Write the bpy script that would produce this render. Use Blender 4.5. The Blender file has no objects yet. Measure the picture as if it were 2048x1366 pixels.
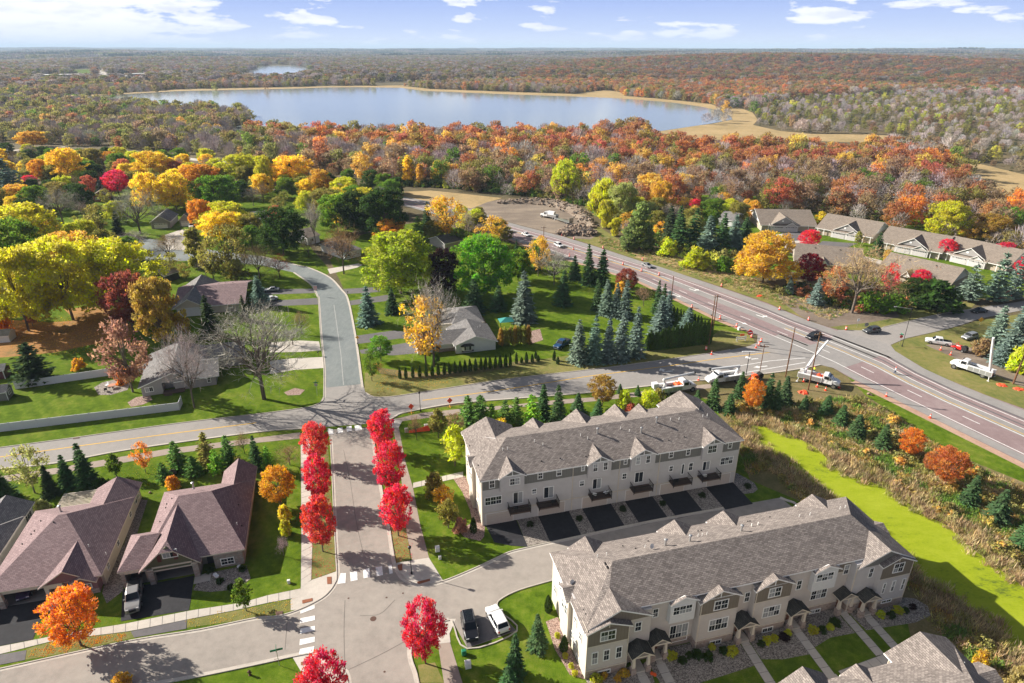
import bpy, bmesh, math, random
import numpy as np
from mathutils import Vector, Matrix
from mathutils.geometry import tessellate_polygon
S = bpy.context.scene
COL = S.collection
R = math.radians
rnd = random.Random(7)
# ------------------------------------------------------------------ camera
F_PX, CAM_H = 1300.0, 70.0
PITCH = math.atan((683 - 95) / F_PX)
cd = bpy.data.cameras.new('camera'); cam = bpy.data.objects.new('camera', cd); COL.objects.link(cam)
cam.location = (0, 0, CAM_H); cam.rotation_euler = (math.pi / 2 - PITCH, 0, 0)
cd.sensor_width = 36.0; cd.lens = 36.0 * F_PX / 2048; cd.clip_start = 1.0; cd.clip_end = 90000
S.camera = cam
# ------------------------------------------------------------------ world, sun, exposure
SUN_AZ = math.atan2(-0.943, 0.332)      # direction towards the sun: left and a little beyond
SUN_EL = R(27.5)
W = bpy.data.worlds.new('World'); S.world = W; W.use_nodes = True
nt = W.node_tree; nt.nodes.clear()
def N(t, kind, **kw):
    n = t.nodes.new(kind)
    for k, v in kw.items():
        if k == 'inp':
            for kk, vv in v.items(): n.inputs[kk].default_value = vv
        else: setattr(n, k, v)
    return n
def L(t, a, b): t.links.new(a, b)
def vm(t, op, a, b=None, c=None):
    n = N(t, 'ShaderNodeVectorMath', operation=op)
    for i, x in enumerate((a, b, c)):
        if x is None: continue
        if hasattr(x, 'is_output'): L(t, x, n.inputs[i])
        else: n.inputs[i].default_value = x
    return n
def ma(t, op, a, b=None, c=None, clamp=False):
    n = N(t, 'ShaderNodeMath', operation=op, use_clamp=clamp)
    for i, x in enumerate((a, b, c)):
        if x is None: continue
        if hasattr(x, 'is_output'): L(t, x, n.inputs[i])
        else: n.inputs[i].default_value = x
    return n.outputs[0]
def mixc(t, fac, a, b, blend='MIX'):
    n = N(t, 'ShaderNodeMix', data_type='RGBA', blend_type=blend)
    for s, x in ((0, fac), (6, a), (7, b)):
        if hasattr(x, 'is_output'): L(t, x, n.inputs[s])
        elif s == 0: n.inputs[0].default_value = x
        else: n.inputs[s].default_value = (*x[:3], 1)
    return n.outputs[2]
def ramp(t, fac, stops):
    n = N(t, 'ShaderNodeValToRGB')
    e = n.color_ramp.elements
    while len(e) < len(stops): e.new(0.5)
    for i, (p, c) in enumerate(stops):
        e[i].position = p
        e[i].color = (c, c, c, 1) if isinstance(c, (int, float)) else (*c, 1)
    L(t, fac, n.inputs[0]); return n.outputs[0]
out = N(nt, 'ShaderNodeOutputWorld')
tc = N(nt, 'ShaderNodeTexCoord')
sep = N(nt, 'ShaderNodeSeparateXYZ'); L(nt, tc.outputs['Generated'], sep.inputs[0])
# clear autumn air: the deep blue sits low, so the sky is read a little higher up than the view ray
zup = ma(nt, 'ADD', ma(nt, 'MULTIPLY', ma(nt, 'MAXIMUM', sep.outputs[2], 0.0), 2.6), 0.10)
comb = N(nt, 'ShaderNodeCombineXYZ'); L(nt, sep.outputs[0], comb.inputs[0]); L(nt, sep.outputs[1], comb.inputs[1]); L(nt, zup, comb.inputs[2])
sky = N(nt, 'ShaderNodeTexSky', sky_type='NISHITA', sun_disc=False, sun_elevation=SUN_EL, sun_rotation=SUN_AZ, altitude=300, air_density=1.0, dust_density=0.6, ozone_density=1.6)
L(nt, vm(nt, 'NORMALIZE', comb.outputs[0]).outputs[0], sky.inputs[0])
# fair-weather clouds: heaped puffs, wider than tall, in bearing and height above the horizon
az = ma(nt, 'ARCTAN2', sep.outputs[0], sep.outputs[1])
el = ma(nt, 'MULTIPLY', ma(nt, 'LOGARITHM', ma(nt, 'ADD', 1.0, ma(nt, 'MULTIPLY', ma(nt, 'MAXIMUM', sep.outputs[2], 0.0), 7.0)), 2.718), 6.5)
cp = N(nt, 'ShaderNodeCombineXYZ'); L(nt, ma(nt, 'MULTIPLY', az, 9.0), cp.inputs[0]); L(nt, el, cp.inputs[1])
n1 = N(nt, 'ShaderNodeTexNoise', inp={'Scale': 1.15, 'Detail': 8.0, 'Roughness': 0.56, 'Distortion': 0.2})
mp = N(nt, 'ShaderNodeMapping'); mp.inputs['Location'].default_value = (3.7, 1.35, 0.0)
L(nt, cp.outputs[0], mp.inputs[0]); L(nt, mp.outputs[0], n1.inputs['Vector'])
# the left of the sky carries the thick bank, the right only small separate puffs
side = ma(nt, 'MULTIPLY', ma(nt, 'ADD', ma(nt, 'DIVIDE', sep.outputs[0], ma(nt, 'MAXIMUM', sep.outputs[1], 0.2)), 0.30), -0.62)
side = ma(nt, 'MINIMUM', ma(nt, 'MAXIMUM', side, -0.01), 0.22)
cov = ma(nt, 'SUBTRACT', ma(nt, 'ADD', n1.outputs[0], side), ma(nt, 'MULTIPLY', ma(nt, 'MINIMUM', ma(nt, 'MAXIMUM', sep.outputs[2], 0.0), 0.4), 0.35))
cl = ramp(nt, cov, [(0.0, 0.0), (0.532, 0.0), (0.575, 0.8), (0.635, 1.0), (1.0, 1.0)])
n2 = N(nt, 'ShaderNodeTexNoise', inp={'Scale': 2.2, 'Detail': 5.0}); L(nt, mp.outputs[0], n2.inputs['Vector'])
ccol = mixc(nt, ramp(nt, n2.outputs[0], [(0.5, 0.0), (0.68, 1.0)]), (8.3, 8.4, 8.8), (6.5, 6.8, 8.4))
# pale veil towards the horizon, clear blue further up
veil = ramp(nt, sep.outputs[2], [(0.0, (6.2, 6.6, 8.1)), (0.022, (4.6, 5.5, 8.0)), (0.07, (2.9, 4.0, 7.7)), (0.2, (1.6, 2.5, 5.4))])
vf = ramp(nt, sep.outputs[2], [(0.0, 0.95), (0.07, 0.9), (0.22, 0.0)])
skyc = mixc(nt, vf, mixc(nt, 1.0, sky.outputs[0], (0.6, 0.6, 0.62), 'MULTIPLY'), veil)
fin = mixc(nt, ma(nt, 'MULTIPLY', cl, ma(nt, 'MINIMUM', ma(nt, 'ADD', ma(nt, 'MULTIPLY', ma(nt, 'MAXIMUM', sep.outputs[2], 0.0), 22.0), 0.35), 1.0)), skyc, ccol)
bg = N(nt, 'ShaderNodeBackground', inp={'Strength': 0.058}); L(nt, fin, bg.inputs[0]); L(nt, bg.outputs[0], out.inputs[0])
sl = bpy.data.lights.new('sun', 'SUN'); sun = bpy.data.objects.new('sun', sl); COL.objects.link(sun)
sl.energy = 5.0; sl.angle = R(0.55); sl.color = (1.0, 0.93, 0.82)
sdir = Vector((math.sin(SUN_AZ) * math.cos(SUN_EL), math.cos(SUN_AZ) * math.cos(SUN_EL), math.sin(SUN_EL)))
sun.rotation_euler = sdir.to_track_quat('Z', 'Y').to_euler(); sun.location = (-200, 100, 200)
vs = S.view_settings; vs.view_transform = 'Standard'; vs.look = 'None'; vs.gamma = 1.0; vs.use_curve_mapping = False; vs.exposure = 1.17
S.cycles.max_bounces = 8; S.cycles.diffuse_bounces = 4; S.cycles.glossy_bounces = 2; S.cycles.transmission_bounces = 2
S.cycles.transparent_max_bounces = 6; S.cycles.volume_bounces = 0; S.cycles.caustics_reflective = False; S.cycles.caustics_refractive = False
# ------------------------------------------------------------------ where a sight line of the photograph meets the ground
def ray(px, py):
    u = (px - 1024) / F_PX; v = (683 - py) / F_PX
    return np.array([u, math.cos(PITCH) + v * math.sin(PITCH), -math.sin(PITCH) + v * math.cos(PITCH)])
def G(px, py, z=0.0):
    d = ray(px, py); t = (z - CAM_H) / d[2]
    return (float(d[0] * t), float(d[1] * t))
def dep(y, z=0.0): return y * math.cos(PITCH) - (z - CAM_H) * math.sin(PITCH)
def PJ(x, y, z=0.0):
    c = dep(y, z); v = y * math.sin(PITCH) + (z - CAM_H) * math.cos(PITCH)
    return 1024 + F_PX * x / c, 683 - F_PX * v / c
def hgt(px, yb, yt):                      # height of something standing at (px,yb) whose top shows at yt
    x, y = G(px, yb); lo, hi = 0.0, 60.0
    for _ in range(30):
        m = (lo + hi) / 2
        if PJ(x, y, m)[1] > yt: lo = m
        else: hi = m
    return lo
# ------------------------------------------------------------------ materials
MATS = {}
def newmat(name):
    m = bpy.data.materials.new(name); m.use_nodes = True; t = m.node_tree; t.nodes.clear()
    o = N(t, 'ShaderNodeOutputMaterial'); return m, t, o
def bsdf(t, o, col, rough=0.8, metal=0.0, spec=0.3, bump=None, bstr=0.3, bdist=0.02):
    b = N(t, 'ShaderNodeBsdfPrincipled')
    b.inputs['Roughness'].default_value = rough; b.inputs['Metallic'].default_value = metal; b.inputs['Specular IOR Level'].default_value = spec
    if hasattr(col, 'is_output'): L(t, col, b.inputs['Base Color'])
    else: b.inputs['Base Color'].default_value = (*col, 1)
    if bump is not None:
        bn = N(t, 'ShaderNodeBump', inp={'Strength': bstr, 'Distance': bdist}); L(t, bump, bn.inputs['Height']); L(t, bn.outputs[0], b.inputs['Normal'])
    L(t, b.outputs[0], o.inputs[0]); return b
def plain(name, col, rough=0.6, metal=0.0, spec=0.4, var=0.12, scale=3.0):
    if name in MATS: return MATS[name]
    m, t, o = newmat(name)
    tcx = N(t, 'ShaderNodeTexCoord'); nz = N(t, 'ShaderNodeTexNoise', inp={'Scale': scale, 'Detail': 5.0}); L(t, tcx.outputs['Object'], nz.inputs['Vector'])
    c = mixc(t, nz.outputs[0], [x * (1 - var) for x in col], [min(1, x * (1 + var)) for x in col])
    bsdf(t, o, c, rough, metal, spec); MATS[name] = m; return m
def mottled(name, cols, scales=(0.15, 1.3, 9.0), rough=0.9, bump=0.0, stops=(0.36, 0.5, 0.64), stretch=(1, 1, 1), spec=0.2, stripe=0):
    """three colours of one surface, mixed by noise at three sizes"""
    m, t, o = newmat(name)
    tcx = N(t, 'ShaderNodeTexCoord'); mpg = N(t, 'ShaderNodeMapping'); mpg.inputs['Scale'].default_value = stretch
    L(t, tcx.outputs['Object'], mpg.inputs[0])
    ns = []
    for s in scales:
        nz = N(t, 'ShaderNodeTexNoise', inp={'Scale': s, 'Detail': 6.0, 'Roughness': 0.62}); L(t, mpg.outputs[0], nz.inputs['Vector']); ns.append(nz.outputs[0])
    f = ma(t, 'ADD', ma(t, 'MULTIPLY', ns[0], 0.40), ma(t, 'ADD', ma(t, 'MULTIPLY', ns[1], 0.33), ma(t, 'MULTIPLY', ns[2], 0.27)))
    c = ramp(t, f, [(stops[0], cols[0]), (stops[1], cols[1]), (stops[2], cols[2])])
    if stripe:
        w = N(t, 'ShaderNodeTexWave', inp={'Scale': 0.16, 'Distortion': 1.5, 'Detail': 2.0}); w.bands_direction = 'DIAGONAL'; L(t, mpg.outputs[0], w.inputs['Vector'])
        c = mixc(t, ma(t, 'MULTIPLY', w.outputs['Fac'], stripe), c, (0.035, 0.07, 0.006))
    bsdf(t, o, c, rough, 0, spec, bump=ns[2] if bump else None, bstr=bump, bdist=0.08); MATS[name] = m; return m
def slope_uv(t):
    g = N(t, 'ShaderNodeNewGeometry')
    hx = vm(t, 'NORMALIZE', vm(t, 'CROSS_PRODUCT', g.outputs['True Normal'], (0, 0, 1)).outputs[0])
    dn = vm(t, 'CROSS_PRODUCT', g.outputs['True Normal'], hx.outputs[0])
    u = vm(t, 'DOT_PRODUCT', g.outputs['Position'], hx.outputs[0]).outputs['Value']
    v = vm(t, 'DOT_PRODUCT', g.outputs['Position'], dn.outputs[0]).outputs['Value']
    c = N(t, 'ShaderNodeCombineXYZ'); L(t, u, c.inputs[0]); L(t, v, c.inputs[1]); return c.outputs[0], g
def shingle(name, c1, c2, mortar, row=0.2, width=0.42, streak=0.25):
    m, t, o = newmat(name); uv, g = slope_uv(t)
    br = N(t, 'ShaderNodeTexBrick', offset=0.5, inp={'Scale': 1.0, 'Mortar Size': 0.022, 'Brick Width': width, 'Row Height': row, 'Bias': 0.0, 'Mortar Smooth': 0.3})
    br.inputs['Color1'].default_value = (*c1, 1); br.inputs['Color2'].default_value = (*c2, 1); br.inputs['Mortar'].default_value = (*mortar, 1)
    L(t, uv, br.inputs['Vector'])
    nz = N(t, 'ShaderNodeTexNoise', inp={'Scale': 0.45, 'Detail': 6.0, 'Roughness': 0.7}); L(t, g.outputs['Position'], nz.inputs['Vector'])
    nf = N(t, 'ShaderNodeTexNoise', inp={'Scale': 6.0, 'Detail': 3.0}); L(t, uv, nf.inputs['Vector'])
    k = ma(t, 'ADD', ma(t, 'MULTIPLY', nz.outputs[0], streak * 2), ma(t, 'ADD', 1.0 - streak - 0.2, ma(t, 'MULTIPLY', nf.outputs[0], 0.4)))
    kc = N(t, 'ShaderNodeCombineXYZ')
    for i in range(3): L(t, k, kc.inputs[i])
    c = mixc(t, 1.0, br.outputs[0], kc.outputs[0], 'MULTIPLY')
    bsdf(t, o, c, 0.93, 0, 0.15, bump=br.outputs['Fac'], bstr=-0.5, bdist=0.02); MATS[name] = m; return m
def siding(name, col, pitch=0.18, vert=False, var=0.1, depth=0.35):
    m, t, o = newmat(name)
    tcx = N(t, 'ShaderNodeTexCoord'); sp = N(t, 'ShaderNodeSeparateXYZ'); L(t, tcx.outputs['Object'], sp.inputs[0])
    if vert: q = ma(t, 'ADD', sp.outputs[0], sp.outputs[1])
    else: q = sp.outputs[2]
    fr = ma(t, 'FRACT', ma(t, 'DIVIDE', q, pitch))
    gv = ramp(t, fr, [(0.0, 1.0), (0.10, 0.0), (0.86, 0.0), (1.0, 1.0)]) if vert else ramp(t, fr, [(0.0, 1.0), (0.16, 0.15), (1.0, 0.0)])
    nz = N(t, 'ShaderNodeTexNoise', inp={'Scale': 1.3, 'Detail': 5.0}); L(t, tcx.outputs['Object'], nz.inputs['Vector'])
    base = mixc(t, nz.outputs[0], [x * (1 - var) for x in col], [x * (1 + var) for x in col])
    c = mixc(t, ma(t, 'MULTIPLY', gv, depth), base, [x * 0.45 for x in col])
    bsdf(t, o, c, 0.75, 0, 0.25, bump=gv, bstr=-0.35, bdist=0.015); MATS[name] = m; return m
def stonework(name, c1, c2, c3, w=0.42, h=0.2):
    m, t, o = newmat(name)
    tcx = N(t, 'ShaderNodeTexCoord'); sp = N(t, 'ShaderNodeSeparateXYZ'); L(t, tcx.outputs['Object'], sp.inputs[0])
    cb = N(t, 'ShaderNodeCombineXYZ'); L(t, ma(t, 'ADD', sp.outputs[0], sp.outputs[1]), cb.inputs[0]); L(t, sp.outputs[2], cb.inputs[1])
    br = N(t, 'ShaderNodeTexBrick', offset=0.43, squash=0.7, squash_frequency=3, inp={'Scale': 1.0, 'Mortar Size': 0.018, 'Brick Width': w, 'Row Height': h, 'Bias': 0.1})
    br.inputs['Color1'].default_value = (*c1, 1); br.inputs['Color2'].default_value = (*c2, 1); br.inputs['Mortar'].default_value = (0.3, 0.28, 0.26, 1)
    L(t, cb.outputs[0], br.inputs['Vector'])
    nz = N(t, 'ShaderNodeTexNoise', inp={'Scale': 2.6, 'Detail': 4.0}); L(t, cb.outputs[0], nz.inputs['Vector'])
    c = mixc(t, ramp(t, nz.outputs[0], [(0.5, 0.0), (0.58, 1.0)]), br.outputs[0], c3)
    bsdf(t, o, c, 0.9, 0, 0.2, bump=br.outputs['Fac'], bstr=-0.6, bdist=0.03); MATS[name] = m; return m
def gravel(name, cols, scale=9.0):
    m, t, o = newmat(name)
    tcx = N(t, 'ShaderNodeTexCoord')
    vo = N(t, 'ShaderNodeTexVoronoi', inp={'Scale': scale}); L(t, tcx.outputs['Object'], vo.inputs['Vector'])
    sp = N(t, 'ShaderNodeSeparateColor'); L(t, vo.outputs['Color'], sp.inputs[0])
    c = ramp(t, sp.outputs[0], [(0.1, cols[0]), (0.5, cols[1]), (0.95, cols[2])])
    nz = N(t, 'ShaderNodeTexNoise', inp={'Scale': 0.8, 'Detail': 3.0}); L(t, tcx.outputs['Object'], nz.inputs['Vector'])
    c2 = mixc(t, ma(t, 'MULTIPLY', nz.outputs[0], 0.4), c, [x * 0.6 for x in cols[0]])
    bsdf(t, o, c2, 0.92, 0, 0.2, bump=vo.outputs['Distance'], bstr=-0.9, bdist=0.06); MATS[name] = m; return m
HAZE_D = 7e-5
def foliage(name, inst=False, transl=0.55, rough=0.75):
    """leaf colour = the tree's own tint, varied leaf by leaf ('var') and clump by clump ('clump')"""
    m, t, o = newmat(name)
    if inst: a = N(t, 'ShaderNodeAttribute', attribute_type='INSTANCER', attribute_name='tint').outputs['Color']
    else: a = N(t, 'ShaderNodeObjectInfo').outputs['Color']
    v = N(t, 'ShaderNodeAttribute', attribute_name='var').outputs['Fac']
    q = N(t, 'ShaderNodeAttribute', attribute_name='clump').outputs['Fac']
    hs = N(t, 'ShaderNodeHueSaturation')
    L(t, a, hs.inputs['Color'])
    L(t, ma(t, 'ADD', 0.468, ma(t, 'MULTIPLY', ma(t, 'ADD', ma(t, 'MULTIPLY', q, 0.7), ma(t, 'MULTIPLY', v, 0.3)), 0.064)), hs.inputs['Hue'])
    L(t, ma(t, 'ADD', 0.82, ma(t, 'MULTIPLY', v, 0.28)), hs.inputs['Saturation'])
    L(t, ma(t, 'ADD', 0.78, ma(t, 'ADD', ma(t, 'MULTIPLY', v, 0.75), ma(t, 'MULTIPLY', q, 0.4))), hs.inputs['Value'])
    d = N(t, 'ShaderNodeBsdfDiffuse'); L(t, hs.outputs[0], d.inputs[0])
    tr = N(t, 'ShaderNodeBsdfTranslucent'); L(t, hs.outputs[0], tr.inputs[0])
    mx = N(t, 'ShaderNodeMixShader'); mx.inputs[0].default_value = transl; L(t, d.outputs[0], mx.inputs[1]); L(t, tr.outputs[0], mx.inputs[2])
    L(t, mx.outputs[0], o.inputs[0]); MATS[name] = m; return m
def glassy(name, col=(0.02, 0.025, 0.03), rough=0.06, blind=None):
    m, t, o = newmat(name)
    if blind:
        oi = N(t, 'ShaderNodeObjectInfo'); c = mixc(t, ramp(t, oi.outputs['Random'], [(0.66, 0.0), (0.7, 1.0)]), col, blind)
    else: c = col
    bsdf(t, o, c, rough, 0, 0.45); MATS[name] = m; return m
M_ = MATS
# ------------------------------------------------------------------ mesh building
class MB:
    def __init__(s): s.v = []; s.f = []; s.mi = []
    def poly(s, pts, m=0):
        i = len(s.v); s.v += [tuple(p) for p in pts]; s.f.append(tuple(range(i, i + len(pts)))); s.mi.append(m); return s
    def box(s, x0, y0, z0, x1, y1, z1, m=0):
        i = len(s.v)
        s.v += [(x0, y0, z0), (x1, y0, z0), (x1, y1, z0), (x0, y1, z0), (x0, y0, z1), (x1, y0, z1), (x1, y1, z1), (x0, y1, z1)]
        for q in ((3, 2, 1, 0), (4, 5, 6, 7), (0, 1, 5, 4), (1, 2, 6, 5), (2, 3, 7, 6), (3, 0, 4, 7)): s.f.append(tuple(i + k for k in q)); s.mi.append(m)
        return s
    def hexa(s, b, t, m=0):                # 4 bottom points, 4 top points (counter-clockwise from above)
        i = len(s.v); s.v += [tuple(p) for p in b] + [tuple(p) for p in t]
        for q in ((3, 2, 1, 0), (4, 5, 6, 7), (0, 1, 5, 4), (1, 2, 6, 5), (2, 3, 7, 6), (3, 0, 4, 7)): s.f.append(tuple(i + k for k in q)); s.mi.append(m)
        return s
    def prism(s, pts, z0, z1, m=0, axis='z'):   # outline extruded along an axis
        def P(a, b, c): return (a, b, c) if axis == 'z' else ((a, c, b) if axis == 'y' else (c, a, b))
        n = len(pts); i = len(s.v)
        s.v += [P(p[0], p[1], z0) for p in pts] + [P(p[0], p[1], z1) for p in pts]
        s.f.append(tuple(range(i + n - 1, i - 1, -1))); s.f.append(tuple(range(i + n, i + 2 * n))); s.mi += [m, m]
        for k in range(n):
            s.f.append((i + k, i + (k + 1) % n, i + n + (k + 1) % n, i + n + k)); s.mi.append(m)
        return s
    def tube(s, a, b, r0, r1=None, n=6, m=0, cap=True):
        r1 = r0 if r1 is None else r1
        a = Vector(a); b = Vector(b); d = (b - a)
        if d.length < 1e-6: return s
        d.normalize(); u = d.orthogonal().normalized(); w = d.cross(u); i = len(s.v)
        for c, r in ((a, r0), (b, r1)):
            for k in range(n):
                an = 2 * math.pi * k / n; s.v.append(tuple(c + (u * math.cos(an) + w * math.sin(an)) * r))
        for k in range(n): s.f.append((i + k, i + (k + 1) % n, i + n + (k + 1) % n, i + n + k)); s.mi.append(m)
        if cap: s.f.append(tuple(range(i + n - 1, i - 1, -1))); s.f.append(tuple(range(i + n, i + 2 * n))); s.mi += [m, m]
        return s
    def lathe(s, prof, n=10, c=(0, 0, 0), m=0):
        i = len(s.v)
        for (r, z) in prof:
            for k in range(n):
                an = 2 * math.pi * k / n; s.v.append((c[0] + r * math.cos(an), c[1] + r * math.sin(an), c[2] + z))
        for j in range(len(prof) - 1):
            for k in range(n): s.f.append((i + j * n + k, i + j * n + (k + 1) % n, i + (j + 1) * n + (k + 1) % n, i + (j + 1) * n + k)); s.mi.append(m)
        s.f.append(tuple(range(i + n - 1, i - 1, -1))); e = i + (len(prof) - 1) * n; s.f.append(tuple(range(e, e + n))); s.mi += [m, m]
        return s
    def strip(s, pts, w, z0, z1, m=0):     # a band with thickness along a plan polyline (w to the left)
        q = offset_line(pts, w)
        for k in range(len(pts) - 1):
            a, b, c, d = pts[k], pts[k + 1], q[k + 1], q[k]
            s.hexa([(*a, z0), (*b, z0), (*c, z0), (*d, z0)], [(*a, z1), (*b, z1), (*c, z1), (*d, z1)], m)
        return s
    def mesh(s, name, mats):
        me = bpy.data.meshes.new(name); me.from_pydata(s.v, [], s.f)
        for m in (mats if isinstance(mats, (list, tuple)) else [mats]): me.materials.append(m)
        me.polygons.foreach_set('material_index', s.mi); me.update(); return me
    def build(s, name, mats, parent=None, smooth=False):
        me = s.mesh(name, mats)
        if smooth: me.polygons.foreach_set('use_smooth', [True] * len(me.polygons))
        return link(name, me, parent)
def offset_line(pts, w):
    out = []
    for k in range(len(pts)):
        a = Vector(pts[max(k - 1, 0)]); b = Vector(pts[min(k + 1, len(pts) - 1)]); d = (b - a).normalized()
        out.append((pts[k][0] - d.y * w, pts[k][1] + d.x * w))
    return out
def link(name, me, parent=None):
    o = bpy.data.objects.new(name, me); COL.objects.link(o)
    if parent is not None: o.parent = parent
    return o
def tag(o, label=None, cat=None, group=None, kind=None):
    for k, v in (('label', label), ('category', cat), ('group', group), ('kind', kind)):
        if v: o[k] = v
    return o
def empty(name, loc=(0, 0, 0), rz=0.0, label=None, cat=None, group=None):
    o = bpy.data.objects.new(name, None); COL.objects.link(o); o.empty_display_size = 0.3
    o.location = loc if len(loc) == 3 else (*loc, 0.0); o.rotation_euler = (0, 0, rz)
    return tag(o, label, cat, group)
def part(name, me, parent, loc=(0, 0, 0), rz=0.0, rx=0.0, ry=0.0):
    o = link(name, me, parent); o.location = loc; o.rotation_euler = (rx, ry, rz); return o
def copy_tree(o, parent=None):
    c = o.copy(); COL.objects.link(c)
    if parent is not None: c.parent = parent
    for ch in o.children: copy_tree(ch, c)
    return c
def smooth_line(pts, n=6):
    """Catmull-Rom through plan points"""
    if len(pts) < 3: return list(pts)
    P = [np.array(p, float) for p in pts]; P = [2 * P[0] - P[1]] + P + [2 * P[-1] - P[-2]]; o = []
    for i in range(1, len(P) - 2):
        for k in range(n):
            t = k / n; a, b, c, d = P[i - 1], P[i], P[i + 1], P[i + 2]
            o.append(tuple(0.5 * ((2 * b) + (c - a) * t + (2 * a - 5 * b + 4 * c - d) * t * t + (3 * b - 3 * c + d - a) * t ** 3)))
    o.append(tuple(P[-2])); return o

# ------------------------------------------------------------------ the air between here and the horizon
hzm, hzt, hzo = newmat('haze_air')
hv = N(hzt, 'ShaderNodeVolumePrincipled'); hv.inputs['Color'].default_value = (0.60, 0.78, 1.0, 1); hv.inputs['Density'].default_value = HAZE_D; hv.inputs['Anisotropy'].default_value = 0.0; L(hzt, hv.outputs[0], hzo.inputs['Volume'])
tag(MB().box(-62000, -62000, -3, 62000, 62000, 190).build('haze', hzm), kind='stuff')
# ------------------------------------------------------------------ ground materials
grass_m = mottled('lawn_grass', [(0.042, 0.080, 0.006), (0.100, 0.160, 0.011), (0.205, 0.215, 0.040)], (0.13, 1.0, 7.0), 0.95, 0.5, (0.38, 0.5, 0.63), spec=0.03, stripe=0.28)
grass2_m = mottled('dry_verge_grass', [(0.075, 0.11, 0.022), (0.17, 0.165, 0.045), (0.27, 0.205, 0.085)], (0.14, 0.8, 6.0), 0.95, 0.4)
rough_m = mottled('rough_ground', [(0.06, 0.075, 0.022), (0.15, 0.125, 0.05), (0.26, 0.185, 0.095)], (0.06, 0.5, 3.5), 0.95, 0.5)
terrain_m = mottled('woodland_floor', [(0.055, 0.055, 0.025), (0.11, 0.088, 0.045), (0.19, 0.14, 0.07)], (0.012, 0.09, 0.8), 0.95, 0.3)
field_m = mottled('tan_meadow', [(0.22, 0.17, 0.075), (0.36, 0.26, 0.125), (0.46, 0.33, 0.17)], (0.03, 0.3, 1.6), 0.95, 0.3)
litter_m = mottled('leaf_litter', [(0.10, 0.10, 0.025), (0.30, 0.15, 0.045), (0.42, 0.19, 0.055)], (0.2, 1.2, 5.0), 0.95, 0.3)
street_m = mottled('tan_asphalt', [(0.24, 0.215, 0.19), (0.295, 0.262, 0.232), (0.335, 0.298, 0.262)], (0.10, 0.8, 14.0), 0.93, 0.1, (0.38, 0.5, 0.62))
collector_m = mottled('grey_asphalt', [(0.235, 0.22, 0.205), (0.275, 0.255, 0.24), (0.315, 0.29, 0.27)], (0.1, 0.9, 12.0), 0.93, 0.1)
upper_m = mottled('blue_grey_asphalt', [(0.145, 0.165, 0.165), (0.18, 0.20, 0.20), (0.225, 0.24, 0.235)], (0.15, 1.2, 10.0), 0.93, 0.1, stretch=(1.0, 0.35, 1))
hwy_m = mottled('red_asphalt', [(0.195, 0.14, 0.14), (0.245, 0.18, 0.18), (0.30, 0.235, 0.23)], (0.08, 0.7, 8.0), 0.93, 0.1)
hwyg_m = mottled('worn_grey_lane', [(0.21, 0.20, 0.195), (0.26, 0.245, 0.235), (0.31, 0.29, 0.275)], (0.1, 0.9, 9.0), 0.93, 0.1)
black_m = mottled('black_asphalt', [(0.018, 0.018, 0.021), (0.028, 0.028, 0.032), (0.042, 0.041, 0.045)], (0.2, 1.5, 16.0), 0.85, 0.15)
drive_m = mottled('aged_asphalt', [(0.10, 0.095, 0.10), (0.13, 0.122, 0.125), (0.165, 0.152, 0.15)], (0.2, 1.4, 14.0), 0.9, 0.1)
conc_m = mottled('concrete', [(0.40, 0.365, 0.32), (0.47, 0.43, 0.38), (0.54, 0.495, 0.44)], (0.25, 1.6, 12.0), 0.9, 0.08)
gutter_m = mottled('gutter_concrete', [(0.36, 0.32, 0.28), (0.44, 0.40, 0.35), (0.52, 0.47, 0.41)], (0.3, 2.0, 12.0), 0.9, 0.08)
trail_m = mottled('trail_asphalt', [(0.27, 0.215, 0.18), (0.31, 0.25, 0.21), (0.36, 0.29, 0.245)], (0.2, 1.3, 12.0), 0.93, 0.1)
dirt_m = mottled('bare_dirt', [(0.12, 0.09, 0.07), (0.20, 0.16, 0.125), (0.32, 0.255, 0.19)], (0.035, 0.22, 2.4), 0.95, 0.2, stretch=(0.45, 1, 1))
redgravel_m = mottled('red_gravel', [(0.32, 0.20, 0.14), (0.40, 0.26, 0.19), (0.48, 0.33, 0.25)], (0.3, 2.0, 12.0), 0.95, 0.2)
rock_m = gravel('river_rock', [(0.11, 0.095, 0.085), (0.27, 0.235, 0.20), (0.46, 0.41, 0.36)], 9.0)
mulch_m = gravel('pink_rock', [(0.16, 0.10, 0.085), (0.32, 0.21, 0.17), (0.50, 0.39, 0.33)], 9.0)
paintw_m = mottled('white_paint', [(0.50, 0.49, 0.47), (0.74, 0.73, 0.71), (0.82, 0.81, 0.79)], (0.5, 2.0, 11.0), 0.7)
painty_m = mottled('yellow_paint', [(0.42, 0.27, 0.07), (0.60, 0.36, 0.06), (0.66, 0.40, 0.07)], (0.3, 1.5, 9.0), 0.7)
painto_m = mottled('orange_paint', [(0.45, 0.25, 0.09), (0.68, 0.33, 0.06), (0.72, 0.36, 0.07)], (0.3, 1.5, 9.0), 0.7)
paver_m = plain('tactile_paving', (0.24, 0.085, 0.04), 0.85)
iron_m = plain('cast_iron', (0.11, 0.06, 0.045), 0.7, 0.3)
algae_m = mottled('duckweed', [(0.09, 0.125, 0.02), (0.235, 0.29, 0.012), (0.31, 0.35, 0.03)], (0.12, 0.8, 4.5), 0.85, 0.15, (0.37, 0.455, 0.64), (0.5, 1, 1), 0.06)
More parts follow.
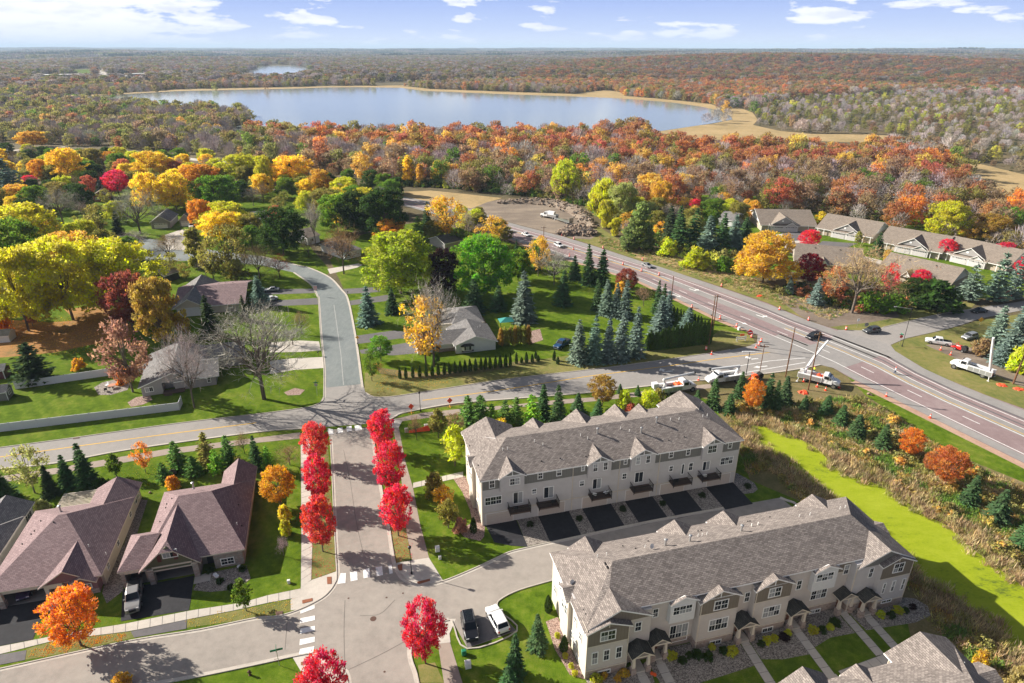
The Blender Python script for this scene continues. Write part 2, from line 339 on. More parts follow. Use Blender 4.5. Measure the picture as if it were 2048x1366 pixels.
def water(name, col, bscale, bstr):
    m, t, o = newmat(name)
    tcx = N(t, 'ShaderNodeTexCoord'); mpg = N(t, 'ShaderNodeMapping'); mpg.inputs['Scale'].default_value = (0.35, 1, 1); L(t, tcx.outputs['Object'], mpg.inputs[0])
    nz = N(t, 'ShaderNodeTexNoise', inp={'Scale': bscale, 'Detail': 3.0}); L(t, mpg.outputs[0], nz.inputs['Vector'])
    big = N(t, 'ShaderNodeTexNoise', inp={'Scale': 0.006, 'Detail': 4.0}); mp2 = N(t, 'ShaderNodeMapping'); mp2.inputs['Scale'].default_value = (0.5, 1.6, 1); L(t, tcx.outputs['Object'], mp2.inputs[0]); L(t, mp2.outputs[0], big.inputs['Vector'])
    b = bsdf(t, o, col, 0.11, 0, 0.55, bump=ma(t, 'MULTIPLY', nz.outputs[0], ramp(t, big.outputs[0], [(0.42, 0.25), (0.62, 1.0)])), bstr=bstr, bdist=0.3)
    b.inputs['IOR'].default_value = 1.33; MATS[name] = m; return m
lake_m = water('lake_water', (0.26, 0.30, 0.29), 0.06, 0.02)
# ------------------------------------------------------------------ terrain
def sstep(a, b, x):
    t = np.clip((x - a) / (b - a), 0, 1); return t * t * (3 - 2 * t)
def hfun(x, y):
    x = np.asarray(x, float); y = np.asarray(y, float); d = np.hypot(x, y)
    k = sstep(1500, 2600, d)
    h = 9 * np.sin(x / 610 + 0.8) * np.sin(y / 830 + 0.4) + 7 * np.sin(x / 1330 - y / 2100 + 2.1) + 5 * np.sin(x / 340 + y / 510) + 6
    h = h + 22 * np.exp(-(((x - 900) / 700) ** 2 + ((y - 2500) / 600) ** 2)) + 16 * np.exp(-(((x - 3600) / 2500) ** 2 + ((y - 7000) / 1800) ** 2))
    far = sstep(5000, 16000, d) * (14 + 12 * np.sin(x / 2300 + 0.5) + 10 * np.sin(x / 5100 + y / 7000 + 1.0))
    wet = sstep(0.25, 0.75, np.exp(-(((x + 880) / 1100) ** 2 + ((y - 2500) / 1150) ** 2)))
    return k * h * (1 - wet) + far
LAKE = [(40, 205), (75, 197), (225, 191), (350, 182.5), (470, 180), (585, 177.5), (650, 175), (710, 174.5), (800, 175.5), (850, 182), (1024, 189), (1150, 193), (1244, 197), (1344, 205), (1400, 213), (1439, 221), (1462, 233), (1464, 239), (1424, 247), (1370, 255), (1324, 262), (1200, 272), (1024, 276), (800, 276), (640, 272), (560, 272), (525, 270), (480, 279), (440, 284), (436, 270), (470, 254), (505, 243), (492, 231), (455, 232), (420, 224), (350, 222), (270, 213), (150, 206)]
LAKE2 = [(485, 151), (515, 134), (545, 129.5), (590, 131), (625, 136), (600, 142), (585, 147), (550, 151.5)]
LAKE3 = [(330, 145.5), (400, 141.5), (470, 140.5), (480, 143.5), (400, 147)]
POND_FAR = [(1280, 135), (1330, 133.5), (1390, 135), (1400, 137.5), (1330, 138)]
MARSH = [(1300, 268), (1334, 258), (1424, 248), (1466, 239), (1450, 222), (1474, 214), (1505, 225), (1516, 240), (1506, 250), (1560, 262), (1624, 268), (1720, 268), (1806, 273), (1778, 287), (1650, 283), (1524, 277), (1424, 280), (1350, 276)]
MARSH2 = [(-300, 207), (0, 196), (75, 192), (225, 187), (350, 179), (470, 176), (585, 174), (650, 171.5), (800, 171.5), (860, 178), (1024, 184), (1150, 188), (1210, 180), (1240, 184), (1250, 192), (1344, 200), (1420, 208), (1455, 220), (1439, 221), (1344, 205), (1244, 197), (1024, 189), (850, 182), (710, 174.5), (585, 177.5), (350, 182.5), (75, 197.5), (0, 203), (-300, 215)]
FIELD_R = [(1905, 322), (1960, 328), (2060, 352), (2250, 380), (2250, 430), (2060, 402), (1985, 385)]
FIELD_FAR = [(700, 166), (850, 163), (960, 165), (900, 171), (760, 172)]
FIELD_FAR2 = [(760, 113), (860, 110.5), (890, 112.5), (800, 116)]
FARF = []
LOT = [(940, 418), (975, 404), (1002, 399), (1045, 402), (1100, 406), (1140, 416), (1166, 432), (1192, 462), (1196, 470), (1180, 479), (1150, 477), (1100, 465), (1024, 446)]
GRASS_FAR = [(800, 384), (862, 381), (930, 388), (1004, 396), (975, 405), (944, 417), (900, 412), (835, 399), (800, 393)]
def plan(pp, z=0.0): return [G(x, y, z) for x, y in pp]
def sheet(name, pts, z, m, kind='structure', parent=None):
    me = bpy.data.meshes.new(name)
    P3 = [Vector((p[0], p[1], 0)) for p in pts]
    tr = tessellate_polygon([P3])
    f = []
    for a, b, c in tr:
        n = (P3[b] - P3[a]).cross(P3[c] - P3[a]).z
        f.append((a, b, c) if n > 0 else (a, c, b))
    me.from_pydata([(p[0], p[1], z) for p in pts], [], f); me.materials.append(m); me.update()
    return tag(link(name, me, parent), kind=kind if parent is None else None)
def inside(P, poly):
    """P: (n,2) array; even-odd test"""
    x, y = P[:, 0], P[:, 1]; r = np.zeros(len(P), bool); n = len(poly)
    for i in range(n):
        x1, y1 = poly[i]; x2, y2 = poly[(i + 1) % n]
        c = (y1 > y) != (y2 > y)
        with np.errstate(divide='ignore', invalid='ignore'):
            xi = (x2 - x1) * (y - y1) / (y2 - y1 + 1e-12) + x1
        r ^= c & (x < xi)
    return r
# one sheet of land to the horizon: rings round the viewer
radii = [0, 25, 50, 80, 120, 170, 240, 330, 450, 600, 800, 1000, 1200, 1400, 1600, 1800, 2000, 2250, 2500, 2800, 3100, 3500, 4000, 4600, 5300, 6200, 7400, 9000, 11000, 14000, 18000, 24000, 34000, 60000]
NA = 180; tv = [(0, 0, 0)]; tf = []
for r in radii[1:]:
    for k in range(NA):
        a = 2 * math.pi * k / NA; x, y = r * math.sin(a), r * math.cos(a); tv.append((x, y, float(hfun(x, y)) if r < 30000 else 0.0))
for k in range(NA): tf.append((0, 1 + (k + 1) % NA, 1 + k))
for i in range(len(radii) - 2):
    for k in range(NA):
        a, b = 1 + i * NA + k, 1 + i * NA + (k + 1) % NA; tf.append((a, b, b + NA, a + NA))
me = bpy.data.meshes.new('terrain'); me.from_pydata(tv, [], tf); me.materials.append(terrain_m); me.polygons.foreach_set('use_smooth', [True] * len(tf))
tag(link('terrain', me), kind='structure')
Z = 0.006
def px_sheet(name, pp, lvl, m): return sheet(name, plan(pp), lvl * Z, m)
# ------------------------------------------------------------------ water, marsh, fields (far ground)
sheet('lake', plan(LAKE), 0.10, lake_m); sheet('distant_lake', plan(LAKE2), 0.15, lake_m); sheet('distant_pond', plan(LAKE3), 0.15, lake_m); 
def far_sheet(name, pp, m, dz=1.5):
    q = []
    for x, y in pp:
        a, b = G(x, y); h = float(hfun(a, b)); a, b = G(x, y, h + dz); q.append((a, b, float(hfun(a, b)) + dz))
    zz = max(p[2] for p in q); return sheet(name, [(p[0], p[1]) for p in q], zz, m)
sheet('marsh', plan(MARSH), 0.06, field_m); sheet('reed_shore', plan(MARSH2), 0.05, field_m); sheet('meadow', plan(FIELD_R), 0.05, field_m)
sheet('far_meadow', plan(FIELD_FAR), 0.06, field_m); far_sheet('far_field', FIELD_FAR2, field_m, 3)
far_sheet('far_field', [(1140, 106.5), (1180, 105.3), (1185, 106.6), (1150, 107.6)], field_m, 4); far_sheet('far_field', [(640, 112), (700, 110.5), (735, 111.5), (680, 113.4)], field_m, 4)
sheet('far_green', plan([(140, 140), (185, 138), (190, 148), (150, 150)]), 0.2, grass_m)
sheet('clearing', plan([(180, 243), (240, 236), (262, 240), (215, 253), (190, 253)]), 0.06, grass2_m)
for q_ in ([(900, 128), (990, 126), (1010, 128.5), (930, 130)], [(330, 117), (420, 115.5), (440, 117.5), (350, 119)], [(1290, 111), (1380, 110), (1390, 111.6), (1300, 112.6)], [(560, 122.5), (640, 121.5), (650, 123.5), (580, 124.5)], [(80, 112), (170, 110.5), (190, 112), (100, 113.6)]): FARF.append(q_); far_sheet('far_field', q_, field_m if q_[0][0] % 20 else grass2_m, 2)
px_sheet('gravel_track', [(0, 299.5), (30, 299.5), (130, 293), (130, 294.2), (30, 301.5), (0, 302)], 4, conc_m)
px_sheet('gravel_track', [(222, 301), (300, 308), (345, 311.5), (400, 318), (452, 323.5), (452, 327), (395, 322), (345, 316), (300, 311), (222, 304)], 4, conc_m)
# ------------------------------------------------------------------ lawns and rough ground near
px_sheet('lawn', [(-900, 480), (0, 470), (400, 455), (600, 470), (660, 540), (640, 575), (640, 600), (648, 735), (650, 797), (630, 812), (600, 818), (512, 830), (357, 848), (150, 877), (0, 897), (-700, 985)], 1, grass_m)
px_sheet('lawn', [(-900, 380), (0, 372), (420, 368), (760, 402), (770, 445), (640, 482), (0, 485), (-900, 495)], 0.5, grass_m)
px_sheet('lawn', [(660, 520), (720, 470), (850, 440), (1000, 480), (1140, 521), (1274, 561), (1364, 604), (1436, 639), (1500, 668), (1512, 686), (1461, 701), (1399, 711), (1219, 736), (1024, 758), (887, 778), (812, 791), (774, 795), (745, 795), (728, 786), (726, 775), (712, 675), (697, 600), (684, 570)], 1, grass_m)
px_sheet('lawn', [(-700, 1010), (0, 935), (262, 897), (512, 864), (660, 852), (800, 825), (1024, 797), (1174, 785), (1301, 771), (1394, 761), (1420, 800), (1470, 860), (1500, 960), (1620, 1010), (1720, 1040), (1850, 1180), (1900, 1400), (1700, 1900), (-500, 1900)], 1, grass_m)
px_sheet('rough_bank', [(1301, 771), (1394, 761), (1536, 742), (1640, 728), (1666, 737), (1711, 763), (1746, 778), (1868, 839), (2048, 927), (2500, 1150), (2500, 1700), (1900, 1900), (1850, 1400), (1800, 1180), (1640, 1020), (1500, 960), (1470, 880), (1420, 800)], 2, rough_m)
px_sheet('verge', [(1690, 748), (1746, 779), (1868, 841), (2048, 929), (2500, 1152), (2500, 1260), (2048, 965), (1950, 925), (1880, 895), (1800, 835), (1730, 790)], 3, grass_m)
px_sheet('dry_verge', [(730, 745), (760, 750), (830, 752), (900, 752), (1024, 728), (1100, 716), (1180, 705), (1330, 700), (1400, 690), (1440, 660), (1500, 668), (1512, 686), (1461, 702), (1399, 712), (1219, 737), (1024, 759), (887, 779), (812, 792), (774, 796), (745, 796), (728, 787)], 2, grass2_m)
px_sheet('leaf_litter', [(-60, 655), (20, 640), (100, 645), (190, 638), (270, 650), (262, 678), (180, 690), (110, 705), (40, 712), (-60, 720)], 2, litter_m)
px_sheet('leaf_litter', [(128, 618), (200, 612), (262, 630), (250, 652), (160, 650)], 3, litter_m)
px_sheet('lawn', [(1490, 560), (1560, 540), (1700, 560), (1900, 600), (2100, 590), (2300, 560), (2300, 440), (1900, 400), (1400, 390), (1350, 440), (1420, 520)], 1, grass_m)
px_sheet('verge', [(1040, 440), (1124, 471), (1204, 496), (1274, 519), (1434, 571), (1536, 606), (1618, 641), (1676, 659), (1726, 662), (1766, 656), (1873, 631), (1936, 621), (1960, 600), (1800, 618), (1700, 620), (1600, 590), (1500, 555), (1430, 530), (1330, 500), (1240, 480), (1200, 455), (1120, 430)], 2, grass2_m)
px_sheet('dirt_verge', [(1600, 632), (1618, 641), (1660, 654), (1740, 645), (1800, 634), (1790, 622), (1700, 618), (1600, 590), (1540, 575), (1560, 600)], 3, dirt_m)
px_sheet('verge', [(1781, 691), (1811, 678), (1856, 668), (1898, 658), (1925, 651), (1960, 640), (2300, 590), (2400, 900), (2048, 817), (1971, 791), (1861, 746), (1790, 704)], 2, grass2_m)
px_sheet('dirt_patch', [(1850, 690), (1900, 684), (1960, 700), (1990, 730), (2048, 745), (2120, 770), (2100, 785), (2040, 772), (1990, 750), (1950, 735), (1900, 712)], 3, dirt_m)
px_sheet('gravel_lot', LOT, 3, dirt_m); px_sheet('far_verge', GRASS_FAR, 2, field_m)
px_sheet('dirt_patch', [(1430, 700), (1470, 690), (1510, 687), (1500, 700), (1450, 712)], 3, rough_m)
px_sheet('field_edge', [(1258, 500), (1330, 502), (1420, 530), (1480, 552), (1440, 560), (1340, 530), (1270, 515)], 3, field_m)
# ------------------------------------------------------------------ roads
NE = [(700, 374), (760, 384), (824, 397), (882, 407), (917, 411), (947, 420), (1024, 447), (1124, 472), (1204, 497), (1274, 520), (1324, 535), (1434, 572), (1536, 607), (1618, 642), (1676, 660)]
NE2 = [(1790, 702), (1861, 745), (1971, 790), (2048, 818), (2300, 925), (2600, 1060)]
SW = [(690, 385), (760, 401), (832, 417), (930, 449), (1040, 485), (1140, 520), (1274, 560), (1364, 602.5), (1436, 637.5), (1491, 660)]
SW2 = [(1666, 736), (1711, 762), (1746, 778), (1868, 838), (2048, 927), (2300, 1055), (2600, 1210)]
hw = NE + [(1726, 661), (1781, 690)] + NE2 + SW2[::-1] + [(1641, 730), (1560, 712), (1530, 680), (1515, 671)] + SW[::-1]
road_hw = px_sheet('highway', hw, 5, hwy_m)
def lerp_line(A, B, t):
    """line a fraction t of the way from edge A to edge B, both resampled in plan"""
    def res(P, n=40):
        P = np.array(P); d = np.r_[0, np.cumsum(np.hypot(*np.diff(P, axis=0).T))]; s = np.linspace(0, d[-1], n)
        return np.c_[np.interp(s, d, P[:, 0]), np.interp(s, d, P[:, 1])]
    a, b = res(A), res(B); return [tuple(p) for p in a * (1 - t) + b * t]
HN = plan(NE + [(1726, 680)] + NE2); HS = plan(SW + [(1580, 697)] + SW2)
def band(name, c0, w, lvl, m, parent=None, kind='structure'):
    a = offset_line(c0, -w / 2); b = offset_line(c0, w / 2); me = bpy.data.meshes.new(name)
    n = len(a); me.from_pydata([(*p, lvl * Z) for p in a] + [(*p, lvl * Z) for p in b], [], [(i, i + 1, n + i + 1, n + i) for i in range(n - 1)])
    me.materials.append(m); return tag(link(name, me, parent), kind=None if parent else kind)
def dashes(line, on, off, start=0.0):
    P = np.array(line); d = np.r_[0, np.cumsum(np.hypot(*np.diff(P, axis=0).T))]; s = start
    while s + on < d[-1]:
        q = np.linspace(s, s + on, 3); yield list(zip(np.interp(q, d, P[:, 0]), np.interp(q, d, P[:, 1]))); s += on + off
# grey shoulders and worn centre lanes lie on the red surface
band('shoulder', lerp_line(HN, HS, 0.10), 3.4, 6, hwyg_m); band('shoulder', lerp_line(HN, HS, 0.93), 2.4, 6, hwyg_m)
band('worn_lane', lerp_line(HN, HS, 0.475), 3.3, 6, hwyg_m)
px_sheet('intersection', [(1676, 660), (1726, 661), (1781, 690), (1790, 702), (1830, 727), (1760, 712), (1690, 735), (1666, 736), (1641, 730), (1560, 712), (1530, 680), (1560, 668), (1620, 690), (1660, 680)], 7, hwyg_m)
for t_, m_, w_ in ((0.245, paintw_m, 0.22), (0.40, paintw_m, 0.2), (0.85, paintw_m, 0.22)):
    band('lane_line', lerp_line(HN, HS, t_), w_, 8, m_, road_hw)
nfull = lerp_line(HN, HS, 0.50); band('centre_line', nfull[:24], 0.36, 8, painto_m, road_hw); band('centre_line', nfull[28:], 0.2, 8, painty_m, road_hw); band('centre_line', lerp_line(HN, HS, 0.535)[28:], 0.2, 8, paintw_m, road_hw)
for d in dashes(lerp_line(HN, HS, 0.68), 3.5, 9): band('lane_dash', d, 0.2, 8, paintw_m, road_hw)
SIDE_L = [(1676, 660), (1726, 661), (1766, 655), (1873, 630), (1936, 620), (1986, 612), (2048, 602), (2300, 565)]
SIDE_R = [(1781, 690), (1811, 677), (1856, 667), (1898, 657), (1923, 650), (1958, 638), (2048, 620), (2300, 582)]
px_sheet('side_road', SIDE_L + SIDE_R[::-1], 8, collector_m)
COL_S = [(-700, 1035), (0, 938), (110, 927), (262, 899), (512, 865), (602, 858), (640, 855)]
COL_S2 = [(770, 845), (790, 834), (812, 825), (912, 807), (1024, 798), (1174, 786), (1301, 772), (1394, 762), (1536, 747), (1600, 738), (1641, 730)]
COL_N = [(-700, 985), (0, 896), (150, 876), (357, 847), (512, 829), (600, 817.5), (630, 811), (645, 803), (648, 797)]
COL_N2 = [(726, 775), (731, 786), (747, 794), (774, 794.5), (812, 790), (887, 778), (1024, 757.5), (1219, 735), (1399, 710), (1461, 700), (1499, 692), (1514, 685), (1515, 671)]
road_c = px_sheet('collector_road', COL_S + COL_S2 + [(1600, 700)] + COL_N2[::-1] + COL_N[::-1], 6, collector_m)
cl_ = lerp_line(plan([(-700, 1010), (0, 918), (262, 875), (512, 845)]), plan([(-700, 1010), (0, 918), (262, 875), (512, 845)]), 0.5)
band('centre_line', plan([(-700, 1012), (25, 911), (120, 897.5), (262, 878), (400, 860), (512, 846)]), 0.28, 8, painty_m, road_c)
band('centre_line', plan([(845, 801), (960, 786), (1024, 777), (1174, 753), (1330, 733), (1440, 717), (1540, 705)]), 0.28, 8, painty_m, road_c)
band('lane_line', plan([(1460, 735), (1540, 722), (1611, 716)]), 0.2, 8, paintw_m, road_c); band('lane_line', plan([(1450, 752), (1540, 737), (1611, 725)]), 0.2, 8, paintw_m, road_c)
UP_L = [(648, 797), (648, 735), (642, 675), (637, 600), (634, 592), (622, 570), (587, 545), (520, 530), (420, 522), (330, 522), (240, 520)]
UP_R = [(726, 775), (712, 675), (697, 600), (684, 580), (660, 555), (622, 537), (594, 530), (520, 512), (420, 500), (330, 482), (240, 470)]
road_u = px_sheet('upper_street', UP_L + UP_R[::-1], 5, upper_m)
px_sheet('upper_street', [(640, 806), (648, 790), (648, 776), (726, 768), (731, 786), (760, 800)], 7, collector_m)
# tan residential street, local road and rear lane in one sheet of asphalt
ST_W = [(655, 868), (661, 875), (665, 950), (668, 1020), (672, 1100), (674.7, 1152), (670, 1168), (660, 1183), (643, 1198), (604, 1218), (558, 1233), (512, 1237), (400, 1260), (274, 1280), (140, 1308), (0, 1339), (-500, 1450)]
ST_SW = [(-500, 1500), (0, 1405), (180, 1386), (338, 1364), (512, 1329), (584, 1313), (625, 1307), (655, 1316), (683, 1338), (697, 1366), (705, 1500), (720, 1900)]
ST_E = [(768, 1900), (850, 1500), (836, 1366), (822, 1318), (823, 1290), (842, 1262), (872, 1246), (898, 1240), (905, 1242), (935, 1297), (1033, 1262), (1000, 1225), (993, 1210), (1001, 1198), (1037, 1180), (1105, 1158)]
ST_E = [(868, 1900), (850, 1500), (836, 1366), (822, 1318), (823, 1290), (842, 1262), (872, 1246), (898, 1240), (905, 1242), (935, 1297), (1033, 1262), (1000, 1225), (993, 1210), (1001, 1198), (1037, 1180), (1105, 1160)]
LANE_END = [(1240, 1118), (1400, 1080), (1589, 1018), (1560.5, 995.5)]
LANE_N = [(1560.5, 995.5), (1447, 1016), (1280, 1047), (1100, 1086), (1056, 1096), (1019, 1105), (989, 1119), (944, 1140), (884, 1164), (840, 1171), (811, 1160), (798, 1146), (788, 1119), (777, 1050), (766, 995), (755, 930), (745, 870), (742, 862)]
road_s = px_sheet('residential_street', ST_W + ST_SW + ST_E + LANE_END + LANE_N[1:] + [(742, 855), (655, 860)], 7, street_m)
px_sheet('parking_pad', [(921, 1245), (934.5, 1296), (1032, 1261.5), (1001, 1227)], 8, drive_m)
# gutters and kerbs
kerb_root = None
def kerb(pp, side=1, gut=True, lvl=9, w=0.4, name='kerb'):
    c0 = smooth_line(plan(pp), 4)
    if gut: band('gutter', offset_line(c0, side * w / 2), w, lvl, gutter_m)
    b = MB(); b.strip(c0, -0.16 * side, 0.0, 0.13, 0)
    tag(b.build(name, gutter_m), kind='structure')
kerb(ST_W[1:8] + ST_W[8:], 1); kerb(ST_SW[:12], 1); kerb(ST_E[1:8], 1); kerb(LANE_N[1:18], 1)
kerb(ST_E[8:], 1, gut=False); kerb([(1105, 1161), (1240, 1119), (1400, 1081), (1588, 1018.5), (1560.5, 995)], 1)
kerb(COL_S[1:], 1, gut=True); kerb(COL_S2, 1); kerb(COL_N[1:], -1, gut=False); kerb(COL_N2[1:10], -1, gut=False)
kerb(UP_L[:7], -1); kerb(UP_R[:8], 1)
kerb(SIDE_L[2:6], -1, gut=False)
# crossings and other marks
def mark(pp, m, name, parent, lvl=11): return sheet(name, plan(pp), lvl * Z, m, parent=parent)
Q5 = lambda X, Y: (500 + X / 5.553, 1120 + Y / 5.553)
for q in (((1005, 150), (1066, 148), (1060, 258), (970, 270)), ((1110, 140), (1190, 122), (1195, 225), (1118, 240)), ((1257, 110), (1328, 95), (1334, 192), (1262, 207)), ((1395, 85), (1467, 72), (1478, 170), (1408, 182)), ((1537, 63), (1573, 54), (1586, 150), (1550, 158)),
          ((560, 570), (718, 500), (720, 540), (560, 600)), ((560, 652), (720, 620), (722, 670), (556, 708)), ((560, 765), (720, 735), (722, 786), (556, 824)), ((556, 885), (720, 855), (722, 912), (550, 950)), ((556, 992), (716, 960), (700, 1030), (544, 1050))):
    mark([Q5(*p) for p in q], paintw_m, 'crosswalk_stripe', road_s)
for q in (((656, 857), (666, 859), (667, 869), (656, 869)), ((675, 857), (685, 855), (686, 865), (676, 867)), ((693, 854), (703, 852), (704, 862), (694, 864)), ((709, 852), (722, 850), (724, 860), (711, 862))): mark(q, paintw_m, 'crosswalk_stripe', road_s)
for q in (((855, 192), (905, 188), (906, 268), (858, 270)), ((580, 450), (694, 426), (694, 458), (582, 488)), ((565, 1138), (704, 1108), (704, 1140), (567, 1174)), ((1640, 58), (1690, 45), (1692, 118), (1645, 124)), ((1856, 245), (1999, 210), (1999, 236), (1860, 278))):
    mark([Q5(*p) for p in q], paver_m, 'tactile_pad', road_s, 13)
def disc(px_, py_, r, m, name, parent, lvl=10):
    x, y = G(px_, py_); return sheet(name, [(x + r * math.cos(a), y + r * math.sin(a)) for a in np.linspace(0, 2 * math.pi, 15)[:-1]], lvl * Z, m, parent=parent)
disc(746.5, 1238, 0.42, iron_m, 'manhole_cover', road_s)
for p in ((697, 1197), (773, 1195.5), (806, 1187), (769, 1344)): disc(*p, 0.14, iron_m, 'valve_cover', road_s)
for q in (((286, 578), (364, 570), (362, 604), (286, 620)), ((268, 1106), (350, 1094), (348, 1118), (270, 1134)), ((945, 0), (972, 0), (972, 40), (948, 44))): mark([Q5(*p) for p in q], iron_m, 'storm_grate', road_s, 14)
mark([(784.5, 1100), (788, 1099), (790, 1105.5), (786.5, 1107)], iron_m, 'storm_grate', road_s, 14)
mark([(146, 875.5), (159, 873.5), (159, 877), (146, 879)], iron_m, 'storm_grate', road_c, 14)
# turn arrows painted on the roads: shaft and head
def arrow(px_, py_, ang, turn, parent, s=1.0):
    x, y = G(px_, py_); b = []
    pts = [(-1.3, -0.12), (0.2, -0.12), (0.2, -0.42), (1.2, 0.0), (0.2, 0.42), (0.2, 0.12), (-1.3, 0.12)]
    if turn: pts = [(-1.3, -0.12), (0.35, -0.12), (0.35, 0.55 * turn), (0.75, 0.55 * turn), (0.2, 1.3 * turn), (-0.4, 0.55 * turn), (-0.02, 0.55 * turn), (-0.02, 0.12), (-1.3, 0.12)]
    c, s_ = math.cos(ang), math.sin(ang)
    return sheet('turn_arrow', [(x + s * (c * p[0] - s_ * p[1]), y + s * (s_ * p[0] + c * p[1])) for p in pts], 12 * Z, paintw_m, parent=parent)
ha = math.atan2(HN[12][1] - HN[8][1], HN[12][0] - HN[8][0])
for a in ((1388, 581, ha, 1), (1354, 592, ha, 0), (1524, 634, ha, 1), (1485, 646, ha, 0)): arrow(*a, road_hw, 1.5)
for a in ((1330, 744, 3.35, -1), (1502, 719, 3.35, -1), (1520, 734, 3.35, 0)): arrow(*a, road_c, 1.5)
# fine cracks and tar lines in the asphalt
tar_m = plain('tar_line', (0.13, 0.115, 0.10), 0.8)
for pp in ([(690, 1201), (688, 1260), (690, 1330), (696, 1420)], [(697, 1340), (760, 1310), (812, 1282)], [(720, 1232), (760, 1228), (790, 1200)], [(575, 1237), (570, 1300)], [(687, 900), (700, 960), (712, 1040), (727, 1110)]):
    band('tar_line', smooth_line(plan(pp), 5), 0.06, 9, tar_m, road_s)
light_m = mottled('worn_line', [(0.25, 0.26, 0.25), (0.32, 0.32, 0.31), (0.38, 0.38, 0.36)], (0.4, 2.0, 9.0), 0.9)
band('seam_line', plan([(668, 610), (675, 660), (682, 710), (687, 770)]), 0.2, 7, light_m, road_u)
band('tyre_mark', lerp_line(HN, HS, 0.33)[24:], 0.5, 7, drive_m, road_hw); band('tyre_mark', lerp_line(HN, HS, 0.20)[26:], 0.7, 7, drive_m, road_hw); band('tyre_mark', lerp_line(HN, HS, 0.74)[20:30], 0.5, 7, drive_m, road_hw)
band('gravel_edge', offset_line(plan(SW2[1:]), -0.9), 1.8, 6, redgravel_m); band('gravel_edge', offset_line(plan(SW[3:]), -0.8), 1.5, 6, redgravel_m)
# ------------------------------------------------------------------ walks: every slab its own piece
slab_cache = {}
def walk(name, left, right, step=1.5, m=conc_m, z=0.03, slabs=True, joint=0.045):
    """walk between two plan edges, cut into slabs"""
    a = np.array(left, float); b = np.array(right, float)
    def res(P, n):
        d = np.r_[0, np.cumsum(np.hypot(*np.diff(P, axis=0).T))]; s = np.linspace(0, d[-1], n); return np.c_[np.interp(s, d, P[:, 0]), np.interp(s, d, P[:, 1])]
    ln = np.hypot(*np.diff((a[[0, -1]] + b[[0, -1]]) / 2, axis=0)[0]); n = max(1, int(round(ln / step)))
    A, B = res(a, n + 1), res(b, n + 1)
    base = sheet(name, [tuple(p) for p in A] + [tuple(p) for p in B[::-1]], z, drive_m if slabs else m)
    if slabs:
        for i in range(n):
            c = (A[i] + A[i + 1] + B[i] + B[i + 1]) / 4
            def sh(p): return tuple(c + (p - c) * (1 - joint))
            q = [sh(A[i]), sh(B[i]), sh(B[i + 1]), sh(A[i + 1])]
            if np.cross(np.array(q[1]) - q[0], np.array(q[2]) - q[0]) < 0: q = q[::-1]
            zz = z + 0.012 + 0.006 * rnd.random()
            MB().hexa([(*p, z - 0.02) for p in q], [(*p, zz) for p in q]).build('slab', m, base)
    return base
walk('sidewalk', plan([(601, 868), (602, 980), (602.5, 1090), (601.5, 1176)]), plan([(620, 868), (624, 980), (625, 1090), (623, 1160)]))
walk('sidewalk', plan([(602, 1177), (534, 1191), (484, 1205.5), (381, 1221), (245, 1248.5), (164, 1261), (0, 1293), (-60, 1304)]), plan([(602, 1194), (534, 1206.5), (470, 1221), (374, 1239.5), (263, 1262.5), (107, 1282), (0, 1309), (-60, 1321)]))
px_sheet('corner_apron', [(601.5, 1174), (624, 1160), (672.6, 1143), (675, 1152), (670, 1168), (660, 1183), (643, 1198), (604, 1218), (581.5, 1221), (581, 1200), (602, 1180)], 6, conc_m)
px_sheet('corner_apron', [(584, 1313), (625, 1308), (655, 1317), (683, 1338), (697, 1366), (705, 1500), (640, 1500), (617, 1390), (603, 1345)], 6, conc_m)
px_sheet('corner_apron', [(788, 1127), (824.6, 1121), (857.8, 1115.6), (887, 1163), (840, 1170), (811, 1159), (798, 1145)], 8, conc_m)
px_sheet('corner_apron', [(887, 1239), (912, 1238), (899, 1268), (901, 1285), (875.6, 1288), (868, 1262), (860, 1252)], 8, conc_m)
px_sheet('corner_apron', [(782, 838), (805, 842), (797, 856), (784, 856), (776, 848)], 8, conc_m)
px_sheet('trail', [(797, 853), (811, 924), (826, 976), (840, 1048), (858, 1115.6), (824.6, 1121), (813, 1065), (806, 990), (799, 924), (786, 855)], 6, trail_m)
px_sheet('trail', [(875.6, 1287), (900, 1285), (925, 1366), (970, 1520), (925, 1520), (888, 1366)], 6, trail_m)
px_sheet('trail', [(-300, 1010), (0, 966), (125, 946), (250, 925), (337.5, 909), (512, 886), (601, 877), (600, 865), (512, 876), (337.5, 897.5), (252, 912), (125, 934), (0, 953), (-300, 995)], 6, trail_m)
px_sheet('trail', [(784, 839), (844, 826), (924, 817.5), (1024, 810), (1124, 799), (1184, 795), (1310, 780), (1420, 768), (1425, 776), (1310, 790), (1174, 804), (1024, 815.5), (962, 824), (869, 834), (805, 842.5)], 6, trail_m)
walk('front_walk', plan([(826, 966), (926.5, 943)]), plan([(826, 976.5), (926.5, 954)]))
# verge strips of browner grass by the kerbs
px_sheet('boulevard', [(625, 1090), (640, 1085), (668, 1085), (672, 1142), (624, 1159)], 4, grass2_m)
px_sheet('boulevard', [(626, 870), (655, 870), (668, 1085), (626, 1090)], 4, grass2_m)
px_sheet('boulevard', [(766, 1000), (805, 995), (813, 1065), (824, 1120), (790, 1126), (778, 1050)], 4, grass2_m)
px_sheet('boulevard', [(836, 1330), (870, 1325), (888, 1366), (840, 1366)], 4, grass2_m)
px_sheet('boulevard', [(374, 1240), (470, 1222), (580, 1200), (581, 1222), (512, 1236), (374, 1256)], 4, grass2_m)
px_sheet('boulevard', [(52, 1298), (107, 1283), (263, 1263), (270, 1275), (140, 1304), (50, 1320)], 4, grass2_m)
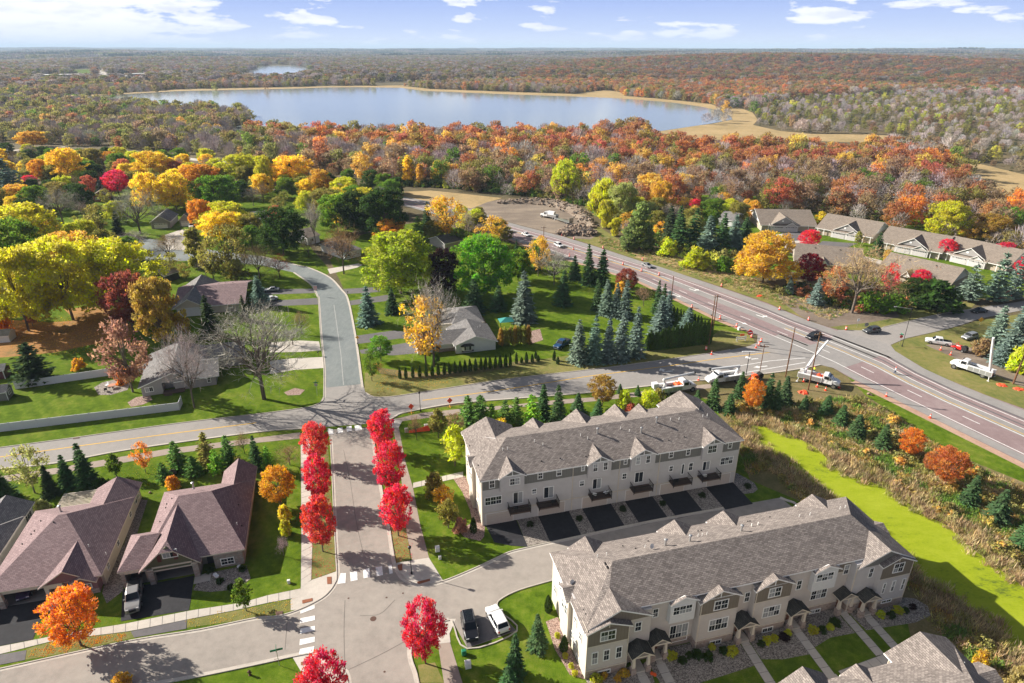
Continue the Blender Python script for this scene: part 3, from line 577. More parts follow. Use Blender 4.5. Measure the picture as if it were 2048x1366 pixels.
# driveways
H3d = lambda *pp: [(X * .3558, 880 + Y * .3558) for X, Y in pp]
px_sheet('driveway', H3d((690, 840), (870, 805), (1092, 763), (1075, 890), (1062, 957), (680, 1020)), 6, black_m)
px_sheet('driveway', H3d((735, 1078), (1050, 1012), (1047, 1062), (755, 1112)), 8, drive_m)
px_sheet('driveway', H3d((30, 938), (275, 895), (185, 1122), (-120, 1182), (-120, 965)), 6, black_m)
px_sheet('driveway', H3d((-120, 1232), (0, 1208), (150, 1182), (140, 1238), (0, 1265), (-120, 1290)), 8, drive_m)
px_sheet('entry_walk', H3d((1095, 770), (1190, 740), (1182, 790), (1088, 812)), 7, conc_m); px_sheet('entry_walk', H3d((262, 945), (322, 885), (350, 900), (300, 955), (245, 978)), 7, conc_m)
px_sheet('driveway', [(537, 685), (600, 681), (638, 683), (642, 701), (600, 704), (540, 705)], 4, conc_m)
px_sheet('driveway', [(540, 722), (582, 717), (647, 714), (648, 736), (587, 740), (540, 748)], 4, conc_m)
px_sheet('driveway', [(520, 579), (543, 579), (628, 577), (632, 586), (547, 589), (520, 590)], 4, drive_m)
px_sheet('driveway', [(525, 603), (550, 601), (634, 596), (637, 609), (560, 612), (525, 614)], 4, drive_m)
px_sheet('driveway', [(710, 672), (787, 661), (850, 668), (850, 678), (800, 677), (715, 688)], 4, drive_m)
px_sheet('driveway', [(719, 700), (787, 690), (845, 680), (850, 705), (787, 711), (722, 707)], 4, drive_m)
px_sheet('driveway', [(686, 578), (721, 576), (760, 574), (760, 584), (693, 588)], 4, drive_m)
px_sheet('driveway', [(697, 602), (772, 590), (790, 590), (790, 600), (699, 611)], 4, drive_m)
px_sheet('driveway', [(655, 538), (717, 527), (725, 530), (715, 535), (660, 548)], 6, conc_m)
px_sheet('driveway', [(330, 500), (330, 470), (360, 460), (385, 458), (400, 485), (390, 500)], 6, conc_m)
px_sheet('courtyard', [(1540, 470), (1600, 465), (1640, 490), (1760, 520), (1820, 540), (1700, 545), (1560, 500)], 4, conc_m)
px_sheet('twin_driveway', [(1562, 466), (1606, 462), (1625, 480), (1580, 482)], 6, drive_m); px_sheet('twin_driveway', [(1645, 482), (1715, 487), (1690, 497), (1635, 490)], 6, drive_m)
# ------------------------------------------------------------------ planting beds by the houses
px_sheet('rock_bed', [(906, 957), (930, 952), (970, 1052), (968, 1074), (960, 1082), (930, 1075), (916, 1062), (945, 1045), (940, 1020), (925, 985)], 6, mulch_m)
px_sheet('rock_bed', H3d((1110, 800), (1190, 745), (1385, 705), (1410, 780), (1330, 840), (1180, 855), (1085, 845)), 6, rock_m)
px_sheet('rock_bed', H3d((575, 860), (600, 760), (700, 580), (780, 330), (830, 340), (760, 560), (720, 700), (690, 850), (600, 920)), 6, rock_m)
px_sheet('patio', [(188, 775), (205, 765), (240, 757), (262, 765), (255, 780), (222, 790), (197, 790)], 6, rock_m)
px_sheet('planting_bed', [(255, 805), (272, 795), (300, 790), (305, 800), (285, 810), (262, 814)], 6, mulch_m)
px_sheet('planting_bed', [(568, 785), (590, 776), (610, 780), (600, 790), (575, 791)], 6, mulch_m); px_sheet('planting_bed', [(1058, 663), (1080, 658), (1086, 680), (1062, 688)], 6, mulch_m)
px_sheet('soil_bed', [(755, 735), (850, 747), (930, 740), (1078, 716), (1078, 724), (930, 752), (850, 757), (760, 748)], 5, rough_m)
R8 = lambda X, Y: (1400 + X / 3.16, 780 + Y / 3.16)
R7p = lambda X, Y: (1500 + X / 3.538, 980 + Y / 3.538)
POND = [R8(*p) for p in ((322, 228), (380, 226), (440, 240), (520, 262), (600, 300), (700, 345), (770, 395), (820, 460), (870, 505), (940, 548), (1060, 574), (1150, 612), (1270, 682), (1400, 782), (1550, 852), (1640, 922), (1730, 1012))] + [R7p(*p) for p in ((1939, 690), (2100, 790), (2400, 950), (2400, 1420), (2100, 1330), (1939, 1215), (1850, 1140), (1750, 1010), (1650, 905), (1450, 765), (1330, 700), (1230, 640), (1165, 575), (1000, 400))] + [R8(*p) for p in ((900, 740), (800, 655), (650, 555), (560, 485), (450, 400), (350, 310), (310, 262))]
px_sheet('duckweed_pond', POND, 9, algae_m)
# ------------------------------------------------------------------ house parts
sh_brown = shingle('shingle_brown', (0.165, 0.142, 0.13), (0.30, 0.26, 0.235), (0.09, 0.075, 0.07), 0.22, 0.46)
sh_plum = shingle('shingle_plum', (0.20, 0.138, 0.142), (0.29, 0.208, 0.21), (0.095, 0.07, 0.07), 0.24, 0.5, 0.15)
sh_grey = shingle('shingle_grey', (0.15, 0.145, 0.145), (0.235, 0.225, 0.22), (0.085, 0.08, 0.08), 0.24, 0.5, 0.4)
sh_tan = shingle('shingle_tan', (0.20, 0.165, 0.135), (0.265, 0.22, 0.18), (0.12, 0.10, 0.085), 0.26, 0.55)
sh_dark = shingle('shingle_dark', (0.05, 0.05, 0.045), (0.085, 0.08, 0.07), (0.03, 0.03, 0.028), 0.22, 0.45)
trim_w = plain('white_trim', (0.80, 0.79, 0.77), 0.55); trim_c = plain('cream_trim', (0.60, 0.53, 0.44), 0.6)
sid_taupe = siding('taupe_siding', (0.52, 0.495, 0.49)); sid_pink = siding('clay_siding', (0.53, 0.48, 0.445)); sid_cream = siding('cream_siding', (0.56, 0.50, 0.42))
sid_white = siding('white_siding', (0.66, 0.66, 0.65)); sid_grey = siding('grey_siding', (0.30, 0.285, 0.28)); sid_tan = siding('tan_siding', (0.38, 0.32, 0.25)); sid_brick = siding('red_siding', (0.28, 0.11, 0.075))
bat_dark = siding('batten_charcoal', (0.18, 0.175, 0.16), 0.42, True); bat_brown = siding('batten_umber', (0.185, 0.155, 0.12), 0.42, True); bat_green = siding('olive_shakes', (0.115, 0.115, 0.07), 0.3); sid_plum = siding('plum_shakes', (0.22, 0.115, 0.125), 0.3)
panel_w = plain('pale_panel', (0.62, 0.62, 0.62), 0.6); stone_m = stonework('stone_veneer', (0.24, 0.165, 0.135), (0.42, 0.33, 0.28), (0.33, 0.27, 0.25)); stone_g = stonework('ledge_stone', (0.20, 0.17, 0.15), (0.37, 0.32, 0.28), (0.29, 0.22, 0.19), 0.6, 0.22)
glass_m = glassy('window_glass', (0.022, 0.026, 0.032), 0.06, (0.30, 0.31, 0.32)); dark_m = plain('dark_opening', (0.015, 0.014, 0.014), 0.9)
door_w = plain('garage_door_paint', (0.50, 0.43, 0.39), 0.55, var=0.05); door_k = plain('painted_door', (0.05, 0.05, 0.05), 0.5); door_r = plain('wood_door', (0.16, 0.06, 0.03), 0.5); shutter_m = plain('maroon_shutter', (0.10, 0.022, 0.02), 0.6)
metal_k = plain('black_metal', (0.015, 0.015, 0.016), 0.45, 0.4); metal_g = plain('galvanised', (0.42, 0.42, 0.42), 0.4, 0.6); deck_m = plain('deck_boards', (0.085, 0.055, 0.042), 0.8); wood_m = plain('wood', (0.22, 0.12, 0.06), 0.8); pvc_m = plain('white_pipe', (0.72, 0.71, 0.68), 0.5); floor_m = plain('garage_floor', (0.22, 0.21, 0.20), 0.9)
class Frame:
    """local plan frame: x along the front, y into the house; finds where a sight line meets its front plane"""
    def __init__(s, o, ang): s.o = np.array(o, float); s.a = ang; s.u = np.array([math.cos(ang), math.sin(ang)]); s.n = np.array([-s.u[1], s.u[0]])
    def face(s, p, y=0.0):
        d = ray(*p); t = (y + s.o @ s.n) / (d[:2] @ s.n); q = d * t; return float((q[:2] - s.o) @ s.u), float(q[2] + CAM_H)
    def loc(s, p): q = np.array(p) - s.o; return float(q @ s.u), float(q @ s.n)
    def w(s, x, y): q = s.o + s.u * x + s.n * y; return float(q[0]), float(q[1])
def roof_slab(name, polys, parent, m, t=0.22, fascia=None, loc=(0, 0, 0)):
    b = MB(); fm = 1 if fascia else 0
    for P in polys:
        b.poly(P, 0); b.poly([(p[0], p[1], p[2] - t) for p in P[::-1]], fm)
        for k in range(len(P)):
            a, c = P[k], P[(k + 1) % len(P)]; b.poly([(a[0], a[1], a[2] - t), (c[0], c[1], c[2] - t), c, a], fm)
    me = b.mesh(name, [m, fascia] if fascia else [m]); o = part(name, me, parent, loc); return o
def gable_poly(x0, x1, y0, y1, ze, zp, axis='x', oh=0.4, xm=None, ends=(1, 1)):
    if axis == 'y':
        P = gable_poly(y0, y1, x0, x1, ze, zp, 'x', oh, xm, ends); return [[(p[1], p[0], p[2]) for p in q][::-1] for q in P]
    ym = (y0 + y1) / 2 if xm is None else xm
    sa = (zp - ze) / (ym - y0); sb = (zp - ze) / (y1 - ym); xa = x0 - oh * ends[0]; xb = x1 + oh * ends[1]
    return [[(xa, y0 - oh, ze - sa * oh), (xb, y0 - oh, ze - sa * oh), (xb, ym, zp), (xa, ym, zp)], [(xa, ym, zp), (xb, ym, zp), (xb, y1 + oh, ze - sb * oh), (xa, y1 + oh, ze - sb * oh)]]
def hip_poly(x0, x1, y0, y1, ze, zp, rx0, rx1, ry=None, oh=0.4):
    ry = (y0 + y1) / 2 if ry is None else ry; x0 -= oh; x1 += oh; y0 -= oh; y1 += oh
    A, B, C, D, P, Q_ = (x0, y0, ze), (x1, y0, ze), (x1, y1, ze), (x0, y1, ze), (rx0, ry, zp), (rx1, ry, zp)
    return [[A, B, Q_, P], [C, D, P, Q_], [D, A, P], [B, C, Q_]]
def gable_wall(x0, x1, y, ze, zp, th=0.12, xm=None):     # triangle standing in a plane y = const
    xm = (x0 + x1) / 2 if xm is None else xm
    return MB().prism([(x0, ze - 0.02), (x1, ze - 0.02), (xm, zp - 0.1)], y, y + th, axis='y')
win_cache = {}
def window(parent, x, y, z, w, h, cols=1, rows=2, rz=0.0, frame=None, name='window', munt=True, pane=None):
    """a framed window whose outer corner (lower left) stands at x, z on the wall; panes are sub-parts"""
    w = round(w * 20) / 20; h = round(h * 20) / 20; frame = frame or trim_w; pane = pane or glass_m
    key = (w, h, cols, rows, frame.name, munt)
    if key not in win_cache:
        b = MB(); e = 0.11; m_ = 0.07
        b.box(0, -0.07, 0, w, 0.0, e).box(0, -0.07, h - e, w, 0, h).box(0, -0.07, e, e, 0, h - e).box(w - e, -0.07, e, w, 0, h - e)
        cw = (w - 2 * e - m_ * (cols - 1)) / cols; rh = (h - 2 * e - m_ * (rows - 1)) / rows
        for c in range(1, cols): b.box(e + c * cw + (c - 1) * m_, -0.062, e, e + c * (cw + m_), 0, h - e)
        for r in range(1, rows): b.box(e, -0.055, e + r * rh + (r - 1) * m_, w - e, 0, e + r * (rh + m_))
        if munt:
            for c in range(cols):
                xc = e + c * (cw + m_) + cw / 2; b.box(xc - 0.012, -0.035, e, xc + 0.012, -0.02, h - e)
        fm = b.mesh('window', frame); pm = MB().box(0, -0.028, 0, cw, -0.004, rh).mesh('pane', pane)
        win_cache[key] = (fm, pm, [(e + c * (cw + m_), 0, e + r * (rh + m_)) for c in range(cols) for r in range(rows)])
    fm, pm, sp = win_cache[key]
    f = part(name, fm, parent, (x, y, z), rz)
    for p_ in sp: part('pane', pm, f, p_)
    return f
def px_window(parent, fr, rect, y, cols=1, rows=2, toff=0.0, **k):
    x0, z0 = fr.face((rect[0], rect[3]), y); x1, z1 = fr.face((rect[2], rect[1]), y)
    return window(parent, x0, y - 0.005, z0, max(0.5, x1 - x0), max(0.4, z1 - z0), cols, rows, **k)
def garage_door(parent, x0, x1, y, z0, z1, m=None, name='garage_door', rows=4, cols=4, lights=False):
    m = m or door_w; d = part(name, MB().box(0, -0.03, 0, x1 - x0, 0.03, z1 - z0).mesh(name, trim_w), parent, (x0, y, z0))
    hh = (z1 - z0 - 0.08) / rows; me = MB().box(0, -0.06, 0.012, x1 - x0 - 0.16, -0.03, hh - 0.012).mesh('door_section', m)
    for r in range(rows): part('door_section', me, d, (0.08, 0, 0.04 + r * hh))
    if lights:
        wl = (x1 - x0 - 0.16) / 8; lm = MB().box(0.08, -0.075, 0.1, wl - 0.08, -0.06, hh - 0.12).mesh('door_light', glass_m)
        for c in range(8): part('door_light', lm, d, (0.08 + c * wl, 0, 0.04 + (rows - 1) * hh))
    return d
vent_me = MB().lathe([(0.055, 0), (0.055, 0.5), (0.05, 0.52)], 7).mesh('vent_pipe', pvc_m)
flue_me = MB().lathe([(0.22, 0), (0.15, 0.1), (0.13, 0.15), (0.13, 1.0), (0.24, 1.02), (0.24, 1.16), (0.1, 1.24)], 9).mesh('flue', metal_g)
rv_me = MB().box(-0.22, -0.22, 0, 0.22, 0.22, 0.16).mesh('roof_vent', metal_k)
cap_me = MB().lathe([(0.09, 0), (0.09, 0.18), (0.03, 0.22)], 7).mesh('roof_vent', metal_k)
def dish(name, loc, label):
    r = empty(name, loc, 0.0, label, 'satellite dish'); b = MB().lathe([(0.03, 0), (0.2, 0.03), (0.33, 0.10), (0.34, 0.11), (0.2, 0.05)], 12)
    part('dish_bowl', b.mesh('dish_bowl', pvc_m), r, (0, 0, 0.55), 0.6, 1.2); part('mast', MB().tube((0, 0, 0), (0, 0.05, 0.6), 0.03).mesh('mast', metal_g), r); return r
# ------------------------------------------------------------------ rear row of townhouses
R5 = lambda X, Y: (900 + X / 3.2, 780 + Y / 3.2)
def rect5(r): return (*R5(r[0], r[1]), *R5(r[2], r[3]))
F1 = Frame(G(*R5(208, 870)), R(14.715))
B1 = empty('townhouse_row', F1.w(0, 0), F1.a, 'long grey townhouse row with six balconies above garages and black driveways', 'townhouse', 'townhouse rows')
W1, D1 = 45.4, 13.0
part('wall', MB().box(0, 0, 0, W1, D1, 9.0).mesh('wall', sid_taupe), B1)
part('end_wall', MB().box(-0.05, 0.06, 0, 0.0, D1, 9.0).box(-0.6, 4.6, 0, -0.05, 7.6, 8.6).mesh('end_wall', sid_cream), B1)
S1 = (11.75 - 9.0) / 6.9
def z1(y): return 9.0 + S1 * (y + 0.4)
roof_slab('roof', hip_poly(0, W1, 0, D1, 9.0, 11.75, 5.6, 39.9, 6.5), B1, sh_brown, 0.22, trim_w)
def dormer(parent, x0, x1, yf, ze, zp, zmain, s, m, fas, wallm, back=False, D=0.0, post=True):
    """cross gable that runs into a main slope zmain + s*(distance from the front line)"""
    xm = (x0 + x1) / 2; k = (zp - ze) / (xm - x0); oh = 0.28
    def yhit(z): return (z - zmain) / s - 0.4
    yr, ye = yhit(zp) + 0.25, max(yhit(ze - k * oh), yf) + 0.25
    L_ = [(x0 - oh, yf - 0.35, ze - k * oh), (xm, yf - 0.35, zp), (xm, yr, zp), (x0 - oh, ye, ze - k * oh)]
    R_ = [(xm, yf - 0.35, zp), (x1 + oh, yf - 0.35, ze - k * oh), (x1 + oh, ye, ze - k * oh), (xm, yr, zp)]
    if back: L_ = [(p[0], D - p[1], p[2]) for p in L_][::-1]; R_ = [(p[0], D - p[1], p[2]) for p in R_][::-1]
    b = MB()
    for P in (L_[::-1] if not back else L_[::-1], R_[::-1] if not back else R_[::-1]):
        n = (Vector(P[1]) - Vector(P[0])).cross(Vector(P[2]) - Vector(P[0]))
        P = P if n.z > 0 else P[::-1]
        b.poly(P, 0); b.poly([(p[0], p[1], p[2] - 0.18) for p in P[::-1]], 1)
        for q in range(4): a, c = P[q], P[(q + 1) % 4]; b.poly([(a[0], a[1], a[2] - 0.18), (c[0], c[1], c[2] - 0.18), c, a], 1)
    part('dormer_roof', b.mesh('dormer_roof', [m, fas]), parent)
    if wallm:
        yy = yf if not back else D - yf - 0.12; g = gable_wall(x0, x1, yy, ze, zp, 0.12); part('gable_wall', g.mesh('gable_wall', wallm), parent)
        if post and not back: part('gable_post', MB().box(xm - 0.06, yf - 0.05, ze - 0.1, xm + 0.06, yf - 0.003, zp - 0.35).box(x0, yf - 0.045, ze - 0.12, x1, yf - 0.002, ze + 0.02).mesh('gable_post', fas), parent)
for a, c in ((0, 2.85), (6.85, 17.45), (21.55, 24.95), (29.35, 38.0), (41.85, W1)):
    part('batten_panel', MB().box(a + 0.02, -0.05, 6.9, c - 0.02, -0.0, 8.8).mesh('batten_panel', bat_dark), B1)
    part('trim_board', MB().box(a, -0.07, 6.78, c, -0.0, 6.9).mesh('trim_board', sid_taupe), B1)
for a, c in ((2.9, 6.8), (17.5, 21.5), (25.0, 29.3), (38.05, 41.8)):
    part('bay', MB().box(a, -0.45, 6.2, c, 0, 9.1).mesh('bay', sid_taupe), B1)
    dormer(B1, a, c, -0.45, 9.25, 10.45, 9.0, S1, sh_brown, trim_w, bat_dark)
for xm, hw_, zp in ((12.3, 1.9, 10.4), (20.4, 2.6, 11.0), (27.8, 2.2, 10.9), (32.6, 1.5, 10.3)): dormer(B1, xm - hw_, xm + hw_, -0.3, 9.0, zp, 9.0, S1, sh_brown, trim_w, sid_taupe, True, D1)
for x0, x1, zp in ((-0.2, 8.4, 11.2), (37.2, 45.6, 11.2)): dormer(B1, x0, x1, -1.4, 8.95, zp, 9.0, S1, sh_brown, trim_w, sid_taupe, True, D1)
for xa in (0.2, 37.6): part('rear_bay', MB().box(xa, D1, 0, xa + 7.7, D1 + 1.0, 8.9).mesh('rear_bay', sid_taupe), B1)
roof_slab('side_gable_roof', [[(-1.0, 4.4, 8.5), (-1.0, 6.1, 9.35), (1.0, 6.1, 9.35), (-0.4, 4.4, 8.5)][::-1], [(-1.0, 6.1, 9.35), (-1.0, 7.8, 8.5), (-0.4, 7.8, 8.5), (1.0, 6.1, 9.35)][::-1]], B1, sh_brown, 0.15, trim_w)
up = [(250, 570, 288, 630, 0), (560, 520, 596, 572, 0), (680, 500, 716, 552, 0), (838, 475, 865, 520, 0), (1110, 430, 1138, 478, 0), (1398, 388, 1433, 437, 0), (1508, 370, 1542, 420, 0), (1776, 325, 1810, 376, 0), (912, 468, 948, 525, -.45), (978, 458, 1013, 515, -.45), (1186, 425, 1222, 480, -.45), (1250, 415, 1285, 470, -.45)]
for r in up: px_window(B1, F1, rect5(r), r[4] - 0.055)
for r in ((380, 555, 450, 612), (1645, 348, 1712, 408)): px_window(B1, F1, rect5(r), -0.455, 2)
for r, c in (((222, 672, 332, 742), 3), ((522, 628, 556, 668), 1), ((826, 575, 861, 618), 1), ((1098, 530, 1133, 573), 1), ((1398, 482, 1430, 524), 1), ((1522, 462, 1557, 518), 1), ((1725, 420, 1816, 482), 3)): px_window(B1, F1, rect5(r), 0.0, c)
for r in ((402, 645, 468, 730), (597, 612, 665, 695), (908, 560, 970, 636), (1177, 517, 1240, 595), (1610, 450, 1667, 518), (1475, 470, 1503, 540)): px_window(B1, F1, rect5(r), 0.0, 2 if r[2] - r[0] > 40 else 1, 1, name='patio_door', munt=False)
decks = []
for k, (x0, x1) in enumerate(((4.15, 7.6), (8.95, 12.35), (17.9, 21.4), (25.3, 28.8), (32.5, 36.0), (37.9, 41.4))):
    dk = part('balcony', MB().box(x0, -1.7, 2.62, x1, -0.0, 2.86).mesh('balcony', deck_m), B1)
    b = MB(); b.box(x0, -1.7, 3.78, x1, -1.64, 3.86).box(x0, -1.7, 3.78, x0 + 0.06, 0, 3.86).box(x1 - 0.06, -1.7, 3.78, x1, 0, 3.86)
    for xx in (x0, x1 - 0.09): b.box(xx, -1.71, 2.4, xx + 0.09, -1.62, 3.95)
    n = 24
    for i in range(1, n): xx = x0 + (x1 - x0) * i / n; b.box(xx - 0.012, -1.685, 2.86, xx + 0.012, -1.66, 3.78)
    for i in range(1, 11): yy = -1.7 * i / 11; b.box(x0 + 0.015, yy - 0.012, 2.86, x0 + 0.04, yy + 0.012, 3.78).box(x1 - 0.04, yy - 0.012, 2.86, x1 - 0.015, yy + 0.012, 3.78)
    part('railing', b.mesh('railing', metal_k), dk); decks.append((x0, x1))
garx = ((0.55, 5.1), (9.25, 13.9), (16.85, 21.4), (24.6, 29.2), (31.0, 35.6), (39.9, 44.5))
for a, c in garx: garage_door(B1, a, c, -0.02, 0.06, 2.25)
part('belt_trim', MB().box(0, -0.06, 2.36, W1, -0.001, 2.5).mesh('belt_trim', sid_cream), B1)
for xx in (15.0, 23.1, 30.3): part('downspout', MB().box(xx, -0.1, 0.05, xx + 0.1, -0.01, 8.9).mesh('downspout', trim_c), B1)
for xx in (0.02, W1 - 0.12): part('corner_board', MB().box(xx, -0.075, 0.02, xx + 0.1, -0.052, 8.9).mesh('corner_board', trim_c), B1)
for P in ((540, 350), (595, 360), (835, 310), (880, 320), (1090, 268), (1147, 275), (1408, 215), (1463, 210), (1615, 190), (1643, 185), (338, 395), (368, 390)):
    x, y = F1.loc(G(*R5(*P), 10.6)); part('vent_pipe', vent_me, B1, (x, y, z1(y) - 0.05))
for P in ((943, 280), (1224, 262), (1320, 215)):
    x, y = F1.loc(G(*R5(*P), 11.0)); part('flue', flue_me, B1, (x, y, z1(y) - 0.15))
for P in ((585, 450), (705, 432), (870, 415), (890, 412), (1150, 395), (1400, 320), (1500, 300), (125, 335), (180, 462), (320, 320), (1590, 132)):
    x, y = F1.loc(G(*R5(*P), 9.9)); zz = z1(y) if 4 < x < 41 else 9.0 + (x + 0.4) * 0.458; part('roof_vent', cap_me, B1, (x, y, zz - 0.05))
for yy, zz in ((1.2, 6.9), (2.6, 3.4), (9.4, 6.9), (9.4, 3.6), (11.5, 3.6), (3.6, 1.0)): window(B1, -0.055, yy + 0.5, zz, 1.0, 1.5, 1, 2, rz=-math.pi / 2)
for yy in (5.3, 6.5): window(B1, -0.605, yy + 0.45, 5.4, 0.95, 1.5, 1, 2, rz=-math.pi / 2)
# black driveways in front of the garages, river rock between them
def local_sheet(name, fr, pts, lvl, m): return sheet(name, [fr.w(*p) for p in pts], lvl * Z, m)
local_sheet('driveway', F1, [(0.5, 0), (5.6, 0), (5.72, -6.5), (3.3, -5.6), (0.95, -4.2)], 8, black_m)
for a, c in ((9.35, 14.6), (16.95, 22.1), (24.6, 29.7), (31.1, 36.1), (39.9, 45.2)): local_sheet('driveway', F1, [(a, -0.02), (c, -0.02), (c, -6.2), (a, -6.35)], 8, black_m)
for a, c in ((5.72, 9.35), (14.6, 16.95), (22.1, 24.6), (29.7, 31.1), (36.1, 39.9)): local_sheet('rock_bed', F1, [(a, 0), (c, 0), (c, -6.2), (a, -6.35)], 7, rock_m)
local_sheet('rock_bed', F1, [(45.2, -3.4), (45.2, 0.3), (46.0, 2.2), (47.4, 2.2), (48.2, 0.5), (48.8, -1.2), (48.3, -2.9), (47.0, -3.6)], 7, rock_m)
# ------------------------------------------------------------------ front row of townhouses
R6 = lambda X, Y: (1080 + X / 3.538, 980 + Y / 3.538)
F2 = Frame(G(*R6(318, 1338)), R(14.733))
B2 = empty('townhouse_row', F2.w(0, 0), F2.a, 'long tan townhouse row with stone base, umber gables and six gabled porches', 'townhouse', 'townhouse rows')
W2, D2 = 46.2, 13.0
def blk(name, x0, y0, z0, x1, y1, z1_, m): return part(name, MB().box(x0, y0, z0, x1, y1, z1_).mesh(name, m), B2)
# wall blocks: x range, front plane, top, siding
fronts = [(0, 5.35, 0.0, 7.75, sid_pink), (5.35, 8.6, 0.9, 8.4, sid_pink), (8.6, 15.0, 1.7, 8.5, sid_pink), (15.0, 20.4, 0.6, 8.1, sid_pink), (20.4, 22.75, 1.5, 8.4, sid_pink), (22.75, 28.0, 0.6, 8.1, sid_pink), (28.0, 30.9, 1.5, 8.4, sid_pink), (30.9, 37.7, 1.7, 8.5, sid_pink), (37.7, 41.4, 0.7, 8.4, sid_taupe), (41.4, 46.2, 0.05, 8.0, sid_taupe)]
for x0, x1, y, zt, m in fronts:
    blk('wall', x0 + 0.002, y, 1.35, x1 - 0.002, 5.0, zt, m); blk('stone_base', x0 + 0.002, y - 0.07, 0.0, x1 - 0.002, 4.9, 1.3, stone_m); blk('sill_band', x0 + 0.004, y - 0.11, 1.3, x1 - 0.004, 4.8, 1.42, trim_c)
blk('wall', 0.02, 4.9, 0.0, W2 - 0.02, D2, 8.15, sid_taupe)
part('end_wall', MB().box(-0.05, 0.04, 0, 0.0, D2, 7.9).box(-0.55, 5.2, 0.3, -0.05, 8.0, 7.6).mesh('end_wall', sid_cream), B2)
ZR2, YR2, S2_ = 11.3, 6.6, 0.47
def z2(y): return ZR2 - S2_ * abs(YR2 - y)
mainp = [[(7.0, 1.15, z2(1.15)), (39.1, 1.15, z2(1.15)), (42.1, 4.25, 10.2), (40.9, YR2, ZR2), (5.6, YR2, ZR2), (4.1, 3.83, 10.0)],
         [(W2 + 0.4, D2 + 0.4, 8.1), (-0.4, D2 + 0.4, 8.1), (5.6, YR2, ZR2), (40.9, YR2, ZR2)],
         [(-0.4, D2 + 0.4, 8.1), (-0.4, 0.2, 7.62), (4.1, 0.2, 10.0), (4.1, 3.83, 10.0), (5.6, YR2, ZR2)],
         [(W2 + 0.4, 0.2, 7.9), (W2 + 0.4, D2 + 0.4, 8.1), (40.9, YR2, ZR2), (42.1, 4.25, 10.2), (42.1, 0.2, 10.2)],
         [(4.1, 0.2, 10.0), (8.5, 0.2, 8.0), (7.0, 1.15, 8.74), (4.1, 3.83, 10.0)],
         [(37.5, 0.2, 8.05), (42.1, 0.2, 10.2), (42.1, 4.25, 10.2), (39.1, 1.15, 8.74)]]
rb = MB()
for P in mainp:
    rb.poly(P, 0); rb.poly([(p[0], p[1], p[2] - 0.2) for p in P[::-1]], 1)
    for q in range(len(P)): a, c = P[q], P[(q + 1) % len(P)]; rb.poly([(a[0], a[1], a[2] - 0.2), (c[0], c[1], c[2] - 0.2), c, a], 1)
part('roof', rb.mesh('roof', [sh_brown, trim_w]), B2)
part('gable_wall', gable_wall(0.1, 8.2, 0.55, 7.6, 9.85, 0.1, 4.1).mesh('gable_wall', bat_brown), B2); part('gable_wall', gable_wall(37.9, 46.0, 0.55, 7.75, 10.0, 0.1, 42.1).mesh('gable_wall', bat_dark), B2)
def front_gable(x0, x1, y, ze, zp, m, yback=3.5, fas=trim_w):
    P = gable_poly(x0, x1, y, yback, ze, zp, 'y', 0.3, ends=(1, 0)); roof_slab('gable_roof', P, B2, sh_brown, 0.18, fas)
    part('gable_wall', gable_wall(x0, x1, y, ze, zp, 0.12).mesh('gable_wall', m), B2)
    xm = (x0 + x1) / 2; part('gable_post', MB().box(xm - 0.05, y - 0.06, ze + 0.1, xm + 0.05, y - 0.003, zp - 0.3).mesh('gable_post', trim_c), B2)
front_gable(0.0, 5.35, 0.0, 7.75, 8.85, bat_brown, 2.5); front_gable(41.4, 46.2, 0.05, 8.0, 9.1, bat_brown, 2.5)
for x0, x1, y in ((15.0, 20.4, 0.6), (22.75, 28.0, 0.6)): dormer(B2, x0, x1, y, 8.1, 9.45, z2(1.15) - 0.0, S2_, sh_brown, trim_w, bat_brown)
for x0, x1 in ((11.2, 14.6), (31.6, 35.2)):
    blk('bay', x0, 1.0, 4.9, x1, 1.7, 8.5, panel_w); dormer(B2, x0, x1, 1.0, 8.45, 9.25, z2(1.15), S2_, sh_brown, trim_w, panel_w, post=False)
for x0, x1, y, z0, zt in ((0.02, 5.33, 0.0, 5.35, 7.75), (15.02, 20.38, 0.6, 5.75, 8.1), (22.77, 27.98, 0.6, 5.75, 8.1), (41.42, 46.18, 0.05, 5.55, 8.0), (35.3, 37.7, 1.7, 6.6, 8.45)):
    blk('batten_panel', x0, y - 0.045, z0, x1, y + 0.1, zt, bat_brown); blk('trim_board', x0, y - 0.065, z0 - 0.12, x1, y + 0.1, z0, trim_c)
for xm, hw_ in ((4.7, 2.2), (18.0, 2.3), (25.7, 2.3), (40.5, 2.3)): dormer(B2, xm - hw_, xm + hw_, -0.3, 8.3, 9.6, z2(13.0) - 0.2, S2_, sh_brown, trim_w, sid_taupe, True, D2)
roof_slab('side_gable_roof', [[(-0.95, 5.0, 7.6), (-0.95, 6.6, 8.5), (0.7, 6.6, 8.5), (-0.4, 5.0, 7.75)][::-1], [(-0.95, 6.6, 8.5), (-0.95, 8.2, 7.6), (-0.4, 8.2, 7.8), (0.7, 6.6, 8.5)][::-1]], B2, sh_brown, 0.15, trim_w)
roof_slab('side_gable_roof', [[(W2 + 0.9, 5.0, 7.6), (W2 + 0.9, 6.6, 8.5), (W2 - 0.9, 6.6, 8.5), (W2 + 0.4, 5.0, 7.75)], [(W2 + 0.9, 6.6, 8.5), (W2 + 0.9, 8.2, 7.6), (W2 + 0.4, 8.2, 7.8), (W2 - 0.9, 6.6, 8.5)]], B2, sh_brown, 0.15, trim_w)
def r6(r): return (*R6(r[0], r[1]), *R6(r[2], r[3]))
def r7(r): return (*R7p(r[0], r[1]), *R7p(r[2], r[3]))
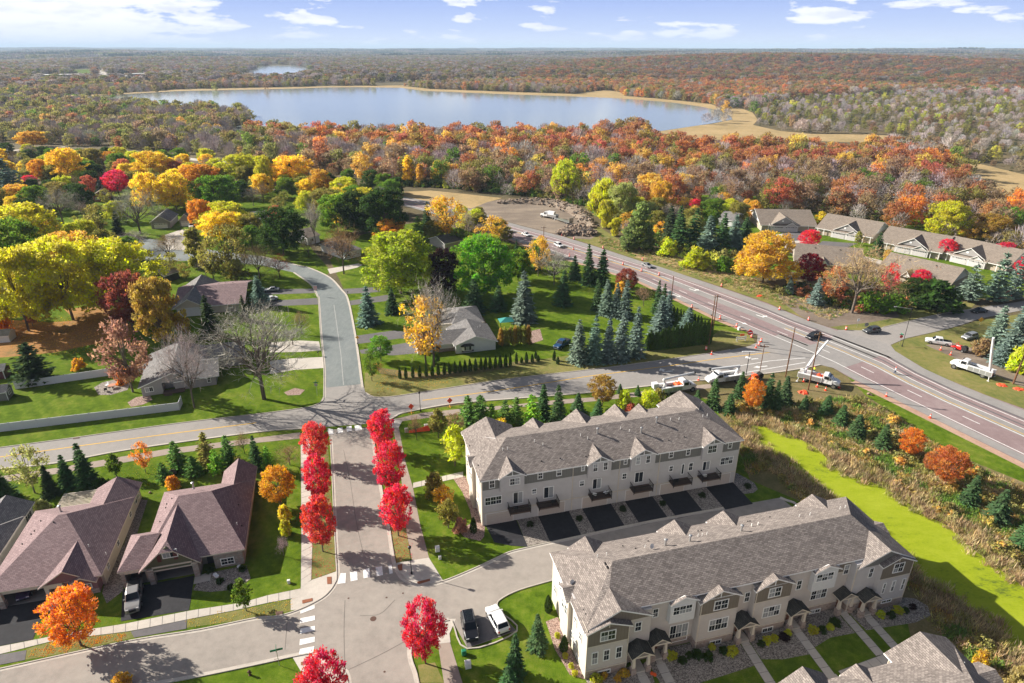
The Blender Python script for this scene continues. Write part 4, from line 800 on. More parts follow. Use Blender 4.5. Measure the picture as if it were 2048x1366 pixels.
for r, y, c in (((423, 980, 540, 1075), -0.05, 2), ((360, 1142, 412, 1238), 0, 1), ((443, 1122, 495, 1210), 0, 1), ((530, 1100, 583, 1192), 0, 1), ((405, 1262, 500, 1310), -.075, 2), ((665, 925, 722, 1003), .9, 1), ((790, 832, 842, 905), 1.7, 1), ((935, 800, 1083, 890), 1.0, 3), ((903, 930, 1055, 1085), 1.7, 3), ((1225, 765, 1338, 855), .55, 2), ((1185, 890, 1338, 1003), .6, 3), ((1195, 1050, 1285, 1100), .525, 2), ((1437, 715, 1492, 795), 1.5, 1), ((1610, 678, 1715, 765), .55, 2), ((1565, 805, 1705, 908), .6, 3), ((1565, 960, 1650, 1012), .525, 2)):
    px_window(B2, F2, r6(r), y, c, 1 if r[3] - r[1] < 55 else 2)
for r, y, c in (((318, 632, 375, 708), 1.5, 1), ((460, 572, 600, 655), 1.0, 3), ((418, 685, 552, 782), 1.7, 3), ((415, 832, 502, 880), 1.6, 2), ((652, 522, 712, 600), 1.65, 1), ((828, 545, 882, 622), .7, 1), ((1003, 505, 1100, 590), 0.0, 2), ((922, 655, 968, 735), .05, 1), ((985, 637, 1035, 720), .05, 1), ((1055, 622, 1105, 708), .05, 1), ((922, 765, 1002, 805), -.03, 2)):
    px_window(B2, F2, r7(r), y, c, 1 if r[3] - r[1] < 55 else 2)
def porch(x0, x1, yf, yw, lbl=None):
    """gabled entry: dark shingled roof on two tapered white columns with stone piers, steps and a door behind"""
    P = gable_poly(x0, x1, yf, yw + 0.3, 3.15, 3.95, 'y', 0.25, ends=(1, 0)); pr = roof_slab('porch_roof', P, B2, sh_dark, 0.16, trim_c)
    b = MB(); xm = (x0 + x1) / 2; b.tube((x0, yf - 0.1, 3.0), (xm, yf - 0.1, 3.78), 0.08, n=4).tube((x1, yf - 0.1, 3.0), (xm, yf - 0.1, 3.78), 0.08, n=4).box(x0, yf - 0.12, 2.86, x1, yf + 0.12, 3.06); part('porch_beam', b.mesh('porch_beam', trim_c), pr)
    for xc in (x0 + 0.28, x1 - 0.28):
        part('porch_column', MB().hexa([(xc - .2, yf + .05, 1.05), (xc + .2, yf + .05, 1.05), (xc + .2, yf + .45, 1.05), (xc - .2, yf + .45, 1.05)], [(xc - .13, yf + .12, 2.86), (xc + .13, yf + .12, 2.86), (xc + .13, yf + .38, 2.86), (xc - .13, yf + .38, 2.86)]).mesh('porch_column', trim_c), B2)
        part('stone_pier', MB().box(xc - .32, yf - .05, 0.0, xc + .32, yf + .55, 1.05).mesh('stone_pier', stone_m), B2)
    part('stoop', MB().box(x0 + 0.65, yf + 0.05, 0.0, x1 - 0.65, yw - 0.1, 0.3).box(x0 + 0.75, yf - 0.4, 0.0, x1 - 0.75, yf + 0.04, 0.15).mesh('stoop', conc_m), B2)
    d = part('entry_door', MB().box(xm - 0.5, yw - 0.13, 0.32, xm + 0.45, yw - 0.08, 2.4).mesh('entry_door', door_r), B2); part('door_light', MB().box(xm - 0.3, yw - 0.15, 1.5, xm + 0.25, yw - 0.131, 2.2).mesh('door_light', glass_m), d)
porches = [(5.65, 8.15, -1.0, 0.9), (8.7, 11.0, 0.1, 1.7), (20.5, 23.1, -0.3, 1.5), (28.2, 30.8, -0.2, 1.5), (36.2, 38.7, 0.4, 1.7), (39.0, 41.5, -0.7, 0.7)]
for p_ in porches: porch(*p_)
for xx, y in ((5.2, 0.0), (15.1, 0.6), (22.85, 0.6), (37.8, 0.7)): blk('downspout', xx, y - 0.1, 0.1, xx + 0.09, y - 0.005, 7.7, trim_c)
blk('corner_board', -0.06, -0.06, 0.1, 0.06, 0.03, 7.6, trim_c); blk('corner_board', W2 - 0.05, -0.02, 0.1, W2 + 0.06, 0.05, 7.8, trim_c)
for P in ((405, 490), (470, 475), (742, 420), (1118, 335), (1147, 330), (1180, 322), (1495, 260), (1542, 252)):
    x, y = F2.loc(G(*R6(*P), 10.0)); part('vent_pipe', vent_me, B2, (x, y, z2(y) - 0.05))
for P in ((10, 262), (55, 250), (347, 195), (422, 185), (635, 140), (672, 130)):
    x, y = F2.loc(G(*R7p(*P), 10.0)); part('vent_pipe', vent_me, B2, (x, y, z2(y) - 0.05))
for P in ((885, 400), (1058, 375), (1422, 302)):
    x, y = F2.loc(G(*R6(*P), 10.3)); part('flue', flue_me, B2, (x, y, z2(y) - 0.15))
for P in ((470, 522), (485, 548)): x, y = F2.loc(G(*R6(*P), 10.8)); part('roof_vent', rv_me, B2, (x, y, 10.75))
for P in ((245, 590), (308, 818), (325, 848)): x, y = F2.loc(G(*R6(*P), 8.9)); part('roof_vent', cap_me, B2, (x, y, 7.62 + (x + .4) * 0.53))
for P in ((585, 400), (672, 450), (765, 365), (1118, 290), (1140, 288), (1470, 222), (1485, 220), (1627, 190)): x, y = F2.loc(G(*R6(*P), 9.3)); part('roof_vent', cap_me, B2, (x, y, z2(y) - 0.04))
x, y = F2.loc(G(*R6(785, 430), 10.3)); q = F2.w(x, y); dish('satellite_dish', (*q, z2(y) - 0.05), 'white satellite dish on the sunlit rear slope of the front townhouse roof')
q = F2.w(0.5, 7.2); dish('satellite_dish', (*q, 8.05), 'white satellite dish at the left end of the front townhouse roof')
for yy, zz, w_ in ((1.6, 4.3, .8), (3.4, 4.9, .9), (3.3, 1.5, .9), (4.4, 1.5, .9), (9.2, 5.0, 1.0), (11.0, 2.6, 1.0), (2.0, 0.4, 1.0)): window(B2, -0.055, yy + w_, zz, w_, 1.4 if zz > 1 else 0.7, 1, 2 if zz > 1 else 1, rz=-math.pi / 2)
for yy in (5.5, 6.6): window(B2, -0.555, yy + 0.9, 4.6, 0.9, 1.6, 1, 2, rz=-math.pi / 2)
# front gardens: rock beds, walks
local_sheet('rock_bed', F2, [(-0.1, 0), (-1.6, 1.0), (-2.2, 5), (-2.0, 9.5), (-0.2, 9.8)], 7, mulch_m)
local_sheet('rock_bed', F2, [(0, 0.2), (8.4, 0.2), (8.0, -2.6), (4.0, -3.4), (0.3, -2.6)], 6, rock_m)
local_sheet('rock_bed', F2, [(8.4, 1.6), (21.2, 1.4), (21.0, -3.6), (16.0, -3.9), (8.6, -4.3)], 6, rock_m)
local_sheet('rock_bed', F2, [(22.6, 1.2), (29.0, 1.4), (28.8, -3.9), (25.0, -3.7), (22.4, -3.0)], 6, rock_m)
local_sheet('rock_bed', F2, [(30.2, 1.6), (36.8, 1.6), (36.7, -2.6), (33.0, -2.4), (30.0, -3.2)], 6, rock_m)
local_sheet('rock_bed', F2, [(38.2, 1.2), (47.0, 1.0), (49.0, 0.2), (49.6, -1.3), (48.6, -2.8), (45.6, -3.2), (42.0, -2.9), (38.4, -2.6)], 6, rock_m)
def lwalk(fr, pts, w, step=1.4):
    a = offset_line([fr.w(*p) for p in pts], w / 2); b = offset_line([fr.w(*p) for p in pts], -w / 2); walk('front_walk', a, b, step, z=0.055)
lwalk(F2, [(6.9, -1.4), (6.9, -7.4)], 1.25); lwalk(F2, [(9.85, -0.3), (9.7, -7.4)], 1.25); lwalk(F2, [(21.8, -0.7), (21.4, -7.4)], 1.25)
lwalk(F2, [(29.5, -0.6), (29.2, -7.4)], 1.25); lwalk(F2, [(37.5, 0.0), (37.3, -6.3)], 1.25); lwalk(F2, [(40.2, -1.1), (40.0, -6.3)], 1.25)
lwalk(F2, [(5.0, -8.2), (20.0, -8.2), (30.0, -8.0)], 1.7); lwalk(F2, [(30.6, -7.9), (41.0, -7.0)], 2.0)
local_sheet('corner_apron', F2, [(17.0, -9.1), (22.0, -9.1), (22.0, -12), (15, -12)], 8, trail_m)
# ------------------------------------------------------------------ third row, mostly below the frame
B3 = empty('townhouse_row', F2.w(0, -25.5), F2.a, 'tan shingled roof of the nearest townhouse row, cut off by the bottom edge', 'townhouse', 'townhouse rows')
part('wall', MB().box(5, 0.6, 0, 39.6, 12.9, 7.5).mesh('wall', sid_pink), B3); part('wing_wall', MB().box(32.0, 12.9, 0, 39.6, 14.0, 7.4).box(17.8, 12.9, 0, 22.6, 13.6, 7.4).mesh('wing_wall', sid_pink), B3)
rb = MB()
for P in hip_poly(5, 39.6, 0.4, 12.9, 7.5, 10.6, 10.0, 34.8, 6.6): 
    rb.poly(P, 0); rb.poly([(p[0], p[1], p[2] - 0.2) for p in P[::-1]], 1)
    for q in range(len(P)): a, c = P[q], P[(q + 1) % len(P)]; rb.poly([(a[0], a[1], a[2] - 0.2), (c[0], c[1], c[2] - 0.2), c, a], 1)
part('roof', rb.mesh('roof', [sh_brown, trim_w]), B3)
for x0, x1, yf, zp in ((31.9, 40.0, -1.4, 9.5), (25.1, 28.2, -0.3, 8.55), (17.4, 23.0, -1.0, 9.3)): dormer(B3, x0, x1, yf, 7.5, zp, 7.5, 0.46, sh_brown, trim_w, sid_pink, True, 12.9)
roof_slab('side_gable_roof', [[(41.0, 7.4, 7.4), (41.0, 9.2, 8.3), (38.0, 9.2, 8.3), (39.8, 7.4, 7.4)], [(41.0, 9.2, 8.3), (41.0, 11.0, 7.4), (39.8, 11.0, 7.4), (38.0, 9.2, 8.3)]], B3, sh_brown, 0.15, trim_w)
part('wing_wall', MB().box(39.6, 7.6, 0, 40.7, 10.8, 7.3).mesh('wing_wall', sid_cream), B3)
part('vent_pipe', vent_me, B3, (38.2, 10.6, 8.1)); part('downspout', MB().box(31.9, 14.02, 0.1, 32.0, 14.1, 7.3).mesh('downspout', trim_c), B3)
# ------------------------------------------------------------------ single houses along the near street
R3 = lambda X, Y: (X * .3558, 880 + Y * .3558)
def house(name, fr, label, cat='house', group=None): return empty(name, fr.w(0, 0), fr.a, label, cat, group)
def wallbox(par, x0, y0, x1, y1, h, m, name='wall'): return part(name, MB().box(x0, y0, 0, x1, y1, h).mesh(name, m), par)
F3 = Frame(G(*R3(885, 797)), R(15.3))
H1 = house('house', F3, 'plum-roofed house with open double garage, olive gable and grey pickup in front')
E_ = 2.95
wallbox(H1, 5.85, 2.0, 11.75, 17.6, E_, sid_tan); wallbox(H1, -1.3, 6.2, 5.85, 17.6, E_, sid_tan); wallbox(H1, -1.3, 0.3, -0.95, 6.2, E_, sid_tan); wallbox(H1, 5.5, 0.3, 5.85, 6.2, E_, sid_tan)
wallbox(H1, 7.75, 0.55, 11.75, 2.0, E_, stone_g, 'stone_wall'); wallbox(H1, -4.2, 6.2, -1.3, 7.6, E_, sid_tan); wallbox(H1, -4.2, 0.5, -3.95, 6.2, E_, sid_tan); wallbox(H1, 7.2, 17.6, 11.7, 21.7, E_, sid_tan)
part('garage_floor', MB().box(-3.95, 0.3, 0.0, 5.5, 6.2, 0.05).mesh('garage_floor', floor_m), H1); part('garage_ceiling', MB().box(-4.0, 0.4, 2.62, 5.6, 6.2, 2.7).mesh('garage_ceiling', trim_w), H1); part('garage_back', MB().box(-3.9, 6.1, 0.05, 5.5, 6.19, 2.6).mesh('garage_back', door_k), H1)
for x0, x1, y0 in ((-0.75, 0.0, -0.5), (5.1, 5.85, -0.5), (-4.25, -3.75, -0.1)): part('stone_pillar', MB().box(x0, y0, 0, x1, y0 + 0.8, 2.55).mesh('stone_pillar', stone_g), H1); part('pillar_cap', MB().box(x0 - .05, y0 - .05, 2.55, x1 + .05, y0 + .85, 2.66).mesh('pillar_cap', trim_c), H1)
part('header_beam', MB().box(-0.1, -0.3, 2.2, 5.2, -0.1, 2.95).mesh('header_beam', bat_green), H1); part('header_trim', MB().box(-0.1, -0.38, 2.72, 5.2, -0.3, 2.95).box(-0.02, -0.36, 2.12, 5.12, -0.3, 2.3).mesh('header_trim', trim_c), H1)
part('header_trim', MB().box(-3.8, -0.05, 2.3, -0.7, 0.1, 2.8).mesh('header_trim', trim_c), H1)
part('gable_wall', gable_wall(-1.2, 5.8, -0.3, 2.9, 6.2, 0.2).mesh('gable_wall', bat_green), H1)
roof_slab('roof', hip_poly(-1.5, 11.9, 0.6, 17.6, E_, 6.85, 2.3, 7.0, 10.6), H1, sh_plum, 0.2, trim_c)
gp = [[(-1.75, -0.75, 2.72), (1.35, -0.75, 5.55), (2.3, 0.9, 6.35), (2.3, 9.6, 6.35), (-1.75, 2.0, 2.72)], [(1.35, -0.75, 5.55), (3.25, -0.75, 5.55), (2.3, 0.9, 6.35)], [(3.25, -0.75, 5.55), (6.35, -0.75, 2.72), (6.35, 0.2, 2.72), (2.3, 9.6, 6.35), (2.3, 0.9, 6.35)]]
roof_slab('garage_roof', gp, H1, sh_plum, 0.18, trim_c)
roof_slab('side_garage_roof', [[(-4.6, -0.1, 2.9), (-1.3, -0.1, 2.9), (0.6, 4.2, 5.3), (-2.0, 4.2, 5.3)], [(-4.6, 8.0, 2.9), (-4.6, -0.1, 2.9), (-2.0, 4.2, 5.3)], [(-1.3, 8.0, 2.9), (-4.6, 8.0, 2.9), (-2.0, 4.2, 5.3), (0.6, 4.2, 5.3)]], H1, sh_plum, 0.18, trim_c)
roof_slab('wing_roof', gable_poly(7.2, 11.88, 12.0, 21.7, E_, 4.85, 'y', 0.4, ends=(0, 1)), H1, sh_plum, 0.18, trim_c); part('gable_wall', gable_wall(7.2, 11.7, 21.62, E_, 4.8).mesh('gable_wall', sid_tan), H1)
px_window(H1, F3, (*R3(915, 610), *R3(992, 668)), -0.3, 2, 1)
for xx in (0.88, 3.02): part('shutter', MB().box(xx, -0.35, 3.7, xx + 0.5, -0.305, 5.05).mesh('shutter', shutter_m), H1)
px_window(H1, F3, (*R3(1245, 655), *R3(1315, 705)), 0.55, 2, 2)
part('entry_door', MB().box(6.5, 1.93, 0.05, 7.4, 1.99, 2.3).mesh('entry_door', door_k), H1)
for yy, h in ((4.5, 1.3), (9.0, 1.0), (13.5, 1.3), (18.6, 1.5)): window(H1, 11.76, yy, 1.0, 1.0, h, 1, 2, rz=math.pi / 2)
fl = (F3.loc(G(*R3(1085, 255), 6.6))); part('flue', flue_me, H1, (fl[0], fl[1], 6.0))
for P in ((935, 352), (970, 345), (930, 375), (895, 445)): x, y = F3.loc(G(*R3(*P), 5.0)); part('roof_vent', cap_me, H1, (x, y, 2.95 + (x + 1.9) * 0.92))
for P in ((1340, 365), (1355, 465)): x, y = F3.loc(G(*R3(*P), 4.2)); part('roof_vent', cap_me, H1, (x, y, 2.95 + (12.3 - x) * 0.74))
x, y = F3.loc(G(*R3(1332, 470), 4.2)); part('vent_pipe', vent_me, H1, (x, y, 2.9 + (12.3 - x) * 0.74))
F4 = Frame(G(*R3(40, 935)), R(14.4))
H2 = house('house', F4, 'plum-roofed house with cream sides and open garage at the left bottom corner')
wallbox(H2, 5.4, 1.2, 12.0, 17.1, E_, sid_cream); wallbox(H2, -1.6, 6.2, 5.4, 17.1, E_, sid_cream); wallbox(H2, -1.6, 0.0, -1.3, 6.2, E_, sid_cream); wallbox(H2, 5.1, 0.0, 5.4, 6.2, E_, sid_cream); wallbox(H2, 7.6, -0.3, 11.6, 1.2, E_, sid_plum); wallbox(H2, 6.0, 17.1, 11.9, 21.5, E_, sid_cream)
wallbox(H2, 7.55, -0.36, 11.65, -0.3, 0.8, stone_g, 'stone_base')
part('garage_floor', MB().box(-1.3, 0.0, 0, 5.1, 6.2, 0.05).mesh('garage_floor', floor_m), H2); part('garage_ceiling', MB().box(-1.3, 0.0, 2.62, 5.1, 6.2, 2.7).mesh('garage_ceiling', trim_w), H2)
part('header_beam', MB().box(-1.4, -0.2, 2.25, 5.3, 0.1, 2.8).mesh('header_beam', trim_c), H2)
for x0 in (-0.55, 5.1): part('stone_pillar', MB().box(x0, -0.5, 0, x0 + 0.7, 0.2, 1.2).mesh('stone_pillar', stone_g), H2); part('pillar', MB().box(x0 + .1, -0.4, 1.2, x0 + 0.6, 0.1, 2.7).mesh('pillar', trim_c), H2)
roof_slab('roof', hip_poly(-1.6, 12.1, 0.0, 17.2, E_, 6.6, 4.5, 5.6, 10.3), H2, sh_plum, 0.2, trim_c)
dormer(H2, 4.95, 11.4, -0.5, 2.9, 5.0, 2.95, 0.35, sh_plum, trim_c, sid_plum, post=False); dormer(H2, 8.6, 11.7, -0.9, 2.85, 3.75, 2.6, 0.35, sh_plum, trim_c, sid_plum, post=False)
roof_slab('wing_roof', gable_poly(6.0, 12.05, 11.0, 21.5, E_, 4.6, 'y', 0.4, ends=(0, 1)), H2, sh_plum, 0.18, trim_c); part('gable_wall', gable_wall(6.0, 11.9, 21.42, E_, 4.55).mesh('gable_wall', sid_cream), H2)
px_window(H2, F4, (*R3(435, 803), *R3(512, 845)), -0.37, 2, 2)
part('entry_door', MB().box(6.1, 1.1, 0.05, 7.1, 1.19, 2.3).mesh('entry_door', door_r), H2); part('entry_arch', MB().box(5.45, -0.6, 2.2, 7.6, -0.3, 2.9).box(7.4, -0.62, 0, 7.62, -0.3, 2.2).mesh('entry_arch', trim_c), H2)
for yy, h in ((2.6, 1.2), (7.6, 1.0), (14.5, 1.0), (18.0, 1.5), (19.6, 1.5)): window(H2, 12.01, yy, 1.0, 1.0, h, 1, 2, rz=math.pi / 2)
fl = F4.loc(G(*R3(335, 380), 6.2)); part('flue', flue_me, H2, (fl[0], fl[1], 5.4))
for P in ((232, 462), (195, 517), (175, 530), (120, 573)): x, y = F4.loc(G(*R3(*P), 4.6)); part('roof_vent', cap_me, H2, (x, y, 2.95 + (x + 2.0) * 0.56))
for P in ((305, 448), (300, 460), (365, 425), (360, 437)): x, y = F4.loc(G(*R3(*P), 6.3)); part('roof_vent', cap_me, H2, (x, y, 6.15))
for P in ((502, 606), (588, 614)): x, y = F4.loc(G(*R3(*P), 4.2)); part('vent_pipe', vent_me, H2, (x, y, 2.9 + (12.5 - x) * 0.53))
# a slatted pergola on the patio behind that house
pg = empty('pergola', F4.w(0.6, 17.7), F4.a, 'pale wooden slatted pergola behind the corner plum-roofed house', 'pergola')
slm = MB().box(0, -0.05, 2.5, 5.6, 0.05, 2.6).mesh('slat', trim_c)
for i in range(12): part('slat', slm, pg, (0, 0.15 + i * 0.36, 0))
for x in (0.3, 5.2):
    part('beam', MB().box(x, 0, 2.34, x + 0.1, 4.3, 2.5).mesh('beam', trim_c), pg)
    for y in (0.1, 4.0): part('post', MB().box(x, y, 0, x + 0.12, y + 0.12, 2.34).mesh('post', trim_c), pg)
F5 = Frame((-77.0 + 1.0, 79.3), R(14.4))
H3 = house('house', F5, 'pale-walled grey-roofed house cut off by the left edge')
wallbox(H3, -12, -14, -0.35, 2.0, 3.0, sid_white); wallbox(H3, -6.5, 2.0, -0.4, 6.0, 3.0, sid_white)
roof_slab('roof', hip_poly(-12, -0.3, -14, 2.0, 3.0, 6.0, -7.5, -5.0, -6), H3, sh_grey, 0.2, trim_w); roof_slab('wing_roof', gable_poly(-6.5, -0.35, -5, 6.0, 3.0, 4.8, 'y', 0.4, ends=(0, 1)), H3, sh_grey, 0.18, trim_w); part('gable_wall', gable_wall(-6.4, -0.45, 5.9, 3.0, 4.75).mesh('gable_wall', sid_white), H3)
window(H3, -0.34, 3.0, 1.0, 2.2, 1.5, 3, 1, rz=math.pi / 2)
# ------------------------------------------------------------------ ranch houses beyond the collector road
F6 = Frame((-81.2, 125.3), R(19.9))
H4 = house('house', F6, 'grey ranch house with mossy speckled roof behind the white fence corner')
wallbox(H4, 0, 0.0, 4.2, 17, 2.6, sid_grey); wallbox(H4, 6.5, 0.6, 15.0, 9.5, 2.6, sid_grey); wallbox(H4, 4.2, 2.4, 6.5, 17, 2.6, sid_grey); wallbox(H4, 6.5, 9.5, 20.5, 17.0, 2.6, sid_grey)
roof_slab('roof', gable_poly(0, 13.0, 0.0, 17.2, 2.6, 4.9, 'y', 0.5), H4, sh_grey, 0.2, trim_w); roof_slab('side_roof', gable_poly(6.5, 15.4, 0.6, 9.8, 2.6, 4.5, 'x', 0.5, ends=(0, 1)), H4, sh_grey, 0.2, trim_w); roof_slab('rear_roof', gable_poly(5.0, 21.0, 9.6, 17.3, 2.6, 4.7, 'x', 0.5), H4, sh_grey, 0.2, trim_w)
part('gable_wall', gable_wall(0.1, 12.9, 0.02, 2.6, 4.8).mesh('gable_wall', sid_grey), H4); window(H4, 0.7, -0.01, 0.9, 1.7, 1.2, 2, 1); window(H4, 13.2, 0.59, 0.8, 0.8, 1.4, 1, 2); window(H4, 9.0, 0.59, 1.0, 1.5, 1.1, 2, 1)
part('deck', MB().box(4.2, -1.2, 0.3, 8.5, 0.6, 0.45).box(4.5, -1.6, 0.1, 6.0, -1.2, 0.25).mesh('deck', deck_m), H4); part('patio_door', MB().box(4.5, 2.33, 0.4, 6.3, 2.39, 2.3).mesh('patio_door', glass_m), H4)
for x, y in ((9.5, 7.0), (12.0, 8.0)): part('vent_pipe', vent_me, H4, (x, y, 4.2))
for y in (3, 5, 7, 9.5, 11.5): part('roof_vent', cap_me, H4, (5.9, y, 4.6))
F7 = Frame((-96.0, 172.5), R(14))
H5 = house('house', F7, 'ranch house with maroon and grey roof behind the two blue spruces')
wallbox(H5, 0.5, 0, 17.5, 9.5, 2.6, sid_cream); wallbox(H5, 0.5, 9.5, 7, 18, 2.6, sid_cream)
roof_slab('roof', gable_poly(0, 18.5, -0.5, 20.0, 2.7, 5.3, 'x', 0.5), H5, sh_plum, 0.2, trim_w); roof_slab('cross_roof', gable_poly(-0.3, 8.5, -1.5, 20.5, 2.8, 5.4, 'y', 0.5), H5, sh_grey, 0.2, trim_w); part('gable_wall', gable_wall(-0.2, 8.4, -1.4, 2.7, 5.2).mesh('gable_wall', sid_cream), H5)
for x in (4.0, 10.5, 12.5, 14.5): part('roof_vent', cap_me, H5, (x, 11.5, 4.95))
part('vent_pipe', vent_me, H5, (10.5, 6.5, 4.5)); wallbox(H5, 0.7, -1.2, 8.0, 0, 2.6, sid_white)
F8 = Frame((-14.0, 147.2), R(15.3))
H6 = house('house', F8, 'white ranch house with bay window beside the row of small arborvitae')
wallbox(H6, 0, 0, 10.2, 11.0, 2.6, sid_white); wallbox(H6, -9.3, 2.2, 0.0, 9.5, 2.5, sid_white)
roof_slab('roof', gable_poly(0, 10.2, 0, 11.0, 2.6, 4.5, 'y', 0.55), H6, sh_grey, 0.18, trim_w); roof_slab('side_roof', gable_poly(-9.3, 4.6, 2.0, 9.8, 2.5, 4.2, 'x', 0.5, ends=(1, 0)), H6, sh_grey, 0.18, trim_w); part('gable_wall', gable_wall(0.1, 10.1, 0.02, 2.6, 4.4).mesh('gable_wall', sid_white), H6)
bw = part('bay_window', MB().hexa([(1.9, -0.55, .75), (3.9, -0.55, .75), (4.3, -0.0, .75), (1.5, -0.0, .75)], [(1.9, -0.55, 2.0), (3.9, -0.55, 2.0), (4.3, -0.0, 2.0), (1.5, -0.0, 2.0)]).mesh('bay_window', trim_w), H6)
for x, w in ((2.0, 0.55), (2.62, 0.55), (3.24, 0.55)): part('pane', MB().box(x, -0.58, 0.9, x + w, -0.551, 1.9).mesh('pane', glass_m), bw)
part('bay_roof', MB().hexa([(1.3, -0.75, 2.0), (4.5, -0.75, 2.0), (4.7, 0.02, 2.0), (1.1, 0.02, 2.0)], [(2.2, -0.1, 2.5), (3.6, -0.1, 2.5), (3.7, 0.0, 2.5), (2.1, 0.0, 2.5)]).mesh('bay_roof', sh_dark), H6); part('bay_sill', MB().box(1.4, -0.62, 0.55, 4.4, 0, 0.74).mesh('bay_sill', door_k), H6)
part('stone_skirt', MB().box(-5.4, 2.08, 0, -0.01, 2.19, 0.8).mesh('stone_skirt', stone_g), H6); window(H6, -6.6, 2.19, 0.6, 0.9, 1.4, 2, 2); garage_door(H6, -9.0, -7.2, 2.17, 0.05, 2.2, trim_w); part('front_door', MB().box(-4.6, 2.12, 0.1, -3.7, 2.19, 2.1).mesh('front_door', door_r), H6)
for x, y in ((7.0, 6.5), (7.9, 7.4)): part('vent_pipe', vent_me, H6, (x, y, 3.5))
F9 = Frame((-19.5, 159.0), R(13))
H7 = house('house', F9, 'tan ranch house with hipped grey roof just behind the white ranch house')
wallbox(H7, 0, 0.6, 11.8, 12, 2.7, sid_cream); roof_slab('roof', hip_poly(4, 12, 0.3, 12, 2.7, 4.7, 6.5, 8.0), H7, sh_grey, 0.18, trim_c); roof_slab('front_roof', gable_poly(-2.0, 9.0, 1.0, 8.0, 2.6, 4.1, 'x', 0.4, ends=(1, 0)), H7, sh_grey, 0.18, trim_c); part('deck', MB().box(11.9, 4, 0.5, 13.6, 8, 0.65).mesh('deck', wood_m), H7)
# ------------------------------------------------------------------ paired homes on the right
def twin(p0, ang, wd, dp, label, front=True, z=2.8, zp=6.9, gx=0.5):
    fr = Frame(p0, R(ang)); h = house('twin_home', fr, label, 'house', 'paired homes with tan roofs'); wallbox(h, 0.3, 0.4, wd - 0.3, dp - 0.3, z, sid_tan)
    roof_slab('roof', gable_poly(0, wd, 0, dp, z, zp, 'x', 0.5), h, sh_tan, 0.2, trim_w)
    for x in (0.3, wd - 0.42): part('gable_wall', MB().prism([(0.2, z - .02), (dp - .2, z - .02), (dp / 2, zp - .12)], x, x + 0.12, axis='x').mesh('gable_wall', sid_white), h)
    for x in (0.2, wd - 3.2): part('porch_post', MB().box(x, -0.4, 0, x + 0.2, -0.2, z - .1).box(x + 2.7, -0.4, 0, x + 2.9, -0.2, z - .1).mesh('porch_post', trim_w), h)
    s = (zp - z) / (dp / 2); c = wd * gx
    if front:
        dormer(h, c - 4.8, c + 4.8, -0.2, z + 0.55, z + 3.4, z, s, sh_tan, trim_w, sid_grey, post=False); dormer(h, c + 0.6, c + 4.8, -0.75, z - 0.1, z + 1.25, z - 0.3, s, sh_tan, trim_w, sid_taupe, post=False)
        part('garage_front', MB().box(c - 5.6, -0.7, 0, c + 5.6, 0.4, z - 0.15).mesh('garage_front', sid_taupe), h); part('gable_vent', MB().box(c - 1.2, -0.26, z + 1.3, c - 0.5, -0.2, z + 1.9).mesh('gable_vent', trim_w), h)
        roof_slab('skirt_roof', [[(c - 6, -1.0, z - 0.35), (c + 6, -1.0, z - 0.35), (c + 6, 0.6, z + 0.45), (c - 6, 0.6, z + 0.45)]], h, sh_tan, 0.12, trim_w)
        for x in (c - 5.1, c + 0.3): garage_door(h, x, x + 4.8, -0.72, 0.03, 2.2, sid_taupe, lights=True)
    else:
        dormer(h, c - 3.0, c - 0.3, -0.4, z - 0.1, z + 1.6, z, s, sh_tan, trim_w, trim_w, post=False); window(h, 2.0, 0.39, 0.8, 1.6, 1.3, 2, 1); window(h, wd - 4, 0.39, 0.8, 1.6, 1.3, 2, 1)
        for x in (wd * .3, wd * .68): part('roof_vent', rv_me, h, (x, dp * .4, z + s * dp * .4))
    return h
twin((103.9, 267.0), -4.5, 22.3, 22, 'tan-roofed paired home with twin grey garage doors, left in the back line', gx=0.42)
twin((125.3, 262.4), -45, 21.2, 20, 'tan-roofed paired home with white-edged gable and white porch, second in the back line', gx=0.55)
twin((140.0, 241.6), -46, 21.0, 20, 'tan-roofed paired home with a maple at its right corner, third in the back line', gx=0.55)
twin((155.2, 228.6), -56, 22.0, 19, 'tan-roofed paired home at the right end of the back line', gx=0.45)
twin((98.0, 216.4), -19, 21.0, 17, 'tan-roofed paired home seen from behind, left of the big bare tree', False)
twin((122.0, 207.5), -52, 21.5, 17, 'tan-roofed paired home seen from behind, right of the big bare tree', False)
twin((176.5, 204.0), -60, 20.0, 17, 'tan-roofed paired home behind the tall spruces at the right edge', True)
